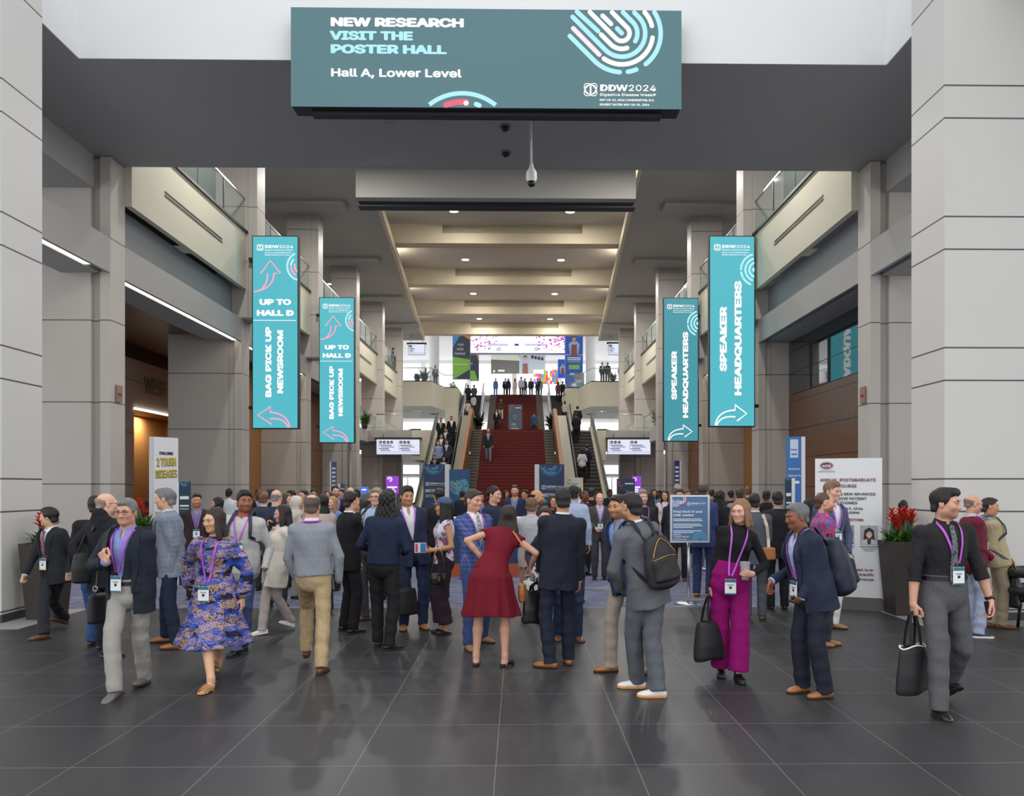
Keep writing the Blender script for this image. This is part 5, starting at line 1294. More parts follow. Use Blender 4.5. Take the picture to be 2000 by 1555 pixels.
# --- hanging way-finding signs (white light boxes)
LBOX = led('led_lavender_white', (226, 230, 250)); LINK = mat('sign_ink', (52, 50, 66), .5); LGR = mat('sign_pale_ink', (150, 150, 172), .5)
def hang(xa, xb, yt, yb, Y, lab, n1, n2, ztop):
    a, b = W(xa, yt, Y), W(xb, yb, Y); M = panelM(0, Y); o = empty('hanging_sign', ((a.x + b.x) / 2, Y + .1, b.z), 0, lab, 'sign', 'hanging white direction signs')
    mb = MB(); mb.box(a.x, b.x, Y + .01, Y + .2, b.z, a.z, WHITEP); mb.box(a.x - .1, b.x + .1, Y - .02, Y + .25, a.z, a.z + .1, SCRBACK)
    mb.build('case', o)
    mb = MB()
    for f in (.15, .85): mb.tube([(a.x + (b.x - a.x) * f, Y + .19, a.z + .1), (a.x + (b.x - a.x) * f, Y + .19, ztop)], .02, STEEL, 6)
    mb.build('hanger', o)
    mb = MB(); mb.rect(a.x + .03, b.x - .03, b.z + .03, a.z - .02, LBOX, M, .005, .006); mb.build('display', o)
    mb = MB(); h = a.z - b.z; w = b.x - a.x; mb.rect(a.x + .03, b.x - .03, b.z + h * .14, b.z + h * .19, led('led_blue_line', (176, 190, 232)), M, -.003)
    for base, n in ((.05, n1), (.52, n2)):
        for i in range(n):
            cx, cz = a.x + w * (base + .05 + i * .085), a.z - h * .2; mb.disc(cx, cz, h * .1, LINK, M, -.003, rz=h * .1); mb.poly([(cx - h * .045, cz - h * .04), (cx + h * .045 * (1 if i % 2 else -.2), cz + h * .05), (cx + h * .05, cz - h * .04 + (i % 3) * h * .03)], LBOX, M, -.008)
        if n:
            for j, (l, c) in enumerate(((.28, LINK), (.34, LGR), (.22, LINK), (.25, LGR))): mb.rect(a.x + w * (base + .02 + .03 * (j % 2)), a.x + w * (base + .02 + l), a.z - h * (.42 + .11 * j), a.z - h * (.37 + .11 * j), c, M, -.003)
            mb.rect(a.x + w * (base - .005), a.x + w * (base + .003), b.z + h * .25, a.z - h * .08, LGR, M, -.003)
    mb.build('pictograms', o); under(o); return o
hang(735, 820, 858, 888, 47.19, 'white hanging direction sign with round pictograms under the left landing', 4, 3, 5.0)
hang(1186.5, 1271, 858, 888, 47.19, 'white hanging direction sign with round pictograms under the right landing', 3, 2, 5.0)
hang(797, 830, 672, 693, 60.5, 'upper white hanging sign at the left edge of the stair opening', 2, 0, 13.0)
hang(1188, 1219, 671, 693, 60.5, 'upper white hanging sign at the right edge of the stair opening', 2, 0, 13.0)
mb = MB()

# --- far displays over the stair head
M = panelM(0, 76)
a, b = W(914, 655, 76), W(1105, 690, 76)
o = empty('led_screen', ((a.x + b.x) / 2, 76.2, b.z), 0, 'wide white far screen with magenta confetti and double chevrons above the stair head', 'screen')
mb = MB(); mb.box(a.x, b.x, 76.01, 76.3, b.z, 16.195, WHITE); mb.box(a.x, b.x, 75.95, 76.35, b.z - .12, b.z, mat('rail_blue', (150, 160, 190), .5)); mb.build('housing', o)
mb = MB(); mb.rect(a.x, b.x, b.z, a.z + .3, led('led_bright_white', (252, 252, 255), 1.1), M, .005, .006); mb.build('display', o)
mb = MB(); rs = random.Random(4); w = b.x - a.x; cm = [led('led_magenta', (214, 60, 190)), led('led_purple', (150, 50, 170)), led('led_rose', (236, 140, 200))]
for i in range(210):
    u = rs.random() ** 2.4 * .3; u = u if rs.random() < .5 else 1 - u; v = rs.random() ** .8; x = a.x + w * u; z = b.z + .25 + (a.z - b.z + .05) * v; s_ = rs.uniform(.05, .13); mb.poly([(x - s_, z), (x, z - s_ * .7), (x + s_, z + s_ * .2), (x, z + s_ * .8)], rs.choice(cm), M, -.003)
mb.build('confetti', o)
mb = MB(); DB = led('led_deep_blue', (60, 70, 150))
for cx, sg in ((974, -1), (1048, 1)):
    for d in (0, 4):
        c = W(cx + d - 2, 682, 76); mb.stroke([(c.x - sg * .09, c.z + .14), (c.x + sg * .09, c.z), (c.x - sg * .09, c.z - .14)], .06, DB, M, -.003)
for xa, xb, yy, c in ((952, 992, 673.5, led('led_pale_lilac', (205, 205, 235))), (1026, 1068, 673.5, led('led_pale_lilac', (205, 205, 235))), (1005, 1013, 673.5, DB)):
    p, q = W(xa, yy - 2, 76), W(xb, yy + 2, 76); mb.rect(p.x, q.x, q.z, p.z, c, M, -.003)
mb.build('chevrons', o); under(o)
def poster(name, xa, xb, yt, yb, Y, base, lab, cat, draw, th=.12, emit=True, group=None, stand=None):
    a, b = W(xa, yt, Y), W(xb, yb, Y); M = panelM(0, Y); o = empty(name, ((a.x + b.x) / 2, Y + th / 2, b.z), 0, lab, cat, group)
    mb = MB(); mb.box(a.x, b.x, Y, Y + th, b.z, a.z, base)
    if stand is not None: mb.box(a.x + .1, a.x + .16, Y + .02, Y + .08, stand, b.z, STEEL); mb.box(b.x - .16, b.x - .1, Y + .02, Y + .08, stand, b.z, STEEL)
    mb.build('panel', o)
    mb = MB(); draw(mb, M, lambda u: a.x + (b.x - a.x) * u, lambda v: a.z - (a.z - b.z) * v, b.x - a.x, a.z - b.z); mb.build('print', o); under(o); return o
SLATE = mat('print_slate', (72, 78, 98), .5); LIME = mat('print_lime', (150, 208, 90), .5); ORNG = mat('print_orange', (240, 160, 70), .5); SKY = mat('print_sky', (86, 160, 226), .5); RBLUE = mat('print_royal', (62, 104, 208), .5); APRON = mat('print_apron', (150, 92, 80), .5); SHIRTB = mat('print_pale_blue', (176, 196, 222), .5); FACE = mat('print_face', (216, 172, 150), .5); PHAIR = mat('print_hair', (96, 74, 54), .5)
def aga(mb, M, U, V, w, h):
    n = -.001; mb.poly([(U(0), V(.3)), (U(0), V(0)), (U(.45), V(0)), (U(.2), V(.16))], SKY, M, n); mb.poly([(U(1), V(0)), (U(.55), V(0)), (U(1), V(.12))], ORNG, M, n)
    mb.poly([(U(0), V(.5)), (U(1), V(.56)), (U(1), V(.78)), (U(.1), V(1)), (U(0), V(1))], LIME, M, n)
    mb.text('>aga', w * .26, U(.25), V(.24), PW, M, n, .006, .0, sx=.9); mb.text('AGA', w * .26, U(.25), V(.35), PW, M, n, .006, .01); mb.text('Central', w * .26, U(.1), V(.45), PW, M, n, .006, .01); mb.rect(U(.12), U(.88), V(.68), V(.665), PW, M, n - .004)
def aga2(mb, M, U, V, w, h): mb.poly([(U(1), V(0)), (U(.5), V(0)), (U(1), V(.4))], ORNG, M, -.001); mb.poly([(U(0), V(.7)), (U(.55), V(.7)), (U(.9), V(1)), (U(0), V(1))], LIME, M, -.001); mb.text('al', w * .4, U(.08), V(.5), PW, M, -.001, .006, .01)
poster('banner_column', 884, 918, 654, 740, 74.5, SLATE, 'tall far column banner reading AGA Central in slate, green and blue', 'banner', aga, .6)
poster('banner_column', 917.5, 935, 680, 743, 78, SLATE, 'second slate and green column banner just behind the tall one', 'banner', aga2, .6)
def figure(mb, M, cx, cz, s, n=-.002):
    mb.poly([(cx - .3 * s, cz - .95 * s), (cx - .42 * s, cz - .1 * s), (cx - .2 * s, cz + .12 * s), (cx + .2 * s, cz + .12 * s), (cx + .42 * s, cz - .1 * s), (cx + .3 * s, cz - .95 * s)], SHIRTB, M, n)
    mb.poly([(cx - .24 * s, cz - .97 * s), (cx - .2 * s, cz - .12 * s), (cx + .2 * s, cz - .12 * s), (cx + .24 * s, cz - .97 * s)], APRON, M, n - .004); mb.disc(cx, cz + .33 * s, .15 * s, FACE, M, n - .004, rz=.19 * s); mb.poly([(cx - .17 * s, cz + .36 * s), (cx - .13 * s, cz + .52 * s), (cx + .13 * s, cz + .54 * s), (cx + .17 * s, cz + .36 * s), (cx, cz + .44 * s)], PHAIR, M, n - .009)
def worker(mb, M, U, V, w, h):
    figure(mb, M, U(.5), V(.14), h * .24); mb.rect(U(0), U(1), V(.365), V(.355), PW, M, -.002)
    for v in (.42, .455): mb.rect(U(.12), U(.88), V(v), V(v - .02), PW, M, -.002)
    mb.rect(U(.15), U(.85), V(.49), V(.475), LIME, M, -.002); mb.rect(U(.2), U(.8), V(.62), V(.54), LIME, M, -.002); mb.rect(U(.25), U(.75), V(.72), V(.69), PW, M, -.002)
poster('banner_column', 1104, 1138.5, 655, 762, 75, RBLUE, 'tall royal blue far banner showing a person in a brown apron', 'banner', worker, .6)
poster('banner_column', 1090, 1104.5, 702, 738, 80, RBLUE, 'lower royal blue banner partly hidden behind the tall apron banner', 'banner', lambda mb, M, U, V, w, h: figure(mb, M, U(.62), V(.4), h * .4), .4)
def mural(mb, M, U, V, w, h):
    mb.poly([(U(0), V(.27)), (U(0), V(0)), (U(.5), V(0)), (U(.55), V(.34))], mat('print_pale', (222, 230, 214), .6), M, -.001); mb.rect(U(.52), U(1), V(1), V(0), mat('print_kitchen', (196, 204, 214), .6), M, -.0005); figure(mb, M, U(.63), V(.4), h * .62)
    for i in range(4): mb.rect(U(.74 + i * .06), U(.785 + i * .06), V(.22 + .03 * i), V(.06 + .03 * i), DGREY, M, -.002)
    mb.rect(U(.13), U(.25), V(.9), V(.8), PW, M, -.002); mb.disc(U(.055), V(.88), h * .06, PW, M, -.002)
poster('wall_mural', 959, 1065, 692, 730, 90, mat('print_stone_grey', (112, 110, 108), .6), 'wide grey far mural showing a person in an apron behind the stair head', 'mural', mural, .1)
def blocks(mb, M, U, V, w, h):
    rs = random.Random(9); cs = [mat('block_%d' % i, c, .5) for i, c in enumerate(((230, 70, 50), (240, 150, 40), (70, 150, 220), (120, 190, 80), (160, 110, 200), (236, 236, 236)))]
    for i in range(12):
        v = 0.25 * (i < 5) + rs.random() * .1
        while v < 1: d = rs.uniform(.12, .34); mb.rect(U(i / 12), U((i + 1) / 12), V(min(1, v + d)), V(v), rs.choice(cs), M, -.001); v += d
poster('block_wall', 1042, 1090, 722, 750, 84, WHITE, 'wall of red, orange, blue and green blocks to the right of the stair head', 'display', blocks, .3)
def redsign(mb, M, U, V, w, h): mb.disc(U(.5), V(.25), w * .28, PRED, M, -.001, rz=w * .16); mb.rect(U(.12), U(.88), V(.5), V(.46), PW, M, -.001); mb.rect(U(.12), U(.7), V(.6), V(.56), PW, M, -.001)
poster('notice_board', 1122, 1141, 728, 760, 73.5, mat('print_teal_dull', (112, 146, 150), .5), 'dull teal notice board with a red oval at the right stair head', 'sign', redsign, .1, stand=TZ)

# --- sign on the stairs, kiosks on the concourse
def stairsign(mb, M, U, V, w, h):
    mb.stroke(arc(U(.3), V(.1), w * .18, 60, 250), w * .06, PRED, M, -.001); mb.rect(U(.5), U(.92), V(.1), V(.08), PW, M, -.001); mb.stroke(arc(U(.5), V(.33), w * .12, 0, 300), w * .04, PCY, M, -.001)
    for i in range(7): mb.rect(U(.2), U(.2 + .6 * (.6 + .4 * ((i * 7) % 5) / 5)), V(.52 + .06 * i), V(.505 + .06 * i), PCY if i % 2 else PW, M, -.001)
poster('stair_notice', 993, 1020, 790, 865, 61.2, mat('print_slate_blue', (84, 98, 118), .5), 'slate blue upright notice standing on the red landing of the stairs', 'sign', stairsign, .08)
def ring(mb, M, cx, cz, r, y=-.001):
    for k, (m, a0, a1) in enumerate(((PBL, 185, 355), (PCY, 200, 300), (PBL, 190, 350), (PCY, 240, 345))): mb.stroke(arc(cx, cz, r * (1 - .2 * k), a0, a1), r * .11, m, M, y)
def kiosk(xa, xb, yt, Y, side, lab):
    a = W(xa, yt, Y); b = W(xb, yt, Y); zt = a.z; w = b.x - a.x; M = panelM(0, Y); o = empty('information_kiosk', ((a.x + b.x) / 2, Y + .3, 0), 0, lab, 'kiosk', 'navy information kiosks')
    mb = MB(); mb.box(a.x, b.x, Y, Y + .05, 0, zt, NAVY); mb.build('front_panel', o)
    mb = MB(); x0, x1 = (b.x, b.x + .14) if side > 0 else (a.x - .14, a.x); mb.box(x0, x1, Y - .01, Y + .6, 0, zt, WHITEP); mb.build('side_panel', o)
    mb = MB(); ring(mb, M, (a.x + b.x) / 2 - .03 * w, zt - .02, w * .42); mb.build('artwork', o)
    mb = MB(); logo(mb, a.x + w * .08, zt - w * .93, w * .105, PW, M, -.001, full=False); mb.text('MEETING', w * .235, a.x + w * .08, zt - w * 1.29, PW, M, -.001, .004, .02, lw=w * .6); mb.text('INFORMATION', w * .235, a.x + w * .08, zt - w * 1.53, PGRN, M, -.001, .004, .02, lw=w * .93); mb.build('lettering', o); under(o)
kiosk(827, 869, 907, 27, 1, 'left navy kiosk reading MEETING INFORMATION with a white right side')
kiosk(1053, 1102, 907, 27, -1, 'right navy kiosk reading MEETING INFORMATION with a white left side')
def fp(mb, M, U, V, w, h):
    fingerprint(mb, U(.52), V(.22), w * .40, M, (PCY, PGRN, PRED), -.001, clip=(U(.05), U(.95), V(.45), V(.02)))
    for k in range(3): mb.stroke([p for p in arc(U(.5), V(.66), w * (.42 - .12 * k), 0, 180)], w * .06, PBL if k % 2 else PCY, M, -.001)
poster('art_panel', 877, 917, 917, 1068, 27, mat('print_deep_blue', (36, 84, 128), .5), 'blue panel with a big fingerprint loop next to the left information kiosk', 'panel', fp, .1)
def way(mb, M, U, V, w, h): mb.rect(U(.12), U(.35), V(.2), V(.14), LGR, M, -.001); mb.text('The way to', w * .17, U(.12), V(.5), DGREY, M, -.001); mb.text('AGA Central', w * .2, U(.02), V(.8), DGREY, M, -.001, .004, .01, lw=w * .85); mb.poly([(U(.85), V(0)), (U(1), V(0)), (U(1), V(.8))], mat('print_sand', (226, 206, 160), .6), M, -.0005)
poster('direction_board', 1103, 1139, 933, 960, 27.6, mat('print_cream', (226, 224, 204), .6), 'cream board reading The way to AGA Central, behind the right kiosk', 'sign', way, .06, stand=0)
def dk(mb, M, U, V, w, h): mb.stroke(arc(U(.2), V(.2), w * .12, 90, 330), w * .04, PRED, M, -.001); mb.rect(U(.45), U(.92), V(.22), V(.17), PW, M, -.001); mb.stroke(arc(U(.5), V(.55), w * .1, 0, 300), w * .03, PCY, M, -.001)
poster('notice_board', 1205, 1240, 935, 985, 24, mat('print_dark_navy', (44, 62, 88), .5), 'dark navy notice board with a red loop left of the purple screen', 'sign', dk, .08, stand=0)
PURP = led('led_purple_screen', (150, 66, 206))
def purp(mb, M, U, V, w, h): 
    for k in range(3): mb.stroke(arc(U(.3), V(.18), w * (.2 - .06 * k), -90, 180), w * .04, LPALE, M, -.001)
    for i, l in enumerate((.8, .6, .7)): mb.rect(U(.1), U(.1 + l), V(.66 + .12 * i), V(.58 + .12 * i), LW, M, -.001)
poster('led_screen', 754, 778, 930, 965, 40, PURP, 'small purple upright screen against the left far pillar', 'screen', purp, .1, stand=0)
poster('led_screen', 1235, 1252, 930, 965, 40, PURP, 'small purple upright screen against the right far pillar', 'screen', purp, .1, stand=0)
poster('led_screen', 704, 718, 951, 965, 40, led('led_blue_small', (80, 120, 220)), 'tiny bright blue teller screen low on the left far wall', 'screen', lambda mb, M, U, V, w, h: mb.rect(U(.2), U(.8), V(.5), V(.3), LW, M, -.001), .2, stand=0)

def totem(xa, xb, yt, Y, side, dep, m, lab, draw, whitew=.1, name='sign_totem', grp=None):
    a = W(xa, yt, Y); b = W(xb, yt, Y); zt = a.z; w = b.x - a.x; M = panelM(0, Y); o = empty(name, ((a.x + b.x) / 2, Y + dep / 2, 0), 0, lab, 'sign', grp)
    mb = MB(); mb.box(a.x, b.x, Y, Y + .04, 0, zt, m); mb.build('front_panel', o)
    mb = MB(); x0, x1 = (b.x, b.x + whitew) if side > 0 else (a.x - whitew, a.x); mb.box(x0, x1, Y - .01, Y + dep, 0, zt, WHITEP); mb.build('side_panel', o)
    mb = MB(); draw(mb, M, lambda u: a.x + w * u, lambda v: zt - zt * v, w, zt); mb.build('print', o); under(o)
BLUE = mat('print_bright_blue', (62, 118, 186), .5)
def nav(mb, M, U, V, w, h):
    mb.rect(U(.22), U(.78), V(.155), V(.02), mat('print_pale_block', (206, 220, 238), .5), M, -.001); mb.text('Based', w * .2, U(.28), V(.1), BLUE, M, -.006, .003, .005); mb.rect(U(.3), U(.7), V(.135), V(.125), BLUE, M, -.006, .002)
    mb.text('NAVIGATE', w * .24, U(.12), V(.245), PW, M, -.001, .004, .01, lw=w * .76); mb.text('YOUR WAY TO', w * .24, U(.05), V(.295), PW, M, -.001, .004, .01, lw=w * .9); mb.rect(U(.14), U(.86), V(.345), V(.325), PW, M, -.001); mb.rect(U(.0), U(.6), V(.8), V(.45), mat('print_mid_blue', (48, 92, 156), .5), M, -.0005)
totem(1537, 1565, 853, 17, 1, .3, BLUE, 'tall blue totem reading NAVIGATE YOUR WAY TO beside the white course board', nav, .08)
DTEAL = mat('print_dark_teal', (34, 62, 84), .5); QGRN = mat('print_green_block', (120, 176, 140), .5)
def small(mb, M, U, V, w, h):
    ring(mb, M, U(.5), V(0), w * .42); mb.rect(U(.1), U(.9), V(.17), V(.14), PW, M, -.001); mb.rect(U(.1), U(.9), V(.24), V(.225), PW, M, -.001); mb.rect(U(.1), U(.9), V(.27), V(.255), QGRN, M, -.001)
    for v in (.34, .46, .58): mb.rect(U(.15), U(.85), V(v + .08), V(v), QGRN, M, -.001); mb.rect(U(.18), U(.45), V(v + .07), V(v + .01), PW, M, -.003)
totem(349.5, 371, 941, 15, -1, .3, DTEAL, 'short dark teal totem with green blocks beside the white banner at left', small, .04)
totem(1534.5, 1546, 934, 15, 1, .3, DTEAL, 'short dark teal totem with green blocks in front of the tall blue totem', small, .06)
def far1(mb, M, U, V, w, h):
    for v in (.08, .14, .2, .26, .32): mb.rect(U(.15), U(.85), V(v + .03), V(v), PW, M, -.001)
totem(647, 657, 902, 32.5, -1, .3, mat('print_muted_blue', (70, 104, 150), .5), 'narrow blue totem against the brown wall on the far left', far1, .06)
totem(664.5, 673, 945, 27, -1, .3, mat('print_grey_teal', (70, 92, 104), .5), 'narrow grey teal totem in the far left crowd', far1, .08)
def far2(mb, M, U, V, w, h):
    far1(mb, M, U, V, w, h); mb.rect(U(0), U(1), V(.44), V(.40), mat('print_olive', (160, 168, 70), .5), M, -.002); mb.rect(U(0), U(1), V(.39), V(.34), PW, M, -.002)
totem(1317, 1327.5, 900, 32.5, 1, .3, mat('print_indigo', (46, 62, 122), .5), 'narrow indigo totem against the brown wall on the far right', far2, .07)
# tall white banner at left
YEL = mat('print_yellow', (214, 190, 40), .5)
a = W(300, 853, 17.0); b = W(352, 860, 17.6); o = empty('event_banner', ((a.x + b.x) / 2, 17.2, 0), 0, 'tall white banner reading CHALLENGE 2 TOUGH DISEASES beside the left entrance', 'banner')
rz = math.atan2(.5, b.x - a.x); M = panelM(a.x, 17.0, 0, rz); w = math.hypot(b.x - a.x, .5); h = a.z
mb = MB(); mb.box(0, w, 0, .06, .02, h, WHITEP, M); mb.box(-.04, 0, -.01, .09, .02, h, mat('panel_edge', (200, 204, 206), .5), M); mb.build('panel', o)
mb = MB(); mb.text('CHALLENGE', w * .19, w * .5, h * .872, DGREY, M, -.002, .004, .03, 'CENTER', lw=w * .56)
for t, z, s_, lw_ in (('2 TOUGH', .79, .56, .76), ('DISEASES', .705, .52, .86)):
    mb.text(t, w * s_, w * .5 + .012, h * z - .012, DGREY, M, -.001, .003, .012, 'CENTER', rot=.05, lw=w * lw_); mb.text(t, w * s_, w * .5, h * z, YEL, M, -.007, .004, .012, 'CENTER', rot=.05, lw=w * lw_)
mb.stroke(arc(w * .75, h * .5, w * .3, 60, 300), .03, YEL, M, -.002); mb.text('DR', w * .3, w * .05, h * .42, YEL, M, -.002, .004, .02); mb.text('NA', w * .3, w * .05, h * .35, YEL, M, -.002, .004, .02); mb.text('+1', w * .3, w * .05, h * .26, DGREY, M, -.002, .004, .02); mb.build('lettering', o); under(o)
# white course board at right
a = W(1592, 896, 12.1); b = W(1723, 893, 11.75); rz = math.atan2(-.35, b.x - a.x); M = panelM(a.x, 12.1, 0, rz); w = math.hypot(b.x - a.x, .35); h = a.z; pb = w / 131
o = empty('course_board', ((a.x + b.x) / 2, 12.0, 0), 0, 'large white board reading ANNUAL POSTGRADUATE COURSE with two portraits', 'sign')
mb = MB(); mb.box(0, w, 0, .22, .17, h, WHITEP, M); mb.build('panel', o)
mb = MB(); mb.add([(-.02, -.06, 0), (w + .1, -.06, 0), (w + .18, .5, 0), (-.02, .5, 0), (0, 0, .18), (w, 0, .18), (w, .22, .18), (0, .22, .18)], [(3, 2, 1, 0), (0, 1, 5, 4), (1, 2, 6, 5), (2, 3, 7, 6), (3, 0, 4, 7), (4, 5, 6, 7)], mat('board_base', (74, 72, 72), .6), False, M); mb.build('base', o)
V = lambda v: h - (v - 896) * pb; U = lambda u: (u - 1592) * pb
mb = MB(); mb.disc(U(1615), V(911), 13.5 * pb, MAROON, M, -.001, rz=8 * pb); mb.stroke([(U(1615) + 12.3 * pb * math.cos(t), V(911) + 6.8 * pb * math.sin(t)) for t in [2 * math.pi * k / 30 for k in range(31)]], .6 * pb, PW, M, -.006, .002, False); mb.text('ASGE', 10 * pb, U(1615), V(914.3), PW, M, -.006, .003, .02, 'CENTER'); mb.rect(U(1598), U(1632), V(924.4), V(923.6), DGREY, M, -.001); mb.rect(U(1602), U(1628), V(921.4), V(920.8), LGR, M, -.001); mb.build('emblem', o)
mb = MB()
for t, v, s_, wd, c, u in (('ANNUAL POSTGRADUATE', 944.5, 12.2, 109, MAROON, 1656.5), ('COURSE', 957, 12.2, 37, MAROON, 1655.5), ('LEVERAGING NEW ADVANCES', 973.5, 10.5, 112, DGREY, 1654), ('TO IMPROVE PATIENT', 983, 10.5, 84, DGREY, 1651), ('OUTCOMES', 992, 10.5, 46, DGREY, 1652), ('Sunday, May 19, 2024', 1003.5, 9, 78, DGREY, 1647), ('8:00AM - 5:00PM', 1012, 9, 62, DGREY, 1648), ('COURSE DIRECTORS', 1027, 9.5, 72, MAROON, 1651)):
    mb.text(t, s_ * pb, U(u), V(v), c, M, -.001, .003, .012, 'CENTER', lw=wd * pb)
for t, v, wd, u in (('Supported, in part, by an', 1130.5, 74, 1669), ('educational grant from Boston Scientific', 1140.5, 124, 1645), ('Corporation of the Americas.', 1150.5, 89, 1664)): mb.text(t, 9 * pb, U(u), V(v), MAROON, M, -.001, .003, .01, 'CENTER', lw=wd * pb)
mb.build('lettering', o)
for xa, bg, hairc, top, lab in ((1635, (150, 156, 160), (120, 100, 84), (58, 60, 68), 'portrait of a bearded man in a dark suit'), (1681, (168, 172, 172), (34, 28, 26), (200, 202, 206), 'portrait of a smiling woman with long dark hair')):
    mb = MB(); u0, u1, v0, v1 = U(xa), U(xa + 34), V(1036), V(1075); cx = (u0 + u1) / 2; mb.rect(u0, u1, v1, v0, mat('portrait_bg_%d' % xa, bg, .5), M, -.001); hm = mat('portrait_hair_%d' % xa, hairc, .5); tm = mat('portrait_top_%d' % xa, top, .5)
    if xa > 1650: mb.poly([(cx - 11 * pb, V(1068)), (cx - 9 * pb, V(1046)), (cx, V(1040)), (cx + 9 * pb, V(1046)), (cx + 11 * pb, V(1068))], hm, M, -.003)
    mb.poly([(cx - 16 * pb, v1), (cx - 12 * pb, V(1067)), (cx, V(1062)), (cx + 12 * pb, V(1067)), (cx + 16 * pb, v1)], tm, M, -.006); mb.poly([(cx - 3 * pb, v1), (cx - 4 * pb, V(1063)), (cx + 4 * pb, V(1063)), (cx + 3 * pb, v1)], PW if xa < 1650 else DGREY, M, -.008); mb.disc(cx, V(1054), 6 * pb, FACE, M, -.010, rz=8 * pb)
    if xa < 1650: mb.poly([(cx - 6 * pb, V(1052)), (cx - 5 * pb, V(1045)), (cx + 5 * pb, V(1045)), (cx + 6 * pb, V(1052)), (cx, V(1048))], hm, M, -.012); mb.poly([(cx - 5 * pb, V(1058)), (cx, V(1063)), (cx + 5 * pb, V(1058)), (cx, V(1059))], hm, M, -.012)
    else: mb.poly([(cx - 6.3 * pb, V(1053)), (cx - 5 * pb, V(1045)), (cx + 5 * pb, V(1045)), (cx + 6.3 * pb, V(1053)), (cx + 1 * pb, V(1047))], hm, M, -.012); mb.rect(cx - 2.6 * pb, cx + 2.6 * pb, V(1059), V(1057.5), PW, M, -.012)
    for i in range(4): mb.rect(cx - (18 - i * 3) * pb, cx + (18 - i * 3) * pb, V(1080.5 + 3 * i), V(1079.3 + 3 * i), DGREY if i == 0 else LGR, M, -.001)
    tag(mb.build('portrait', o), lab)
under(o)
# credit sign on a pole
Yc = 12.45; a = W(1309, 967, Yc); b = W(1386, 1060, Yc); x0, x1, zt, zb = a.x, b.x, a.z, b.z; cx = W(1346, 1000, Yc).x; M = panelM(0, Yc); pp = (x1 - x0) / 77
o = empty('sign_stand', (cx, Yc, 0), 0, 'blue framed sign Keep track of your CME credits on a steel pole', 'sign')
mb = MB(); mb.lathe([(.2, 0), (.2, .012), (.16, .025), (.03, .035), (.001, .035)], STEEL, (cx, Yc + .06, .001), 32); mb.build('base', o)
mb = MB(); mb.tube([(cx, Yc + .06, .03), (cx, Yc + .06, zb + .05)], .021, STEEL, 14); mb.build('pole', o)
mb = MB(); CMEB = mat('print_cme_blue', (86, 122, 168), .5); mb.box(x0 + .02, x1 - .02, Yc + .006, Yc + .03, zb + .02, zt - .02, CMEB); mb.build('panel', o)
mb = MB()
for q in ((x0, x0 + .03, zb, zt), (x1 - .03, x1, zb, zt), (x0 + .03, x1 - .03, zb, zb + .03), (x0 + .03, x1 - .03, zt - .03, zt)): mb.box(q[0], q[1], Yc - .006, Yc + .035, q[2], q[3], mat('frame_alu', (206, 210, 216), .35, .6))
mb.build('frame', o)
mb = MB(); U = lambda u: x0 + (u - 1309) * pp; V = lambda v: zt - (v - 967) * pp
logo(mb, U(1341), V(985), 4.3 * pp, PW, M, .004, full=False)
mb.text('Keep track of your', 8.4 * pp, U(1315), V(1001.5), PW, M, .004, .004, .022, lw=57 * pp); mb.text('CME credits!', 8.4 * pp, U(1315), V(1008.5), PW, M, .004, .004, .022, lw=40 * pp)
for i, l in enumerate((55, 57, 0, 53, 57, 38, 0, 56, 40)):
    if l: mb.rect(U(1315), U(1315 + l), V(1014.6 + 3.3 * i), V(1013 + 3.3 * i), PW, M, .004)
mb.text('YOUR PATH', 5.4 * pp, U(1316), V(1050), PW, M, .004, .004, .02, lw=29 * pp); mb.rect(U(1315), U(1330), V(1045), V(1043.5), PW, M, .004); mb.rect(U(1315), U(1342), V(1053.6), V(1052.6), PW, M, .004); mb.build('lettering', o)
mb = MB()
for k in range(4): mb.stroke([p for p in arc(U(1319 + 0), V(975), (5 + 3 * k) * pp, 200, 340) if p[0] > U(1312.5)], 1.3 * pp, PW, M, .004)
for k in range(3): mb.stroke(arc(U(1331), V(975), (5 + 3 * k) * pp, 250, 420), 1.5 * pp, PRED if k > 1 else PW, M, .0015)
for k in range(3): mb.stroke(arc(U(1368), V(1056), (15 - 4 * k) * pp, 4, 170), 2 * pp, PCY, M, .004)
mb.build('artwork', o); under(o)

# --- cameras on the soffit
for i, (cx_, cy_) in enumerate(((986.5, 246), (988, 297))):
    d = (8.9 - CAMZ) * FPX / (HZ - cy_); p = W(cx_, cy_, d); o = empty('dome_camera', (p.x, p.y, 8.9), 0, ('black dome camera on the soffit just below the big screen', 'black dome camera on the soffit, farther back of the two')[i], 'camera', 'dome cameras')
    mb = MB(); mb.lathe([(.10, 0), (.10, -.03), (.07, -.04)], mat('dome_ring', (120, 118, 116), .5), (0, 0, 0), 20); mb.build('mount', o); mb = MB(); mb.lathe([(.085, -.03), (.075, -.075), (.045, -.105), (.001, -.115)], BLACK, (0, 0, 0), 20); mb.build('dome', o)
p = W(1036, 243, 15.6); pc = W(1040, 345, 15.6); o = empty('pendant_camera', (p.x, 15.6, 8.9), 0, 'white camera hanging on a thin white pole from the soffit', 'camera')
mb = MB(); zc = pc.z - 8.9; mb.lathe([(.05, 0), (.05, -.04)], PW, (0, 0, 0), 14); mb.tube([(0, 0, 0), (.02, 0, zc + .2)], .022, PW, 10); mb.build('pole', o)
mb = MB(); mb.lathe([(.03, .25), (.045, .17), (.1, .08), (.105, -.04), (.08, -.1), (.075, -.11)], PW, (.02, 0, zc), 20); mb.build('housing', o); mb = MB(); mb.lathe([(.08, -.1), (.07, -.16), (.04, -.19), (.001, -.2)], BLACK, (.02, 0, zc), 20); mb.build('dome', o)
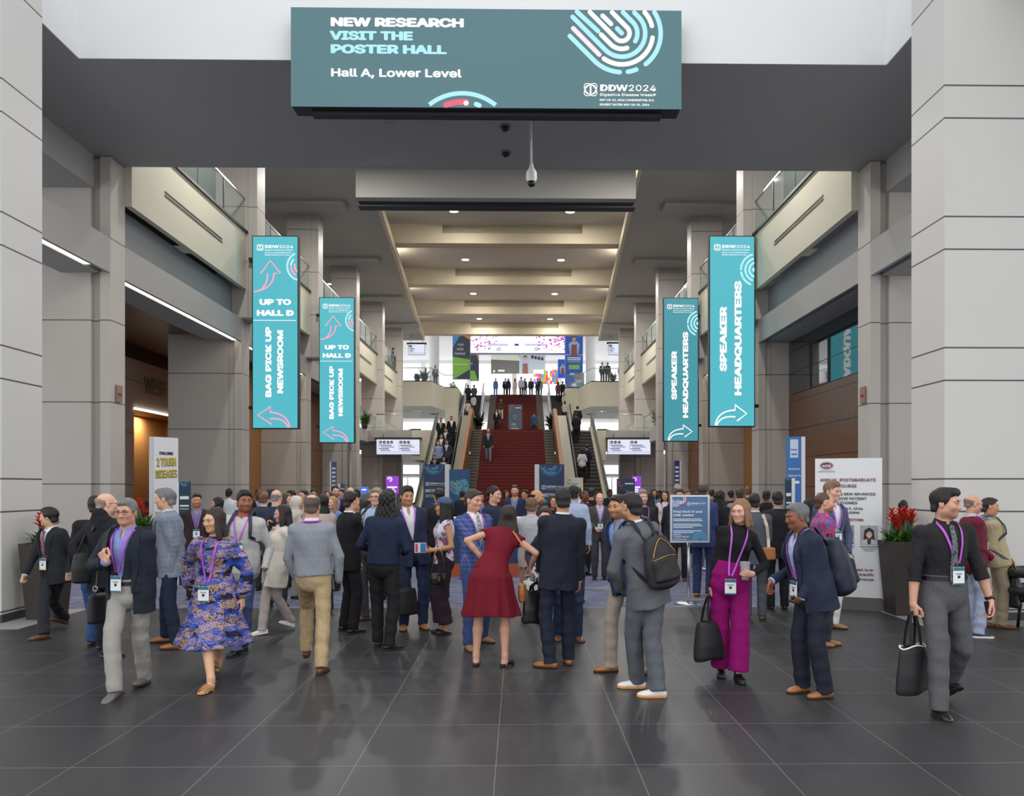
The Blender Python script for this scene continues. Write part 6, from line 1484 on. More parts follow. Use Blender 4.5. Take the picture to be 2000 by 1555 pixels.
for (u, v) in ((1615, 222), (763, 243), (1202, 243)):
    d = (8.9 - CAMZ) * FPX / (HZ - v); p = W(u, v, d); w = .12 if u < 1500 else .45
    mb = MB(); mb.box(p.x - w, p.x + w, p.y - .05, p.y + .05, 8.885, 8.9, PLASTER); o = mb.build('ceiling_hatch'); tag(o, {1615: 'slim flush hatch in the soffit towards the right pillar', 763: 'tiny flush plate in the soffit below the screen, left one', 1202: 'tiny flush plate in the soffit below the screen, right one'}[u], 'hatch')

# --- information counter behind the crowd
xa, xb = W(819, 1128, 16.3).x, W(1024, 1128, 16.3).x
o = empty('information_counter', ((xa + xb) / 2, 16.7, 0), 0, 'long navy counter with white top and orange base behind the standing group', 'counter')
mb = MB(); mb.box(xa + .05, xb - .05, 16.32, 17.0, 0.26, 1.12, NAVY); mb.build('front_panel', o); mb = MB(); mb.box(xa, xb, 16.3, 17.05, 1.12, 1.17, WHITEP); mb.build('counter_top', o); mb = MB(); mb.box(xa + .02, xb - .02, 16.3, 17.02, 0, .26, mat('orange_base', (180, 84, 50), .6)); mb.build('base', o); under(o)

# --- planters with red bromeliads
LEAFM = mat('leaf_green', (62, 104, 44), .5, var=.25); LEAF2 = mat('leaf_light', (104, 146, 60), .5, var=.2); REDF = mat('bract_red', (206, 50, 30), .5, var=.15); POT = mat('planter_brown', (58, 50, 46), .55, var=.05); SOIL = mat('soil', (50, 38, 28), .95)
def leaf(mb, base, ang, L, w, rise, droop, m, rs):
    pts = []; d = Vector((math.cos(ang), math.sin(ang), 0)); n = 8; vs = []; fs = []
    for i in range(n + 1):
        t = i / n; c = Vector(base) + d * (L * (t * .75 + .1 * t * t)) + Vector((0, 0, rise * t - droop * t * t * t)); ww = w * math.sin(math.pi * min(1, (t * .86 + .14))) ** .7 * (1 - t ** 5); s_ = Vector((-d.y, d.x, 0)) * ww
        vs += [c + s_, c - Vector((0, 0, ww * .35)), c - s_]
    for i in range(n): fs += [(3 * i, 3 * i + 1, 3 * i + 4, 3 * i + 3), (3 * i + 1, 3 * i + 2, 3 * i + 5, 3 * i + 4)]
    mb.add(vs, fs, m, True)
def planter(x, y, w, h, hp, n, lab, nf=4, seed=1, det=1):
    o = empty('planter', (x, y, 0), 0, lab, 'planter', 'brown planters with red flowers')
    mb = MB(); a, b = w * .36, w * .5; n8 = [(-1, -1), (1, -1), (1, 1), (-1, 1)]
    vs = [(sx * a, sy * a, 0) for sx, sy in n8] + [(sx * b, sy * b, h) for sx, sy in n8] + [(sx * (b - .04), sy * (b - .04), h) for sx, sy in n8] + [(sx * (b - .05), sy * (b - .05), h - .08) for sx, sy in n8]
    mb.add(vs, [(3, 2, 1, 0)] + [(j * 4 + i, j * 4 + (i + 1) % 4, j * 4 + 4 + (i + 1) % 4, j * 4 + 4 + i) for j in range(3) for i in range(4)], POT); mb.build('pot', o)
    mb = MB(); mb.box(-b + .05, b - .05, -b + .05, b - .05, h - .1, h - .08, SOIL); mb.build('soil', o)
    rs = random.Random(seed); mb = MB(); heads = []
    for i in range(n):
        bx_, by_ = rs.uniform(-b * .6, b * .6), rs.uniform(-b * .6, b * .6)
        for k in range(13): leaf(mb, (bx_, by_, h - .08), rs.uniform(0, 6.28), rs.uniform(.35, .58) * hp, rs.uniform(.02, .034), rs.uniform(.35, .75) * hp, rs.uniform(.1, .4) * hp, rs.choice((LEAFM, LEAFM, LEAF2)), rs)
        if i < nf: heads.append((bx_, by_))
    mb.build('foliage', o)
    for bx_, by_ in heads:
        mb = MB(); zt = h + hp * rs.uniform(.3, .62); mb.tube([(bx_, by_, h - .08), (bx_, by_, zt)], .012, LEAFM, 6)
        for j in range(4):
            for k in range(6): leaf(mb, (bx_, by_, zt - .02 + j * .045), k * 1.05 + j * .5, (.17 - .025 * j) * rs.uniform(.7, 1.1), .014, .10, .03, REDF, rs)
        mb.build('flower', o)
planter(-6.44, 11.3, .5, 1.03, .5, 6, 'tall brown planter with red flowers beside the left front pillar', 5, 3)
planter(5.41, 11.45, .5, 1.03, .52, 8, 'tall brown planter with red flowers between course board and right pillar', 8, 5)
pl = W(287, 1000, 16.4); planter(pl.x, 16.4, .62, 1.02, .6, 5, 'farther brown planter with red flowers behind the man in glasses', 4, 8)
def bush(x, y, z, r, lab, seed, m=LEAFM, n=90):
    o = empty('potted_plant', (x, y, z), 0, lab, 'plant', 'potted plants on the balconies'); mb = MB(); mb.lathe([(.14, 0), (.2, .3), (.18, .3), (.17, .26), (.001, .26)], POT, (0, 0, 0), 14); mb.build('pot', o); rs = random.Random(seed); mb = MB()
    for i in range(n): leaf(mb, (rs.uniform(-.08, .08), rs.uniform(-.08, .08), .26), rs.uniform(0, 6.28), r * rs.uniform(.5, 1.1), .06, r * rs.uniform(.3, 1.5), r * rs.uniform(.1, .6), m, rs)
    mb.build('foliage', o)
DLEAF = mat('leaf_dark', (44, 66, 40), .5, var=.2)
for i, (u, v, Y, r, lab) in enumerate(((829, 748, 64.2, .8, 'dark bushy plant at the left upper balcony corner'), (815, 748, 64.2, .45, 'small dark plant left of the bushy one on the left balcony'), (1197, 747, 64.2, .6, 'dark bushy plant at the right upper balcony corner'), (884, 762, 70, .5, 'slim green plant on the left balcony beside the escalator'), (1286, 800, 46, .75, 'bright leafy plant on the right mid level gallery'), (712, 827, 46, .6, 'green plant on the left mid level gallery'), (935, 838, 48.6, .7, 'dark green plant on the landing left of the stairs'), (1077, 838, 48.6, .7, 'dark green plant on the landing right of the stairs'))):
    p = W(u, v, Y); z = TZ if Y > 60 else LZ + (0.012 if 900 < u < 1100 else 0); z = 5.02 if Y == 46 else z; bush(p.x, Y, z, r, lab, 20 + i, DLEAF if i not in (3, 4, 5) else LEAFM)
# tub chair at the far right edge
pc = GR(1990, 1232); o = empty('tub_chair', (pc.x + .35, pc.y + .0, 0), 0, 'black round-backed tub chair cut off by the right edge', 'chair')
mb = MB(); mb.lathe([(.001, .36), (.34, .36), (.38, .40), (.38, .46), (.34, .5), (.001, .5)], mat('chair_black', (30, 30, 32), .45), (0, 0, 0), 28); mb.build('seat', o)
mb = MB(); 
for zz in (.72, .5): mb.tube([(.42 * math.cos(t), .42 * math.sin(t), zz) for t in [math.pi * (.35 + 1.3 * k / 24) for k in range(25)]], .05, MATS['chair_black'], 10)
mb.build('backrest', o)
for k in range(4): a_ = .6 + k * math.pi / 2; m2 = MB(); m2.tube([(.3 * math.cos(a_), .3 * math.sin(a_), .37), (.34 * math.cos(a_), .34 * math.sin(a_), 0)], .02, BLACK, 8); m2.build('leg', o)
# ------------------------------------------------------------------ people
def cm(r, g, b, **k): return clothmat('cloth_%d_%d_%d' % (r, g, b), (r, g, b), **k)
LAN = mat('lanyard_purple', (186, 84, 206), .5); BW = mat('badge_white', (236, 238, 238), .4); BT = mat('badge_teal', (40, 112, 132), .4); BK = mat('badge_ink', (30, 30, 32), .4); BADGE = (BW, BT, BK); BYE = mat('badge_yellow', (222, 190, 60), .4)
LBROWN = mat('leather_brown', (112, 66, 40), .38, var=.12); LTAN = mat('leather_tan', (166, 106, 58), .4, var=.12); LBLACK = mat('leather_black', (26, 25, 26), .3); SOLED = mat('sole_dark', (42, 34, 30), .7); SOLEW = mat('sole_white', (222, 220, 214), .6); SUEDE = mat('suede_tan', (150, 112, 74), .8, var=.1); SNKW = mat('sneaker_white', (226, 226, 224), .6, var=.03); GOLD = mat('gold_metal', (206, 158, 84), .3, .9); GUM = mat('sole_gum', (196, 140, 80), .6); BELTB = mat('belt_black', (28, 27, 27), .4); BUCK = mat('buckle_steel', (196, 196, 190), .3, .9); NYLON = mat('nylon_black', (30, 30, 33), .6, var=.08); NYLNAVY = mat('nylon_navy', (36, 42, 60), .6, var=.1); GLS = mat('spectacle_black', (26, 24, 24), .35); PHONE = mat('phone_black', (18, 18, 20), .15); SKIRTTAN = cm(196, 180, 158)
WSH = cm(226, 228, 232)

def PX(label, head, L, R, yaw, H=1.72, lh=None, rh=None, z=0.0, name='person', group=None, **kw):
    """figure from photo pixels: head=(x, y of crown, depth offset), L/R=(x,y of ankle on the floor, lift, toe-out, pitch)
       lh/rh = (x, y, depth offset of the wrist[, options]) or 'pocket'"""
    gl, gr = GR(L[0], L[1], z), GR(R[0], R[1], z); loc = (gl + gr) / 2; Rm = Rz(rad(-yaw))
    def lc(p): return Rm @ (np.array(p) - np.array(loc))
    f = []
    for g, q in ((gl, L), (gr, R)):
        a = lc(g); f.append((a[0], a[1], q[2] if len(q) > 2 else 0, q[3] if len(q) > 3 else 0, q[4] if len(q) > 4 else 0))
    hd = lc(W(head[0], head[1], loc.y + (head[2] if len(head) > 2 else 0)))
    hs = []
    for h in (lh, rh):
        if h is None or h == 'pocket': hs.append(h); continue
        o = dict(h[3]) if len(h) > 3 else {}; o['p'] = lc(W(h[0], h[1], loc.y + h[2])); hs.append(o)
    q = kw.pop('q', None) or (.0075 if loc.y < 8.2 else .009 if loc.y < 10.6 else .012)
    F = Fig(loc, yaw, H, feet=f, head=hd, hands=tuple(hs), q=q, seed=int(head[0]) % 97, **kw); F.begin(label, name, 'person', group); return F
HIDE = {'hide': True}
def suit(f, mj, ms, mt, msh=None, tie=None, vneck=(.40, .085), fat=1.0, hem=.13, body=True, shoes='dress', collar=True, openw=None, arm=(.060, .054, .046), tr=(.088, .069, .059), straight=.4, lapel=True):
    if body: f.body()
    f.top('shirt', ms, .006, hem=-.14, upto=.0, wob=.0, q=max(f.q, .009), vcut=None if tie else .075)
    if collar: f.collarmesh(ms)
    f.trousers(mt, tr)
    f.top('jacket', mj, .022, hem=hem, vneck=vneck, lapel=lapel, arm=arm, fat=fat, openw=openw, straight=straight, necky=-.010, hemflare=.012)
    if lapel: f.collarmesh(mj, 'jacket_collar', h=.016, r=.080, spread=.3, span=112)
    if lapel: f.lapels(mj, vneck[0], vneck[1], openw=openw)
    if openw is None: f.buttons(BK, (vneck[0] - .02, vneck[0] - .11))
    cuffs(f, ms)
    f.shoes(msh or LBLACK, SOLED, shoes)
    if tie: f.tie(tie)
def cuffs(f, m):
    for i in (0, 1):
        h = f.hands[i]
        if h == 'pocket' or (isinstance(h, dict) and h.get('hide')): continue
        mb = MB(); d = nz(f.wri[i] - f.elb[i]); mb.tube([f.wri[i] - d * .03, f.wri[i] + d * .012], .036 * f.s, m, 14); mb.build('cuff', f.root)
def casual(f, mt, ms, mtr, msh, sole=SOLED, shoes='dress', collar=True, **k):
    f.body(); k.setdefault('vcut', None if mt is None else .03); f.top('shirt', ms, k.pop('thick', .008), **k); 
    if collar: f.collarmesh(mt or ms, h=.036)
    f.trousers(mtr); f.shoes(msh, sole, shoes)

# ---- things carried or worn on a strap: own top-level things, standing where the person holds them
class Held:
    def __init__(s, f, name, label, cat, base, group=None):
        s.f = f; s.b = Vector(base); s.root = empty(name, f.world(base), f.yaw, label, cat, group)
    def part(s, name, mb, parent=None, **k):
        o = mb.build(name, parent or s.root, **k)
        if parent is None: o.location = -s.b
        return o
    def sdf(s, name, v, f, m, parent=None):
        o = link_mesh(name, np_mesh(name, v, f, [m]), parent or s.root)
        if parent is None: o.location = -s.b
        return o
def frame3(u, d): u = nz(u); d = nz(np.asarray(d, float) - u * np.dot(u, d)); return u, d, np.cross(d, u)
def tote(f, hand, label, w=.36, h=.40, dep=.11, drop=.24, m=NYLON, u=(0, 1, 0), d=(0, 0, -1), trim=None, name='tote_bag', cat='bag', q=.009):
    hand = np.asarray(hand, float); u, d, n = frame3(np.asarray(u, float), d); top = hand + d * drop; bot = top + d * h
    H = Held(f, name, label, cat, bot); g = Grid(np.minimum(top, bot) - .3, np.maximum(top, bot) + .3, q)
    g.ec(top, bot, [(0, w * .40, dep * .28), (.12, w * .44, dep * .45), (.6, w * .5, dep * .6), (.9, w * .52, dep * .58), (1, w * .5, dep * .5)], u, .02, clips=[(bot, d), (top, -d)], cap=.4)
    g.wobble(.006, 30, 7, .6); g.ec(top - d * .05, top + d * .05, [(0, w * .36, dep * .22), (1, w * .32, dep * .2)], u, .01, 's')
    v, fc = g.mesh(1); b = H.sdf('bag_body', v, fc, m)
    for sg in (-1, 1):
        mb = MB(); o = n * sg * dep * .26; pts = [top + d * .05 + u * w * .22 + o, top + u * w * .17 + o, top - d * drop * .6 + u * .05 + o * .5, hand + d * .005 + u * .025 + o * .15, hand - d * .012 + o * .1, hand + d * .005 - u * .025 + o * .15, top - d * drop * .6 - u * .05 + o * .5, top - u * w * .17 + o, top + d * .05 - u * w * .22 + o]
        mb.ribbon(pts, [n * sg] * len(pts), .028, .004, m); H.part('handle', mb)
    if trim:
        mb = MB()
        mb.tube([top + d * (.008 + .012 * math.sin(3 * t)) + u * w * .415 * math.cos(t) + n * dep * .33 * math.sin(t) for t in [2 * math.pi * k / 32 for k in range(32)]], .007, trim, 6, closed=True)
        H.part('piping', mb)
    return H
def backpack(f, label, m, w=.29, h=.42, dep=.15, tc=.45, pocket=True, zipm=None, cx=0.0, off=.03, straps=True, low=True):
    k = f.s; p, n = f.surf(tc, cx, off * k, -1); up = f.ax; sd = f.side; bk = -f.fwd; c = p + bk * (dep * .5 - .02)
    base = c - up * h * .52; H = Held(f, 'backpack', label, 'backpack', base); g = Grid(c - .42, c + .42, max(f.q, .008))
    g.ec(c - up * h * .42, c + up * h * .40, [(0, w * .5, dep * .52), (.25, w * .52, dep * .56), (.7, w * .46, dep * .46), (1, w * .34, dep * .3)], sd, .02, cap=.6)
    if pocket: g.ec(c - up * h * .33 + bk * dep * .42, c + up * h * .02 + bk * dep * .40, [(0, w * .42, dep * .22), (1, w * .40, dep * .18)], sd, .015, cap=.6)
    g.wobble(.0035, 40, 3); v, fc = g.mesh(1); H.sdf('pack_body', v, fc, m)
    zm = zipm or GOLD; mb = MB()
    if pocket: mb.tube([c + up * h * (.06 + .02 * math.cos(3 * t)) + sd * w * .40 * t + bk * dep * (.62 - .2 * t * t) for t in [-1 + k_ / 6 for k_ in range(13)]], .0035, zm, 6)
    mb.tube([c + up * h * (.40 - .34 * abs(t) ** 1.6) + sd * w * .40 * t + bk * dep * (.46 - .12 * (1 - abs(t))) for t in [-1 + k_ / 8 for k_ in range(17)]], .0035, NYLON if m is not NYLON else zm, 6); H.part('zipper', mb)
    mb = MB(); mb.tube([c + up * h * .42 - sd * .04, c + up * (h * .42 + .05) - sd * .025 + bk * .01, c + up * (h * .42 + .05) + sd * .025 + bk * .01, c + up * h * .42 + sd * .04], .008, m, 8); H.part('top_handle', mb)
    if straps:
        for sg in (1, -1):
            pts = [c + up * h * .36 + sd * sg * .06 - bk * dep * .3]; nr = [up]
            a = f.neck * .52 + f.sho[0 if sg > 0 else 1] * .48
            for off2, q2 in ((bk * .085, up * .8 + bk * .6), (np.zeros(3), up), (f.fwd * .075 - up * .02, up * .6 + f.fwd * .8)): pts.append(a + up * .082 * k * (1 if np.abs(off2).sum() < 1e-6 else .78) + off2 * k); nr.append(q2)
            for t in (.8, .7, .62): q3, n3 = f.surf(t, sg * (.115 + .03 * (.8 - t)) * k, .045 * k); pts.append(q3); nr.append(n3)
            if not low: mb = MB(); mb.ribbon(pts, nr, .036 * k, .009, m); H.part('strap', mb); continue
            ru_ = np.interp(.44, [q_[0] for q_ in f.prof], [q_[1] for q_ in f.prof]); pts.append(f.ta + (f.tb - f.ta) * .52 + f.side * sg * (ru_ + .03 * k) + f.fwd * .02); nr.append(f.side * sg)
            pts.append(c - up * h * .36 + sd * sg * w * .42 - bk * dep * .2); nr.append(f.side * sg)
            mb = MB(); mb.ribbon(pts, nr, .036 * k, .009, m); H.part('strap', mb)
    return H
def phone(f, i, label, m=PHONE, size=(.037, .004, .074)):
    P, d, x, n = f.hf[i]; c = P(.075, .0, .03); H = Held(f, 'phone', label, 'phone', c); mb = MB(); M = Matrix((tuple(x), tuple(n), tuple(d))).transposed().to_4x4(); M.translation = Vector(c); mb.box(-size[0], size[0], -size[1], size[1], -size[2], size[2], m, M, .003); H.part('phone_body', mb)
    mb = MB(); mb.box(-size[0] * .9, size[0] * .9, -size[1] - .0006, -size[1], -size[2] * .92, size[2] * .92, mat('phone_screen', (50, 58, 74), .1), M); H.part('screen', mb)

# ---- 1 front row, left to right
f = PX('young man in dark suit with striped burgundy tie striding past the left planter', (93, 976), (126, 1226, .05, -8, -22), (86, 1249, 0, -26, 0), -20, 1.68, lh=(133, 1120, -.05, {'curl': 1.25, 'd': (0, -.1, -1)}), rh=(47, 1127, -.2, {'curl': 1.25}), skin='asian', hy=-62, face={'iris': (30, 20, 16), 'gaze': -.2, 'nose': .8})
suit(f, cm(40, 42, 47), WSH, cm(42, 44, 49), LBROWN, clothmat('tie_burgundy', (104, 28, 46), 'diag', (170, 150, 156)), vneck=(.30, .10), openw=.045); f.hair('side', (24, 21, 20), vol=1.25); f.lanyard(mat('lanyard_black', (30, 30, 34), .5), BADGE, .03, .42, strip=BT, clip=BYE); f.belt(BELTB)
f = PX('dark-haired person in blue jeans mostly hidden behind the bald man', (186, 972), (190, 1258, 0, 8), (178, 1262, 0, -8), -150, 1.69, skin='light')
casual(f, None, cm(34, 34, 38), cm(50, 76, 122), LBLACK, thick=.02, hem=.1, collar=False); f.hair('short', (24, 20, 19))
f = PX('bald man in black rain jacket seen from behind left of the man in glasses', (207, 963), (199, 1270, 0, 12), (212, 1288, 0, -14), 160, 1.75, lh=(160, 1110, -.15, HIDE), rh=(243, 1120, .1, HIDE), skin='fair', hy=-28, fat=1.06, face={'jaw': 1.05})
casual(f, None, cm(30, 32, 38), cm(36, 40, 52), LBLACK, thick=.03, hem=.15, collar=False, wob=.006, straight=.8); f.hair('bald', (150, 132, 116), vol=.5); f.glasses(GLS)
mb = MB()
g = Grid(f.neck - .25, f.neck + .25, .008); g.ec(f.neck - f.ax * .05 - f.fwd * .04, f.neck + f.ax * .035 - f.fwd * .05, [(0, .135, .10), (.6, .12, .085), (1, .09, .07)], f.side, .02); g.wobble(.006, 45, 2); v, fc = g.mesh(1); f.add('hood', v, fc, cm(30, 32, 38))
H = Held(f, 'shoulder_bag', 'black shoulder bag hanging at the left side of the rain jacket man', 'bag', f.local(W(163, 1138, f.loc.y - .2))); c = f.local(W(163, 1108, f.loc.y - .16)); g = Grid(c - .3, c + .3, .009); g.ec(c + V3(0, 0, .13), c - V3(0, 0, .14), [(0, .06, .11), (.5, .075, .14), (1, .06, .14)], V3(1, 0, 0), .02, cap=.5); v, fc = g.mesh(1); H.sdf('bag_body', v, fc, NYLON)
mb = MB(); mb.ribbon([c + V3(0, .08, .12), f.sho[0] + f.ax * .085, f.sho[0] * .7 + f.neck * .3 + f.ax * .075, f.surf(.8, -.02, .05, -1)[0]], [V3(1, 0, 0), f.ax, f.ax, -f.fwd], .045, .008, NYLON); H.part('strap', mb)

f = PX('man in glasses with light blue shirt, navy blazer and grey trousers striding forward', (246, 976, -.06), (283, 1337, 0, 4, -6), (224, 1366, .01, -4, 16), -8, 1.735, lh=(293, 1172, .02, {'curl': 1.0, 'd': (.15, -.3, -1)}), rh=(207, 1098, -.32, {'curl': 1.5, 'd': (-.35, -.1, .75), 'n': (.2, .9, 0)}), elbow=((.8, .5, -.2), (-.9, .3, -.5)), skin='light', hy=8, hp=2, fat=1.12, broad=1.06, face={'beard': .16, 'beardcol': (110, 96, 90), 'gaze': -.2, 'brow': 1.3})
suit(f, cm(36, 41, 52), cm(132, 142, 200), cm(158, 155, 148), mat('leather_grey', (104, 98, 96), .35, var=.1), vneck=(.06, .10), openw=.105, hem=.15, tr=(.095, .07, .059)); f.hair('side', (118, 116, 114), vol=1.0); f.lanyard(LAN, BADGE, .026, .38, dx=-.02); f.glasses(GLS, .0255, .0175); f.belt(BELTB, None, .20, .014)
H = Held(f, 'shoulder_bag', 'dark shoulder bag with silver buckle on the strap of the man in glasses', 'bag', f.local(W(186, 1200, f.loc.y + .15))); a = f.sho[1]
mb = MB(); c = f.local(W(186, 1165, f.loc.y + .12)); mb.ribbon([a * .75 + f.neck * .25 - f.fwd * .02 + f.ax * .09, a * .8 + f.neck * .2 + f.fwd * .09 + f.ax * .035, f.local(W(199, 1090, f.loc.y - .26)), f.local(W(190, 1135, f.loc.y - .1)), c], [f.ax, f.fwd, f.fwd, f.fwd - f.side, f.fwd - f.side], .045, .006, NYLON); H.part('strap', mb)
mb = MB(); e = f.local(W(186, 1150, f.loc.y - .08)); mb.tube([e + V3(.022 * math.cos(t), 0, .022 * math.sin(t)) for t in [math.pi * 2 * k / 12 for k in range(12)]], .004, BUCK, 6, closed=True); H.part('buckle', mb)
g = Grid(c - .3, c + .3, .01); g.ec(c + V3(0, .04, 0), c - V3(0, -.04, .22), [(0, .05, .12), (1, .06, .13)], V3(1, 0, 0), .02, cap=.5); v, fc = g.mesh(1); H.sdf('bag_body', v, fc, NYLON)

f = PX('tall grey-haired man in grey check blazer and navy trousers facing left', (322, 960), (345, 1268, 0, 0), (325, 1254, 0, 10), -78, 1.79, lh=(338, 1110, -.1, HIDE), rh=(330, 1100, .2, HIDE), skin='light', hp=2, hy=-8, face={'nose': 1.2, 'gaze': 0})
suit(f, clothmat('jacket_grey_check', (142, 150, 164), 'tweed', (108, 116, 134), (176, 182, 190)), cm(200, 208, 226), cm(36, 44, 66), LTAN, vneck=(.35, .08), openw=.05); f.hair('short', (112, 110, 110), vol=.9)

f = PX('woman in blue leopard-print midi dress and tan heeled sandals walking forward', (420, 977, -.03), (427, 1312, .03, 4, -34), (412, 1349, 0, -2, -16), -6, 1.71, sex='f', lh=(474, 1168, .02, {'curl': .5, 'd': (.05, -.1, -1)}), rh=(372, 1150, .12, HIDE), elbow=((.9, .5, -.1), (-.9, .5, -.1)), skin='asian', hy=-22, hp=3, face={'lip': (176, 84, 80), 'iris': (30, 20, 16), 'gaze': -.3, 'nose': .85, 'brow': .8})
f.heel = .045; f.body(feetskin=True); DR = clothmat('dress_leopard_blue', (60, 84, 180), 'dress')
f.top('dress_top', DR, .02, hem=-.12, arm=(.072, .068, .045), puff=.012, flare=.068, wob=.008, collar=(.02, .052), straight=.3)
f.skirt(DR, .35, [(0, .158, .118), (.12, .19, .16), (.45, .225, .22), (.66, .25, .27), (.68, .262, .28), (1, .33, .37)], 'skirt', 11, .022, .17); f.hair('mid', (46, 34, 30), vol=1.05); f.lanyard(LAN, BADGE, .05, .28, dx=.0, drop=.055)
SAND = mat('sandal_tan', (196, 150, 100), .5, var=.08)
for i in (0, 1):
    R_, A_ = f.footframe(i); k = f.s; P = lambda x, y, z: A_ + R_ @ (V3(x, y, z) * k); lowz = -.07 - f.heel
    mb = MB(); vs = []
    for (y, z, w_) in ((.045, -.072, .026), (0, -.07, .029), (-.05, -.078, .031), (-.09, -.088, .04), (-.12, -.098, .041), (-.15, -.108, .033), (-.17, -.112, .018)):
        vs += [P(-w_, y, z), P(w_, y, z), P(w_, y, z - .012), P(-w_, y, z - .012)]
    mb.add(vs, [(4 * i_ + j, 4 * i_ + (j + 1) % 4, 4 * i_ + 4 + (j + 1) % 4, 4 * i_ + 4 + j) for i_ in range(6) for j in range(4)] + [(3, 2, 1, 0), (24, 25, 26, 27)], SAND)
    so = mb.build('sandal', f.root); mb = MB(); up = V3(0, 0, 1); q0 = P(0, .03, -.08); mb.tube([q0, q0 + V3(0, .0, -max(.02, q0[2] - .004))], [.02, .011], SAND, 10); mb.build('heel', so)
    mb = MB()
    for y, z, r in ((-.125, -.08, .044), (-.105, -.064, .043), (-.085, -.05, .041), (-.06, -.036, .039)): mb.ribbon([P(r * math.cos(t) * 1.0, y + .012 * math.cos(2 * t), z - .032 + (.036 + .0) * math.sin(t)) for t in [math.pi * j / 10 for j in range(11)]], [R_ @ V3(math.cos(t), 0, math.sin(t)) for t in [math.pi * j / 10 for j in range(11)]], .016, .004, SAND)
    mb.tube([P(.036 * math.cos(t), .012 - .04 * math.sin(t), -.005 + .0 * t) for t in [2 * math.pi * j / 18 for j in range(18)]], .007, SAND, 6, closed=True); mb.build('straps', so)
f = PX('dark-haired man in light grey sweater with salmon collar and backpack straps', (480, 962), (477, 1268, 0, 10, 0), (462, 1280, 0, -14, 0), 2, 1.77, lh=(517, 1112, -.05, HIDE), rh=(433, 1110, .1, HIDE), skin='brown', hy=28, fat=1.12, face={'beard': .55, 'gaze': .5, 'brow': 1.4})
casual(f, cm(196, 84, 106), cm(186, 184, 182), cm(78, 96, 138), LBLACK, thick=.022, hem=.03, wob=.005); f.hair('quiff', (26, 23, 22), vol=1.3); f.lanyard(LAN, BADGE, .026, .56); backpack(f, 'dark backpack worn by the man in the light grey sweater', NYLNAVY, .28, .4)
f = PX('woman in cream cardigan and beige trousers walking left holding a phone up', (556, 989), (569, 1229, .03, 4, -20), (512, 1240, 0, 0, 5), -62, 1.62, sex='f', lh=(556, 1102, -.12, {'curl': .7, 'd': (-.2, -.2, -1)}), rh=(530, 1030, -.06, {'curl': 1.2, 'd': (0, -.3, 1)}), skin='light', fat=1.15, hp=6, face={'nose': 1.1})
f.body(); f.top('blouse', cm(214, 210, 214), .012, hem=.06, upto=0, wob=.005); f.trousers(cm(176, 164, 158), (.092, .066, .05)); f.top('cardigan', cm(214, 206, 194), .026, hem=.24, openw=.09, wob=.006, arm=(.062, .056, .046), straight=.6); f.shoes(SNKW, SOLEW, 'sneaker'); f.hair('mid', (40, 32, 30), vol=1.0); phone(f, 1, 'phone held up by the woman in the cream cardigan')
f = PX('man in grey sweater and khaki trousers walking away with hands in pockets', (608, 966), (598, 1292, .06, 8, -38), (627, 1316, 0, -6, 0), 180, 1.76, lh=(583, 1135, .08, HIDE), rh=(661, 1135, .08, HIDE), elbow=((.9, .3, -.2), (-.9, .3, -.2)), skin='light', fat=1.02, face={})
casual(f, WSH, cm(140, 144, 152), clothmat('khaki', (176, 154, 118), wr=1.5), LBROWN, thick=.024, hem=-.055, wob=.004, vneck=None); f.hair('crown', (86, 74, 66), vol=1.0); f.lanyard(LAN, BADGE, .022, .6)
mb = MB(); mb.tube([f.neck + f.ax * .004 + (f.side * math.cos(t) + f.fwd * math.sin(t)) * .082 for t in [2 * math.pi * j / 24 for j in range(24)]], .010, LAN, 6, closed=True); mb.build('neck_band', f.root)
f = PX('young man in black suit turned away to the right next to the khaki trousers man', (686, 968), (672, 1232, 0, 0), (690, 1238, 0, 0), 128, 1.73, lh=(700, 1115, .1, {'curl': .8}), rh=(655, 1120, .1, HIDE), skin='light', hy=10)
suit(f, cm(30, 30, 33), WSH, cm(31, 31, 34), LBLACK); f.hair('side', (30, 25, 23), vol=1.0)
f = PX('woman in glasses with dark hair and light grey dress behind the black suit man', (702, 992), (716, 1196, 0, 5), (700, 1198, 0, -5), -35, 1.62, sex='f', lh=(716, 1085, -.15), rh=(703, 1085, -.1), skin='tan')
f.body(); f.top('dress_top', cm(186, 184, 182), .012, hem=-.1); f.skirt(cm(186, 184, 182), .45, [(0, .15, .11), (.3, .2, .15), (1, .24, .19)]); f.top('jacket', cm(34, 34, 38), .024, hem=.08, openw=.08); f.shoes(LBLACK, SOLED, 'flat'); f.hair('long', (30, 24, 22)); f.glasses(GLS)
f = PX('older man in glasses and pale blue shirt behind the navy shirt person', (738, 962), (735, 1208, 0, 5), (712, 1212, 0, -22), -30, 1.78, lh=(745, 1110, .0, HIDE), rh=(708, 1090, .05, HIDE), skin='fair', hy=20, face={})
casual(f, None, cm(168, 186, 214), cm(62, 62, 66), LBROWN, thick=.012); f.hair('short', (136, 124, 112)); f.glasses(GLS); backpack(f, 'black shoulder-strapped backpack on the pale blue shirt man', NYLON, .27, .38)
f = PX('person with long black curly hair, navy shirt and black trousers seen from behind', (757, 966), (738, 1263, 0, 10), (760, 1270, 0, -50), 172, 1.74, lh=(728, 1075, .22, HIDE), rh=(790, 1080, .2, HIDE), skin='brown', broad=.98)
casual(f, None, cm(36, 44, 68), cm(34, 33, 35), LBLACK, thick=.024, hem=-.045, wob=.006, collar=False, straight=.7); f.trousers; f.hair('curlylong', (24, 22, 22), vol=1.15); f.lanyard(LAN, BADGE, .026, .6)
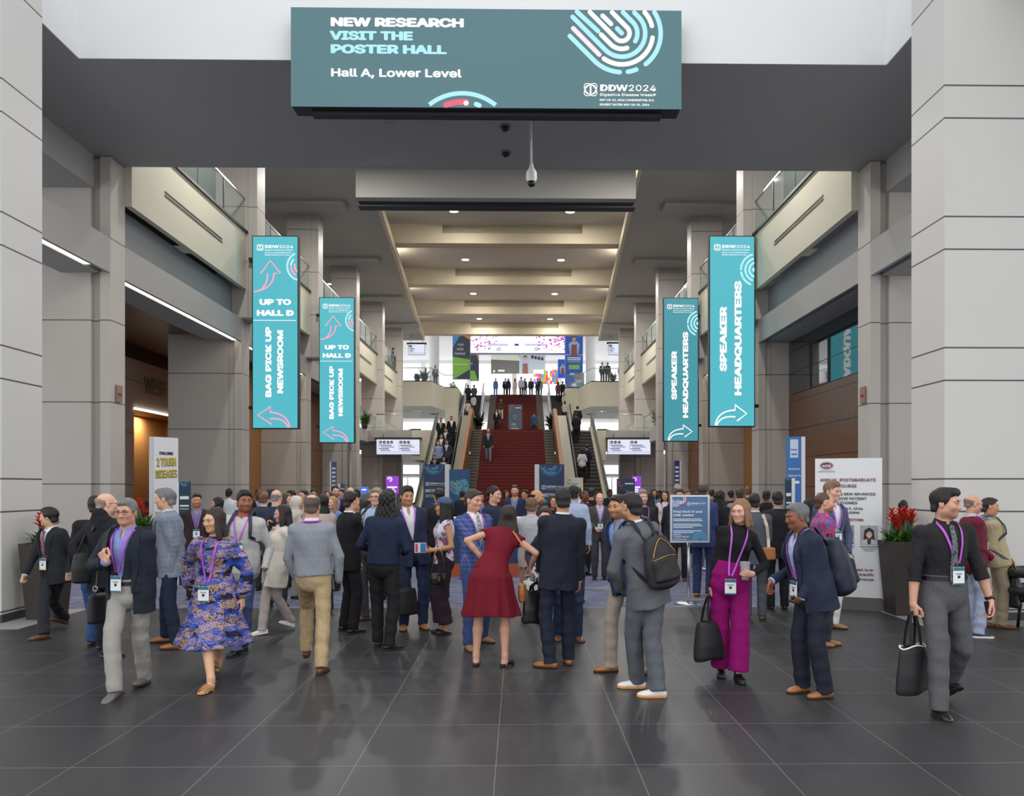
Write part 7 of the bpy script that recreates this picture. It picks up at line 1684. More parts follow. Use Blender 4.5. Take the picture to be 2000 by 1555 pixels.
f = PX('young man in navy suit with open white shirt and tan shoes facing the group', (791, 953), (826, 1228, 0, 16), (789, 1230, 0, -8), 12, 1.8, lh=(812, 1085, -.1, HIDE), rh=(770, 1100, .05, HIDE), skin='tan', hy=12, hp=3, face={'beard': .35, 'brow': 1.3, 'gaze': .4})
suit(f, cm(44, 52, 76), WSH, cm(42, 52, 80), LTAN, vneck=(.30, .10)); f.hair('quiff', (26, 23, 22), vol=1.3); f.lanyard(LAN, BADGE, .03, .3, badge=False)
tote(f, f.local(W(792, 1120, f.loc.y - .12)), 'black tote bag standing between the navy shirt person and the navy suit man', .32, .34, .12, .18, NYLON, u=(1, .2, 0), d=(.05, 0, -1))
f = PX('woman in denim-blue cap, sleeveless floral top and plum trousers facing left', (868, 979), (872, 1240, 0, 0), (862, 1236, 0, 5), -72, 1.66, sex='f', lh=(842, 1076, -.25, {'curl': .9, 'd': (-.9, -.1, .15)}), rh=(838, 1078, -.1, {'curl': .9, 'd': (-.9, -.1, .1)}), elbow=((.3, .9, -.6), (-.3, .9, -.6)), skin='tan', hy=-8)
f.body(feetskin=False); f.top('top', clothmat('top_floral', (214, 206, 216), 'floral', (150, 92, 120), (110, 116, 150)), .012, hem=.0, upto=.0, wob=.005); f.trousers(cm(52, 38, 50), (.098, .084, .088), hem=.06); f.shoes(LBLACK, SOLED, 'flat'); f.hair('long', (26, 22, 22), vol=1.0)
CAPB = cm(76, 92, 120); k = f.s
g = Grid(f.hc - .2, f.hc + .22, .007); g.ell(f.hp_(0, .015, .045), V3(.088, .106, .088) * k, f.HR, 0); g.F = g.clipd(tuple(slice(0, len(a)) for a in g.ax), g.F, [(f.hp_(0, 0, .045), -(f.HR @ V3(0, .12, 1)))]); v, fc = g.mesh(1); co = f.add('cap', v, fc, CAPB)
mb = MB(); vs = []; n_ = 14
for r0 in (0, 1):
    for j in range(n_ + 1): t = math.pi * j / n_; vs.append(f.hp_(.083 * math.cos(t) * (1 if not r0 else .82), -.07 * math.sin(t) - (.07 * math.sin(t) + .015 if r0 else 0), .052 - (.018 if r0 else 0)))
vs += [v_ - V3(0, 0, .006) for v_ in vs]; q_ = n_ + 1; mb.add(vs, [(j, j + 1, q_ + j + 1, q_ + j) for j in range(n_)] + [(2 * q_ + j, 3 * q_ + j, 3 * q_ + j + 1, 2 * q_ + j + 1) for j in range(n_)], CAPB, True); mb.build('brim', co)
c = f.local(W(856, 1130, f.loc.y - .26)); H = Held(f, 'crossbody_purse', 'small black quilted purse with gold chain on the plum trousers', 'purse', c - V3(0, 0, .075)); g = Grid(c - .2, c + .2, .007); g.ec(c + V3(0, .0, .06), c - V3(0, 0, .06), [(0, .095, .03), (.5, .10, .04), (1, .095, .035)], f.side * 0 + V3(0, 1, 0), .01, cap=.4); v, fc = g.mesh(1); H.sdf('bag_body', v, fc, LBLACK)
for sg in (-1, 1): mb = MB(); mb.tube([c + V3(0, sg * .085, .06), c + V3(0, sg * .05, .28), c + V3(.02, sg * .02, .36)], .005, GOLD, 6); H.part('chain', mb)
mb = MB(); mb.box(c[0] + .036, c[0] + .046, c[1] - .012, c[1] + .012, c[2] - .03, c[2] + .03, GOLD); H.part('clasp', mb)
c = f.local(W(821, 1070, f.loc.y - .16)); H = Held(f, 'event_badge', 'white and blue badge card held out by the woman in the cap', 'badge', c - V3(0, 0, .06)); mb = MB(); M = Matrix.Translation(Vector(c)) @ Matrix.Rotation(rad(80), 4, 'Z'); mb.box(-.07, .07, -.006, .006, -.06, .06, BW, M); H.part('card', mb); mb = MB(); mb.box(.0, .065, -.008, -.006, -.055, .055, PBL, M); mb.box(-.06, -.03, -.008, -.006, -.05, .05, PRED, M); H.part('print', mb)
f = PX('smiling young man in blue plaid blazer with floral tie and blue trousers', (922, 963), (943, 1254, 0, 20), (915, 1270, 0, -12), 32, 1.77, lh=(955, 1098, -.12, {'curl': .9}), rh=(946, 1096, -.34, {'curl': .8, 'd': (.6, -.5, -.1)}), elbow=(None, (-.9, .2, -.5)), skin='light', hy=18, hp=2, face={'smile': True, 'gaze': .4, 'brow': 1.2})
suit(f, clothmat('blazer_plaid', (72, 86, 142), 'windowpane', (48, 60, 108), (134, 144, 190)), cm(230, 228, 228), cm(58, 74, 122), SUEDE, clothmat('tie_floral', (120, 128, 150), 'dots', (196, 190, 160)), vneck=(.34, .10)); f.hair('side', (62, 48, 38), vol=1.1); f.lanyard(LAN, BADGE, .03, .3, badge=False)
f = PX('woman in dark red knee-length dress leaning forward, seen from behind', (1003, 986, .36), (930, 1300, 0, 4), (986, 1302, 0, -34), 176, 1.69, sex='f', lh=(943, 1092, .12, {'curl': .6, 'd': (.35, -.6, .1)}), rh=(1036, 1108, .22, {'curl': .7, 'd': (.1, -.4, -1)}), elbow=((.9, .6, -.2), (-.8, .7, -.1)), skin='light', fat=1.05)
f.body(feetskin=True); RD = clothmat('dress_red', (112, 22, 38), wr=.7); f.top('dress_top', RD, .010, hem=-.06, upto=.14, arm=(.064, .074, .05), wob=.004); f.skirt(RD, .52, [(0, .138, .112), (.12, .172, .148), (.28, .222, .19), (.6, .25, .215), (1, .30, .25)], 'skirt', 10, .022, .15); f.shoes(LBLACK, SOLED, 'flat'); f.hair('long', (46, 36, 32), vol=1.3)
c = f.local(W(1020, 1157, f.loc.y + .02)); H = Held(f, 'crossbody_bag', 'small tan leather bag hanging beside the red dress', 'bag', c - V3(0, 0, .1)); g = Grid(c - .2, c + .2, .007); g.ec(c + V3(0, 0, .075), c - V3(0, 0, .08), [(0, .04, .075), (.5, .045, .085), (1, .04, .075)], V3(1, 0, 0), .01, cap=.4); v, fc = g.mesh(1); H.sdf('bag_body', v, fc, LTAN)
mb = MB(); a = f.sho[1] * .72 + f.neck * .28; mb.ribbon([a + f.fwd * .06 + f.ax * .05, a + f.ax * .075, a - f.fwd * .075 + f.ax * .02, f.local(W(1024, 1070, f.loc.y - .06)), f.local(W(1023, 1110, f.loc.y - .06)), c + V3(0, .0, .07)], [f.ax, f.ax, -f.fwd, -f.fwd, -f.fwd, -f.fwd], .017, .005, LTAN); H.part('strap', mb)
f = PX('person in glasses with brown hair peeking over behind the navy suit man', (1056, 1003, -.05), (1128, 1252, 0, 14), (1090, 1250, 0, -10), 4, 1.62, lh=(1062, 1120, -.1), rh=(1040, 1110, -.1), skin='fair', hp=4, hy=-8)
suit(f, cm(48, 60, 88), cm(190, 200, 220), cm(40, 50, 76), LBROWN, shoes='sneaker'); f.hair('quiff', (78, 58, 46), vol=1.3); f.glasses(GLS)
tote(f, f.local(W(1040, 1118, f.loc.y - .3)), 'white tote with black swirls hanging between the red dress and the navy suit', .26, .26, .1, .1, clothmat('tote_swirl', (214, 214, 212), 'floral', (40, 40, 44), (60, 60, 60)), u=(1, 0, 0))
f = PX('broad man in dark navy suit and tan shoes standing with his back to us', (1101, 961), (1074, 1305, 0, 62), (1110, 1298, 0, -4), 186, 1.78, lh=(1055, 1118, .22, HIDE), rh=(1131, 1142, .02, {'curl': .6}), skin='tan', broad=1.05, face={'beard': .7})
suit(f, cm(37, 41, 54), WSH, cm(36, 41, 56), LTAN, vneck=(.3, .08), hem=.14); f.hair('short', (30, 26, 26), vol=.9)
tote(f, f.local(W(1047, 1140, f.loc.y + .12)), 'black folder bag held low left of the navy suit man', .30, .34, .1, .06, LBLACK, u=(.9, .4, 0))
f = PX('man in navy blazer and beige trousers partly hidden behind the grey suit man', (1203, 968), (1256, 1318, 0, 6), (1193, 1312, 0, -30), -52, 1.72, lh=(1230, 1120, -.05, HIDE), rh=(1196, 1135, .05, HIDE), skin='tan', hy=12, face={'beard': .65, 'gaze': -.2})
suit(f, cm(44, 54, 82), cm(120, 146, 196), cm(158, 148, 134), LTAN, vneck=(.3, .09)); f.hair('short', (28, 24, 24))
f = PX('man in grey suit with black backpack and white sneakers seen from behind', (1225, 963), (1244, 1344, 0, 56), (1284, 1362, 0, 58), -152, 1.77, lh=(1212, 1150, .1, HIDE), rh=(1280, 1130, .25, HIDE), elbow=((.95, .35, -.2), None), skin='tan', hy=8, face={'beard': .6})
suit(f, cm(98, 100, 106), WSH, cm(92, 95, 102), SNKW, shoes='x' if False else 'sneaker', vneck=(.3, .08), hem=.14, tr=(.1, .078, .066)); f.hair('short', (30, 26, 25), vol=.95)
for c_ in f.root.children_recursive:
    if c_.name.startswith('sole'): c_.data.materials.clear(); c_.data.materials.append(GUM)
backpack(f, 'black nylon backpack with gold zips on the grey suit man', NYLON, .32, .47, .17, .44, cx=-.03)
f = PX('woman in black turtleneck and wide magenta trousers holding a clear cup', (1452, 981), (1442, 1332, 0, 8), (1408, 1320, 0, -8), -4, 1.69, sex='f', lh=(1471, 1122, -.22, {'curl': 1.0, 'd': (-.9, -.25, .15), 'n': (0, 1, 0.1), 'thumb': .7, 'flip': False}), rh=(1387, 1158, .0, {'curl': 1.5, 'd': (0, 0, -1)}), elbow=((.9, .6, -.5), (-.7, .8, 0)), skin='fair', hy=-34, hp=2, fat=1.05, face={'lip': (190, 96, 96), 'gaze': -.35, 'iris': (70, 80, 84)})
f.body(); f.top('turtleneck', clothmat('knit_black', (28, 27, 30), wr=.5), .008, hem=-.18, arm=(.056, .048, .038), collar=(.05, .052), wob=.003); f.trousers(clothmat('magenta_wool', (142, 12, 104), wr=.8), (.098, .088, .098), hem=.02, rise=.17, wob=.002, thick=.018); f.shoes(LBLACK, LBLACK, 'boot'); f.hair('bob', (134, 100, 72), vol=1.02); f.lanyard(LAN, BADGE, .05, .18, dx=-.03)
P, d, x, n = f.hf[0]; c = P(.07, .0, .042); H = Held(f, 'drink_cup', 'clear plastic cup of iced drink in the hand of the magenta trousers woman', 'cup', c - V3(0, 0, .06)); mb = MB(); mb.lathe([(.001, -.07), (.034, -.07), (.047, .095), (.049, .098), (.046, .097), (.033, -.066)], mat('clear_plastic', (226, 232, 234), .08, alpha=.22), tuple(c), 24, cap=False); H.part('cup_body', mb); mb = MB(); mb.lathe([(.001, -.062), (.0325, -.062), (.039, .012), (.001, .012)], mat('iced_drink', (168, 158, 110), .2), tuple(c), 20, cap=False); H.part('drink', mb)
tote(f, f.wri[1] + nz(f.wri[1] - f.elb[1]) * .09, 'black tote bag hanging from the hand of the magenta trousers woman', .36, .36, .17, .22, NYLON, u=(.75, .6, 0))
f = PX('grey-haired man in navy blazer with navy backpack facing left', (1552, 996, .0), (1611, 1364, 0, -4), (1568, 1352, 0, 4), -76, 1.665, lh=(1566, 1168, -.1, {'curl': .8, 'd': (-.75, -.1, -.5)}), rh=(1508, 1134, .1, {'curl': 1.0, 'd': (-.3, -.2, -1)}), elbow=((.3, .9, -.3), (-.4, .8, -.4)), skin='dark' if False else (142, 92, 66), hp=6, hy=-4, fat=1.22, face={'nose': 1.15, 'smile': False, 'gaze': 0})
suit(f, cm(43, 49, 70), clothmat('shirt_stripe_blue', (186, 198, 222), 'stripe', (150, 168, 206)), cm(38, 41, 54), LTAN, vneck=(.05, .10), openw=.06, hem=.13, tr=(.1, .08, .066)); f.hair('short', (104, 104, 106), vol=1.1); f.lanyard(LAN, BADGE, .02, .35)
backpack(f, 'bulky navy backpack with side pockets on the grey-haired man', NYLNAVY, .33, .50, .24, .40, zipm=BUCK, off=.02, low=False); phone(f, 0, 'phone and dark blue case in the lower hand of the grey-haired man', mat('phone_case_blue', (44, 62, 120), .4))
f = PX('bearded man in red and blue plaid shirt facing right behind the navy backpack', (1610, 968), (1600, 1264, 0, 4), (1612, 1260, 0, -4), 76, 1.74, lh=(1640, 1110, .1, HIDE), rh=(1625, 1110, -.05, HIDE), skin='light', face={'beard': .8, 'beardcol': (74, 52, 40)})
casual(f, None, clothmat('shirt_plaid', (196, 62, 92), 'plaid', (92, 116, 180), (140, 70, 130), scale=1.3), cm(60, 60, 70), SUEDE, thick=.012, hem=.1); f.hair('buzz', (86, 62, 46)); f.lanyard(LAN, BADGE, .02, .5)
f = PX('tall fair man in blue-grey blazer and white trousers before the course board', (1626, 945), (1628, 1227, 0, 26), (1608, 1225, 0, -10), 20, 1.86, lh=(1656, 1082, -.02, HIDE), rh=(1590, 1080, .1, HIDE), elbow=((.9, .4, -.2), None), skin='fair', hy=12, hp=4, face={'smile': True})
suit(f, clothmat('blazer_blue_grey', (92, 100, 126), 'tweed', (70, 78, 104), (110, 118, 140)), WSH, cm(214, 212, 206), SUEDE, vneck=(.28, .10), openw=.05); f.hair('quiff', (124, 98, 72), vol=1.2); f.lanyard(LAN, BADGE, .03, .5)
f = PX('man in black shirt with rolled sleeves, grey tie and grey trousers striding at right', (1845, 956, -.03), (1850, 1368, .05, 0, -30), (1834, 1402, 0, -4, 2), 4, 1.815, lh=(1936, 1180, -.06, {'curl': .8, 'd': (.05, -.25, -1)}), rh=(1781, 1200, -.08, {'curl': 1.45, 'd': (.1, -.05, -1)}), elbow=((.8, .6, 0), (-.8, .7, 0)), skin='light', hy=42, hp=2, broad=1.1, fat=1.04, face={'beard': .42, 'brow': 1.5, 'gaze': .5})
f.body(); BS = clothmat('shirt_black', (40, 39, 42), wr=1.3); f.top('shirt', BS, .012, hem=-.14, upto=.66, arm=(.062, .056, .052), wob=.006); f.collarmesh(BS); f.trousers(cm(88, 88, 92), (.1, .076, .064)); f.shoes(LBLACK, SOLED, 'dress'); f.hair('quiff', (26, 23, 22), vol=1.0); f.tie(clothmat('tie_grey', (112, 116, 122), 'dots', (60, 62, 68)), t1=.2); f.lanyard(LAN, BADGE, .022, .48, dx=.03); f.belt(BELTB, BUCK, .27)
for i in (0, 1): e_, w_ = f.elb[i], f.wri[i]; mb = MB(); d_ = nz(w_ - e_); mb.tube([e_ + (w_ - e_) * .26, e_ + (w_ - e_) * .36], .054 * f.s, BS, 16); mb.build('rolled_cuff', f.root)
mb = MB(); d_ = nz(f.wri[0] - f.elb[0]); mb.tube([f.wri[0] - d_ * .035, f.wri[0] - d_ * .012], .0315 * f.s, LBLACK, 16); wo = mb.build('watch', f.root); mb = MB(); mb.ball(f.wri[0] - d_ * .024 + V3(.024, -.018, 0), (.014, .014, .018), PHONE); mb.build('watch_face', wo)
phone(f, 0, 'black phone held low by the man in the black shirt'); tote(f, f.wri[1] + nz(f.wri[1] - f.elb[1]) * .085, 'black tote bag with white piping carried by the man in the black shirt', .34, .38, .12, .25, NYLON, u=(.9, .35, 0), trim=mat('piping_white', (226, 226, 224), .5))
f = PX('bald man in maroon sweater and pale jeans facing right, reading a leaflet', (1899, 973), (1890, 1240, 0, 0), (1912, 1246, 0, 0), 84, 1.7, lh=(1936, 1092, .15, {'curl': .8, 'd': (.9, -.2, .2)}), rh=(1938, 1090, -.1, {'curl': .8, 'd': (.9, -.2, .2)}), elbow=((.4, .8, -.6), (-.4, .8, -.6)), skin='light', fat=1.1, hp=6, face={'beard': .5, 'beardcol': (120, 108, 100)})
casual(f, cm(180, 190, 206), cm(104, 34, 50), cm(158, 168, 190), mat('sneaker_navy', (48, 56, 80), .6), SOLEW, 'sneaker', thick=.02, hem=.02); f.hair('bald', (120, 104, 94), vol=.5); f.glasses(GLS); f.lanyard(LAN, BADGE, .02, .5)
c = f.local(W(1950, 1082, f.loc.y - .02)); H = Held(f, 'leaflet', 'pale leaflet in the hands of the man in the maroon sweater', 'paper', c - V3(0, 0, .02)); mb = MB(); M = Matrix.Translation(Vector(c)) @ Matrix.Rotation(.6, 4, 'X'); mb.box(-.1, .1, -.12, .1, -.002, .002, mat('paper_white', (214, 222, 232), .7), M); H.part('sheet', mb); mb = MB(); mb.box(-.08, .08, -.1, -.06, .002, .003, PBL, M); H.part('print', mb)
f = PX('man in beige jacket and khaki trousers behind the maroon sweater man', (1928, 979), (1940, 1226, 0, 0), (1956, 1228, 0, 0), 70, 1.66, lh=(1966, 1090, .1), rh=(1962, 1092, -.08), skin='tan')
casual(f, cm(160, 190, 210), clothmat('jacket_beige', (176, 162, 128), wr=1.5), cm(150, 136, 112), LBROWN, thick=.026, hem=.06); f.hair('short', (40, 34, 30)); backpack(f, 'dark backpack on the man in the beige jacket', NYLNAVY, .28, .40)
tote(f, f.local(W(1974, 1102, f.loc.y - .02)), 'large glossy black bag held by the man in the beige jacket', .40, .42, .16, .12, LBLACK, u=(.9, .3, 0))
# ---- 2 the crowd farther back
HC = {'k': (26, 23, 22), 'b': (62, 46, 36), 'g': (128, 124, 120), 'bl': (168, 132, 88), 'lb': (104, 78, 56)}
def crowd(label, x, yt, Y, yaw, top, tc, bc, hair='short', hc='k', skin='light', sex='m', z=0.0, lan=False, arms=0, shirt=None, shoe=None, group=None, H=None, skirtlen=None, step=0, hy=0, fat=1.0, face=None, sit=0):
    shirt = shirt or ((222, 224, 230), (178, 192, 218), (150, 156, 168), (206, 206, 208), (120, 132, 158), (70, 74, 84))[int(x * 7 + yt) % 6]
    p = W(x, yt, Y); H = H or max(1.5, min(1.93, p.z - z)); k = H / 1.75
    far = Y > 30; q = .011 if Y < 13 else .014 if Y < 19 else .017 if not far else .026
    feet = ((.10 * k, -step, 0, 8, 0), (-.10 * k, step, 0, -8, 0))
    hs = {0: (None, None), 1: ({'p': (.10 * k, -.28, 1.05 * k), 'curl': .9}, {'p': (-.10 * k, -.28, 1.05 * k), 'curl': .9}), 2: (None, {'p': (-.10 * k, -.30, 1.18 * k), 'curl': .9}), 3: ({'p': (.16 * k, -.06, .95 * k), 'hide': True}, {'p': (-.16 * k, -.06, .95 * k), 'hide': True}), 4: ({'p': (.08, -.22, 1.02 * k), 'hide': True}, {'p': (-.08, -.22, 1.02 * k), 'hide': True})}[arms]
    f = Fig((p.x, Y, z), yaw, H, sex, fat, feet, None, hs, q=q, skin=skin, hy=hy, seed=int(x) % 89, face=face); f.begin(label, 'person', 'person', group)
    f.body(hq=max(.0075, q * .6), hq2=.0065 if not far else .012, feetskin=skirtlen is not None, eyes=not far)
    T = cm(*tc); B = cm(*bc); sh = shoe or LBLACK
    if top == 'suit':
        if not far or True: f.top('shirt', cm(*shirt), .006, hem=-.14, upto=0, wob=0, vcut=None if far else .06, collar=(.03, .062) if far else None)
        if not far and Y < 16: f.collarmesh(cm(*shirt)); f.lapels(T, .32, .09); f.collarmesh(T, 'jacket_collar', h=.016, r=.080, spread=.3, span=112)
        f.top('jacket', T, .022, hem=.13, vneck=(.32, .09), lapel=not far, straight=.4, necky=-.01, arm=(.06, .054, .046), wob=.003)
    elif top == 'dress': f.top('dress_top', T, .012, hem=-.08, upto=.3, wob=.002)
    elif top == 'coat': f.top('coat', T, .028, hem=.32, openw=.05, vneck=(.3, .08), straight=.7, wob=.004)
    elif top == 'tee': f.top('shirt', T, .014, hem=.06, upto=.32, wob=.004, straight=.4)
    else: f.top('sweater' if top == 'sweater' else 'shirt', T, .018, hem=.04, wob=.004, straight=.3, collar=(.02, .06))
    if skirtlen is not None: f.skirt(B, skirtlen, [(0, .15, .12), (.3, .19, .16), (1, .23, .19)])
    else: f.trousers(B, wob=.002)
    if not far or Y < 50: f.shoes(sh, SOLED, 'flat' if skirtlen is not None else 'dress', q=q * .8)
    else: f.shoes(sh, SOLED, 'dress', q=.018)
    if hair: f.hair(hair, HC[hc] if isinstance(hc, str) else hc, q=q * .75)
    if lan: f.lanyard(LAN, BADGE, .035, .5)
    return f
NV, CHB, BKK, GRS = (42, 50, 72), (52, 52, 56), (30, 30, 33), (104, 106, 110)
C = crowd
# left of the middle
C('man in dark brown suit with purple lanyard behind the leopard dress woman', 384, 964, 13.2, 20, 'suit', (54, 46, 44), (50, 44, 42), skin='tan', lan=True, arms=3, face={'beard': .4})
C('woman with long dark curls and green top behind the leopard dress woman', 427, 972, 14.0, -60, 'sweater', (46, 96, 62), CHB, 'curlylong', 'k', 'tan', 'f', arms=4)
C('man in white shirt seen from behind at the left pillar', 447, 955, 20, 180, 'shirt', (214, 218, 224), CHB, skin='tan')
C('man in charcoal jacket seen from behind, left of the broad bald man', 515, 962, 14.2, 175, 'suit', (60, 62, 68), CHB, 'short', 'lb', 'fair')
C('dark-skinned man far left in the crowd near the orange doorway', 505, 955, 18.5, 30, 'suit', BKK, BKK, 'buzz', 'k', 'dark')
C('broad bald man in navy jacket with purple lanyard band, seen from behind', 539, 957, 12.2, 178, 'suit', (44, 52, 76), CHB, 'bald', 'g', 'fair', fat=1.15)
C('person with black hair just behind the broad bald man', 529, 955, 15.5, 160, 'suit', BKK, BKK, 'short', 'k', 'tan')
C('woman with brown fringe hair right of the broad bald man', 557, 964, 14.5, 70, 'sweater', CHB, CHB, 'bob', 'b', 'light', 'f')
f = C('woman in pale beige headscarf behind the cream cardigan woman', 578, 970, 13.2, 90, 'coat', (196, 184, 172), (150, 146, 140), None, 'k', 'tan', 'f')
g = Grid(f.hc - V3(.22, .22, .3), f.hc + V3(.22, .22, .2), .01); k = f.s
g.ell(f.hp_(0, .022, .03), V3(.094, .116, .104) * k, f.HR, 0); g.ec(f.hp_(0, .03, -.03), f.neck - f.ax * .03 * k, [(0, .085 * k, .10 * k), (.5, .085 * k, .09 * k), (1, .15 * k, .12 * k)], f.side, .04); g.ell(f.hp_(0, -.1, -.012), V3(.056, .06, .084) * k, f.HR, .01, 's'); g.wobble(.004, 45, 4)
v, fc = g.mesh(1); f.add('headscarf', v, fc, cm(202, 192, 180))
C('man with dark short hair left of the grey sweater man, farther back', 570, 958, 18.0, -40, 'suit', BKK, BKK, 'short', 'k', 'tan')
C('woman with dark pulled-back hair just left of the balding head', 595, 957, 17.0, -30, 'shirt', (190, 186, 190), CHB, 'ponytail', 'k', 'light', 'f')
C('woman with long black hair and beige jacket right of the grey sweater man', 631, 966, 11.6, -140, 'coat', (186, 170, 160), CHB, 'long', 'k', 'asian', 'f', lan=True)
C('woman with blonde hair and sunglasses on her head in the middle crowd', 650, 970, 14.2, -20, 'shirt', (112, 140, 190), CHB, 'long', 'bl', 'fair', 'f')
C('woman with brown hair far behind the blonde woman', 640, 958, 21.5, 10, 'sweater', (90, 60, 66), CHB, 'bob', 'b', 'light', 'f')
C('tall dark-bearded man with wavy hair beside the grey teal totem', 655, 949, 17.5, 25, 'suit', (48, 52, 66), CHB, 'curly', 'k', 'light', lan=True, face={'beard': .8})
C('older bald man in dark suit seen from behind near the blue teller screen', 684, 952, 17.5, 170, 'suit', (44, 46, 56), CHB, 'bald', 'g', 'fair')
C('man with dark hair beside the older bald man far back', 697, 956, 19.0, -30, 'suit', BKK, BKK, 'short', 'k', 'dark')
C('man in dark jacket by the small blue teller screen', 722, 958, 20.5, 150, 'suit', (46, 48, 56), BKK, 'short', 'g', 'light')
C('person with black headscarf behind the curly-haired person', 760, 955, 13.0, -20, 'suit', (52, 54, 62), CHB, 'bob', 'k', 'tan', 'f')
C('man with shaved dark hair looking over the pale blue shirt man', 747, 956, 14.2, -10, 'suit', (70, 74, 86), CHB, 'buzz', 'k', 'tan')
C('bearded man in black suit with bag seen from behind before the left kiosk', 858, 955, 12.8, -160, 'suit', (34, 34, 38), (32, 32, 36), 'short', 'k', 'tan', face={'beard': .7}, arms=4)
# middle, before the stairs
C('man with dark curls and navy jumper in profile behind the plaid blazer', 962, 950, 11.8, 62, 'sweater', (44, 50, 70), CHB, 'curly', 'k', 'light', arms=4)
C('bearded man in navy blazer and white shirt standing behind the counter', 1006, 948, 18.2, -10, 'suit', (46, 54, 80), CHB, 'short', 'b', 'light', face={'beard': .7})
C('man in dark jacket half hidden behind the bearded counter man', 1026, 957, 20.0, -30, 'suit', (50, 52, 60), CHB, 'short', 'k', 'tan')
C('person with dark hair behind the plaid blazer man near the red stairs', 938, 962, 19.0, 20, 'suit', (70, 36, 44), CHB, 'short', 'k', 'tan')
C('bald bearded man in dark grey suit in profile behind the red dress', 1046, 957, 12.4, 80, 'suit', (60, 62, 70), CHB, 'bald', 'k', 'tan', face={'beard': .9}, arms=4)
C('man in light grey tweed jacket seen from behind beside the red dress', 1038, 973, 10.9, 172, 'suit', (172, 174, 176), (150, 152, 158), 'short', 'lb', 'light', arms=4)
C('woman with dark hair and white face mask behind the navy suit man', 1078, 968, 14.5, 20, 'sweater', (54, 30, 40), CHB, 'bob', 'k', 'tan', 'f')
C('man in blue striped shirt seen from behind, right of the navy suit', 1120, 949, 12.6, 170, 'shirt', (166, 180, 208), CHB, 'curly', 'k', 'tan')
C('man in light shirt farther behind the blue striped shirt man', 1129, 953, 18.0, 160, 'shirt', (186, 190, 198), CHB, 'short', 'b', 'light')
C('bald dark-skinned man in maroon shirt with purple lanyard in mid hall', 1140, 958, 16.5, 45, 'suit', (46, 30, 40), CHB, 'buzz', 'k', 'dark', shirt=(104, 40, 66), lan=True)
C('man in black suit seen from behind beside the maroon shirt man', 1155, 954, 18.5, 175, 'suit', BKK, BKK, 'short', 'k', 'tan')
C('balding man in grey suit looking down at his phone in mid hall', 1171, 963, 15.8, 0, 'suit', (74, 74, 76), (66, 66, 70), 'fringe', 'lb', 'fair', shirt=(196, 204, 220), arms=1, lan=True)
C('grey-bearded man in black polo with purple lanyard behind the grey suit man', 1254, 957, 12.9, 10, 'tee', (44, 43, 45), CHB, 'short', 'g', 'fair', lan=True, fat=1.15, arms=1, face={'beard': .8, 'beardcol': (140, 136, 132)})
C('woman with long black hair right of the black polo man', 1268, 962, 16.5, 140, 'coat', (40, 40, 44), CHB, 'long', 'k', 'tan', 'f')
C('woman in denim jacket with long dark hair far back', 1276, 955, 22.0, 15, 'shirt', (112, 136, 176), (60, 70, 96), 'long', 'k', 'tan', 'f', arms=1)
C('woman in white blouse and tan skirt looking at her phone', 1299, 958, 18.2, -15, 'shirt', (214, 210, 206), (186, 170, 146), 'long', 'k', 'light', 'f', arms=1, skirtlen=.62, lan=True)
C('woman with brown hair beside the tan skirt woman', 1313, 965, 17.0, 160, 'suit', (44, 46, 60), CHB, 'bob', 'lb', 'light', 'f', skirtlen=.55)
C('man in navy jacket and brown shoes standing behind the blue credit sign', 1327, 955, 15.6, -10, 'suit', (44, 48, 62), (40, 42, 52), 'short', 'b', 'light', shoe=LBROWN, arms=4)
C('person in beige top and grey trousers behind the blue credit sign', 1362, 962, 17.5, 30, 'coat', (186, 176, 160), (104, 112, 122), 'short', 'k', 'tan', shoe=SNKW)
C('tall man in navy suit seen from behind right of the blue credit sign', 1373, 947, 13.3, 152, 'suit', (58, 70, 112), (52, 62, 100), 'short', 'b', 'light', shoe=LTAN, arms=4)
C('woman with dark bobbed curls in black dress seen from behind', 1406, 958, 13.8, -170, 'dress', (34, 34, 38), (34, 34, 38), 'curlylong', 'k', 'tan', 'f', skirtlen=.5, arms=4)
C('man in grey jacket seen from behind above the magenta trousers woman', 1445, 954, 15.2, 165, 'suit', (126, 130, 140), CHB, 'short', 'b', 'light')
C('brown-haired person by the orange door on the right', 1461, 951, 20.0, 170, 'suit', (70, 60, 56), CHB, 'short', 'lb', 'light')
f = C('man in grey suit with tan bag strap seen from behind, right of the magenta woman', 1474, 965, 11.0, 168, 'suit', (84, 88, 98), (80, 84, 92), 'short', 'k', 'light', shoe=LBROWN, arms=4)
H = Held(f, 'crossbody_bag', 'small tan bag on a pale strap across the grey suit behind the magenta woman', 'bag', V3(-.17, .1, .82)); mb = MB(); mb.ribbon([f.surf(.97, -.1, .035, -1)[0], f.surf(.7, -.15, .04, -1)[0], f.surf(.4, -.17, .045, -1)[0], V3(-.17, .13, .98)], [-f.fwd] * 4, .04, .008, mat('strap_pale', (206, 192, 172), .6)); H.part('strap', mb)
g = Grid(V3(-.4, -.1, .7), V3(.1, .35, 1.1), .012); g.ec(V3(-.17, .13, .98), V3(-.17, .13, .83), [(0, .09, .03), (1, .095, .035)], V3(1, 0, 0), .01, cap=.4); v, fc = g.mesh(1); H.sdf('bag_body', v, fc, LTAN)
C('man in black jacket with purple lanyard band seen from behind, near the blue totem', 1519, 961, 11.9, 175, 'suit', (36, 36, 42), (34, 34, 38), 'short', 'k', 'tan', lan=True)
C('man with dark hair and dark suit farther behind the black jacket man', 1497, 958, 17.0, 180, 'suit', BKK, BKK, 'short', 'k', 'dark')
C('woman with long dark hair glimpsed behind the red plaid shirt', 1581, 974, 11.0, 60, 'coat', (50, 50, 56), CHB, 'long', 'k', 'tan', 'f')
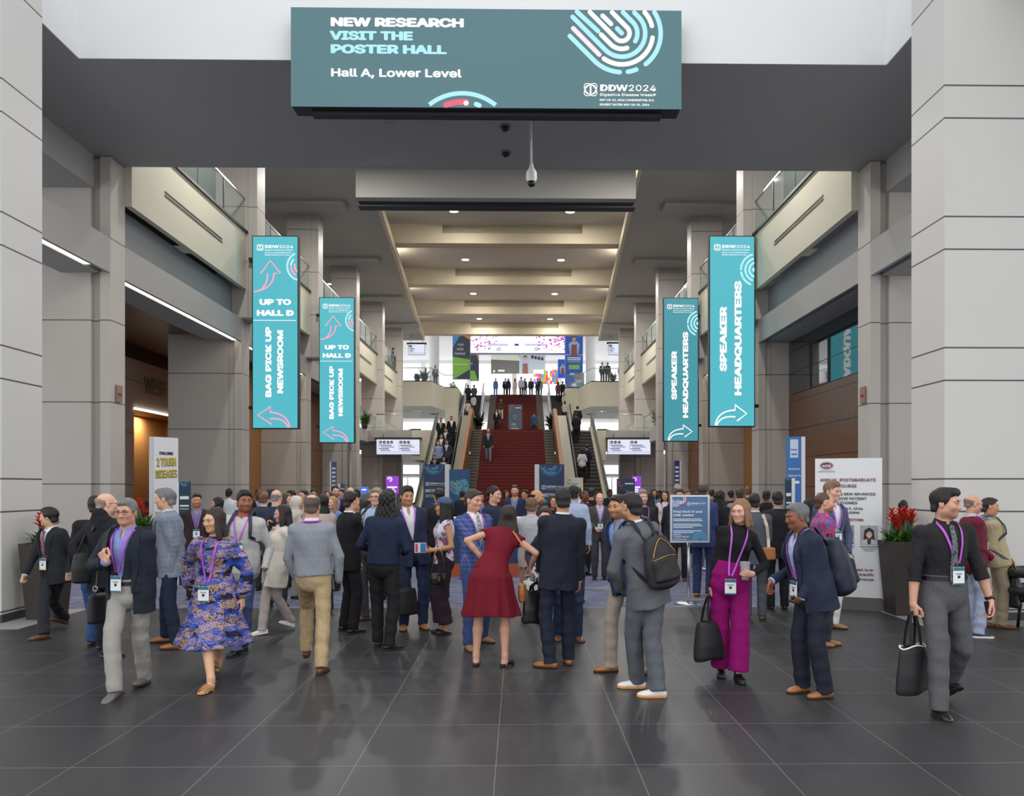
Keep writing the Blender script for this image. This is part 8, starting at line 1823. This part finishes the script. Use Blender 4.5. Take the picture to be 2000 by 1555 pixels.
C('person with braided dark hair behind the right planter', 1764, 978, 13.2, 150, 'sweater', (90, 92, 100), CHB, 'ponytail', 'k', 'dark', 'f')
C('man with dark hair leaning by the white banner at the left entrance', 296, 955, 18.2, 60, 'suit', BKK, BKK, 'short', 'k', 'tan')
for i, (x, yt, Y, yaw, tc, hr, hc, sk, sx, lab) in enumerate((
    (612, 956, 22, 20, (70, 72, 84), 'short', 'k', 'light', 'm', 'distant man in slate jacket above the balding head'),
    (668, 956, 24, -20, (52, 54, 60), 'short', 'b', 'fair', 'm', 'distant man in dark jacket left of the older bald man'),
    (737, 955, 27, 0, (120, 122, 130), 'short', 'g', 'fair', 'm', 'distant grey-haired man below the purple screen'),
    (903, 958, 22, 170, (40, 42, 52), 'short', 'k', 'tan', 'm', 'distant man in dark suit before the fingerprint panel'),
    (988, 958, 25, 30, (92, 40, 46), 'long', 'k', 'tan', 'f', 'distant woman in dark red before the red stairs'),
    (1092, 956, 22, -20, (60, 62, 70), 'short', 'k', 'light', 'm', 'distant man in charcoal before the right kiosk'),
    (1190, 956, 26, 40, (46, 48, 56), 'short', 'k', 'dark', 'm', 'distant man in black left of the dark navy notice'),
    (1216, 957, 24, 180, (58, 64, 84), 'bob', 'b', 'light', 'f', 'distant woman in slate blue under the dark navy notice'),
    (1288, 958, 26, -30, (84, 44, 50), 'short', 'k', 'dark', 'm', 'distant man in dark red near the tan skirt woman'),
    (1343, 957, 22, 10, (80, 84, 92), 'short', 'lb', 'light', 'm', 'distant man in grey just above the blue credit sign'),
    (1427, 958, 20, -170, (48, 50, 58), 'short', 'k', 'tan', 'm', 'distant man in dark jacket left of the grey jacket man'),
    (1390, 956, 22, 160, (96, 100, 112), 'short', 'b', 'light', 'm', 'distant man in grey-blue between the navy suit and black dress'))):
    C(lab, x, yt, Y, yaw, 'suit', tc, CHB, hr, hc, sk, sx)
# ---- 3 on the stairs, escalators and upper level
sl = lambda y: (y - 36.8) / 10.6 * LZ
su = lambda y: LZ + (y - 61.5) / 11.2 * (TZ - LZ)
def step_z(y): n = 30; return math.floor((y - 36.8) / (10.6 / n)) * LZ / n + LZ / n + .015
def step_z2(y): n = 30; return LZ + math.floor((y - 61.5) / (11.2 / n)) * (TZ - LZ) / n + (TZ - LZ) / n + .015
C('bald man in dark jacket and jeans coming down the red stairs', 954, 842, 43.1, -5, 'suit', (44, 46, 54), (110, 122, 144), 'bald', 'k', 'tan', z=step_z(43.1), H=1.78, step=.12)
C('woman in cream trousers coming down the upper flight', 978, 789, 66.0, 20, 'shirt', (70, 60, 56), (206, 200, 190), 'long', 'k', 'tan', 'f', z=step_z2(66.0), H=1.68, step=.1)
C('man in dark suit on the upper flight left of the slate notice', 970, 803, 63.6, 0, 'suit', BKK, BKK, 'short', 'k', 'tan', z=step_z2(63.6), H=1.75, step=.1)
C('man in blue jacket going up the upper flight right of the slate notice', 1043, 812, 62.9, 175, 'suit', (60, 84, 120), (44, 52, 72), 'short', 'b', 'light', z=step_z2(62.9), H=1.75, step=.1)
C('man in white shirt and dark trousers climbing the last red steps', 1018, 741, 71.6, 170, 'shirt', (206, 212, 224), (40, 44, 56), 'short', 'k', 'tan', z=step_z2(71.6), H=1.8, step=.14)
for x, yt, tc, bc, sx, hr, lab in ((968, 749, (90, 130, 190), (90, 120, 170), 'f', 'short', 'person in bright blue at the stair head, leftmost of the group'), (987, 743, (40, 40, 46), (40, 40, 46), 'm', 'short', 'person in black at the stair head beside the bright blue one'), (993, 740, (52, 50, 58), (34, 34, 40), 'f', 'long', 'woman in dark top with badge at the stair head'), (1006, 742, (216, 200, 204), (222, 206, 206), 'f', 'long', 'woman in pale pink and white at the stair head'), (1025, 750, (70, 78, 96), (60, 60, 70), 'm', 'short', 'person in slate behind the climbing white shirt man'), (1037, 750, (54, 56, 66), (60, 66, 90), 'm', 'short', 'man in dark jacket right of centre at the stair head'), (1050, 745, (48, 50, 58), (44, 46, 54), 'm', 'short', 'man in black suit at the right of the stair head'), (1055, 744, (160, 156, 150), (70, 70, 74), 'm', 'short', 'man in light jacket rightmost at the stair head')):
    C(lab, x, yt, 74.2, random.Random(x).choice((0, 30, -40, 160)), 'suit' if sx == 'm' else 'shirt', tc, bc, hr, 'k', 'tan', sx, z=TZ, H=1.7)
def ez(y, lo=True): return ((y - 37.6) / 10.0 * LZ if lo else LZ + (y - 62.0) / 10.6 * (TZ - LZ)) + .13
n = 0
def esc(lab, x, yt, lo, xr, yaw, tc, bc, sx='m', hr='short', hc='k', sk='tan', top='suit'):
    # find the step on which a head of ordinary height shows at this pixel
    best = None
    for i in range(200):
        Y = (37.7 + 9.8 * i / 199) if lo else (62.1 + 10.4 * i / 199); hgt = W(x, yt, Y).z - ez(Y, lo); e = abs(hgt - 1.72)
        if best is None or e < best[0]: best = (e, Y, hgt)
    Y = best[1]; p = W(x, yt, Y); px_ = max(xr[0], min(xr[1], p.x)); xx = PX0 + FPX * (px_ * CS - Y * SN) / (px_ * SN + Y * CS)
    C(lab, xx, yt, Y, yaw, top, tc, bc, hr, hc, sk, sx, z=ez(Y, lo), H=1.72, arms=3)
LE, RE, LU, RU = (-4.4, -3.7), (3.2, 3.9), (-4.3, -3.5), (3.0, 3.8)
for a in (('man in dark suit near the top of the left lower escalator, left side', 861, 816, True, LE, 0, BKK, BKK), ('tall man in black suit and white shirt near the top of the left lower escalator', 883, 813, True, LE, 10, BKK, BKK),
          ('person in black in the middle of the left lower escalator', 871, 836, True, LE, -10, (40, 40, 44), BKK), ('man in dark jacket with pale shirt on the left escalator, middle left', 862, 849, True, LE, 0, (52, 50, 54), BKK),
          ('man in light blue shirt with badge on the left lower escalator', 856, 862, True, LE, 5, (140, 160, 200), (52, 56, 72), 'm', 'short', 'g', 'fair', 'shirt'), ('man in charcoal with lanyard on the left lower escalator, right side', 873, 859, True, LE, -5, (60, 60, 66), CHB),
          ('man in black suit lowest on the left escalator', 849, 889, True, LE, 0, BKK, BKK), ('person in grey lowest on the left escalator, right side', 868, 893, True, LE, 20, (120, 120, 126), CHB, 'f', 'bob'),
          ('man in black with arm out at the top of the right lower escalator', 1128, 793, True, RE, 180, BKK, BKK), ('person in black just left of the man at the top right escalator', 1117, 806, True, RE, 180, (36, 36, 40), BKK),
          ('woman in white top and black trousers low on the right escalator', 1129, 877, True, RE, 180, (206, 200, 202), BKK, 'f', 'bob', 'k', 'light', 'shirt'), ('man in dark navy low on the right escalator beside the white top', 1146, 869, True, RE, 180, (36, 40, 56), BKK)): esc(*a)
for a in (('man in dark suit at the head of the left upper escalator', 912, 752, False, LU, 180, (50, 54, 66), BKK), ('man in grey suit at the head of the left upper escalator', 926, 752, False, LU, 180, (84, 86, 96), CHB), ('person in pale top midway up the left upper escalator', 925, 770, False, LU, 180, (210, 200, 206), CHB, 'f', 'long', 'k', 'light', 'shirt'), ('person in beige midway up the left upper escalator', 914, 782, False, LU, 180, (200, 190, 178), CHB, 'f', 'bob', 'b', 'light', 'shirt'), ('man in black low on the left upper escalator', 923, 792, False, LU, 180, BKK, BKK),
          ('person in maroon at the head of the right upper escalator', 1090, 746, False, RU, 180, (120, 60, 72), CHB, 'f', 'bob'), ('man in black at the head of the right upper escalator', 1101, 745, False, RU, 180, (44, 44, 50), BKK), ('woman with blonde hair and cream coat on the right upper escalator', 1105, 768, False, RU, 180, (214, 204, 186), CHB, 'f', 'long', 'bl', 'fair', 'shirt'), ('person in beige coat lower on the right upper escalator', 1103, 783, False, RU, 180, (200, 188, 170), BKK, 'f', 'bob', 'b', 'light', 'shirt')): esc(*a)
for lab, x, yt, Y, yaw in (('person in black leaning at the left upper balcony', 850, 717, 66.5, 30), ('person in black on the right upper balcony, left of two', 1176, 720, 64.6, 20), ('person in black on the right upper balcony, right of two', 1187, 720, 64.6, -30), ('person in dark clothes by the pillar on the right upper balcony', 1213, 731, 64.6, 160)):
    C(lab, x, yt, Y, yaw, 'suit', BKK, BKK, 'short', 'k', 'tan', z=TZ, H=1.7)
C('person looking over the glass of the left upper gallery', 768, 690, 57.4, 70, 'suit', (50, 44, 42), BKK, 'short', 'k', 'tan', z=9.78, H=1.7)
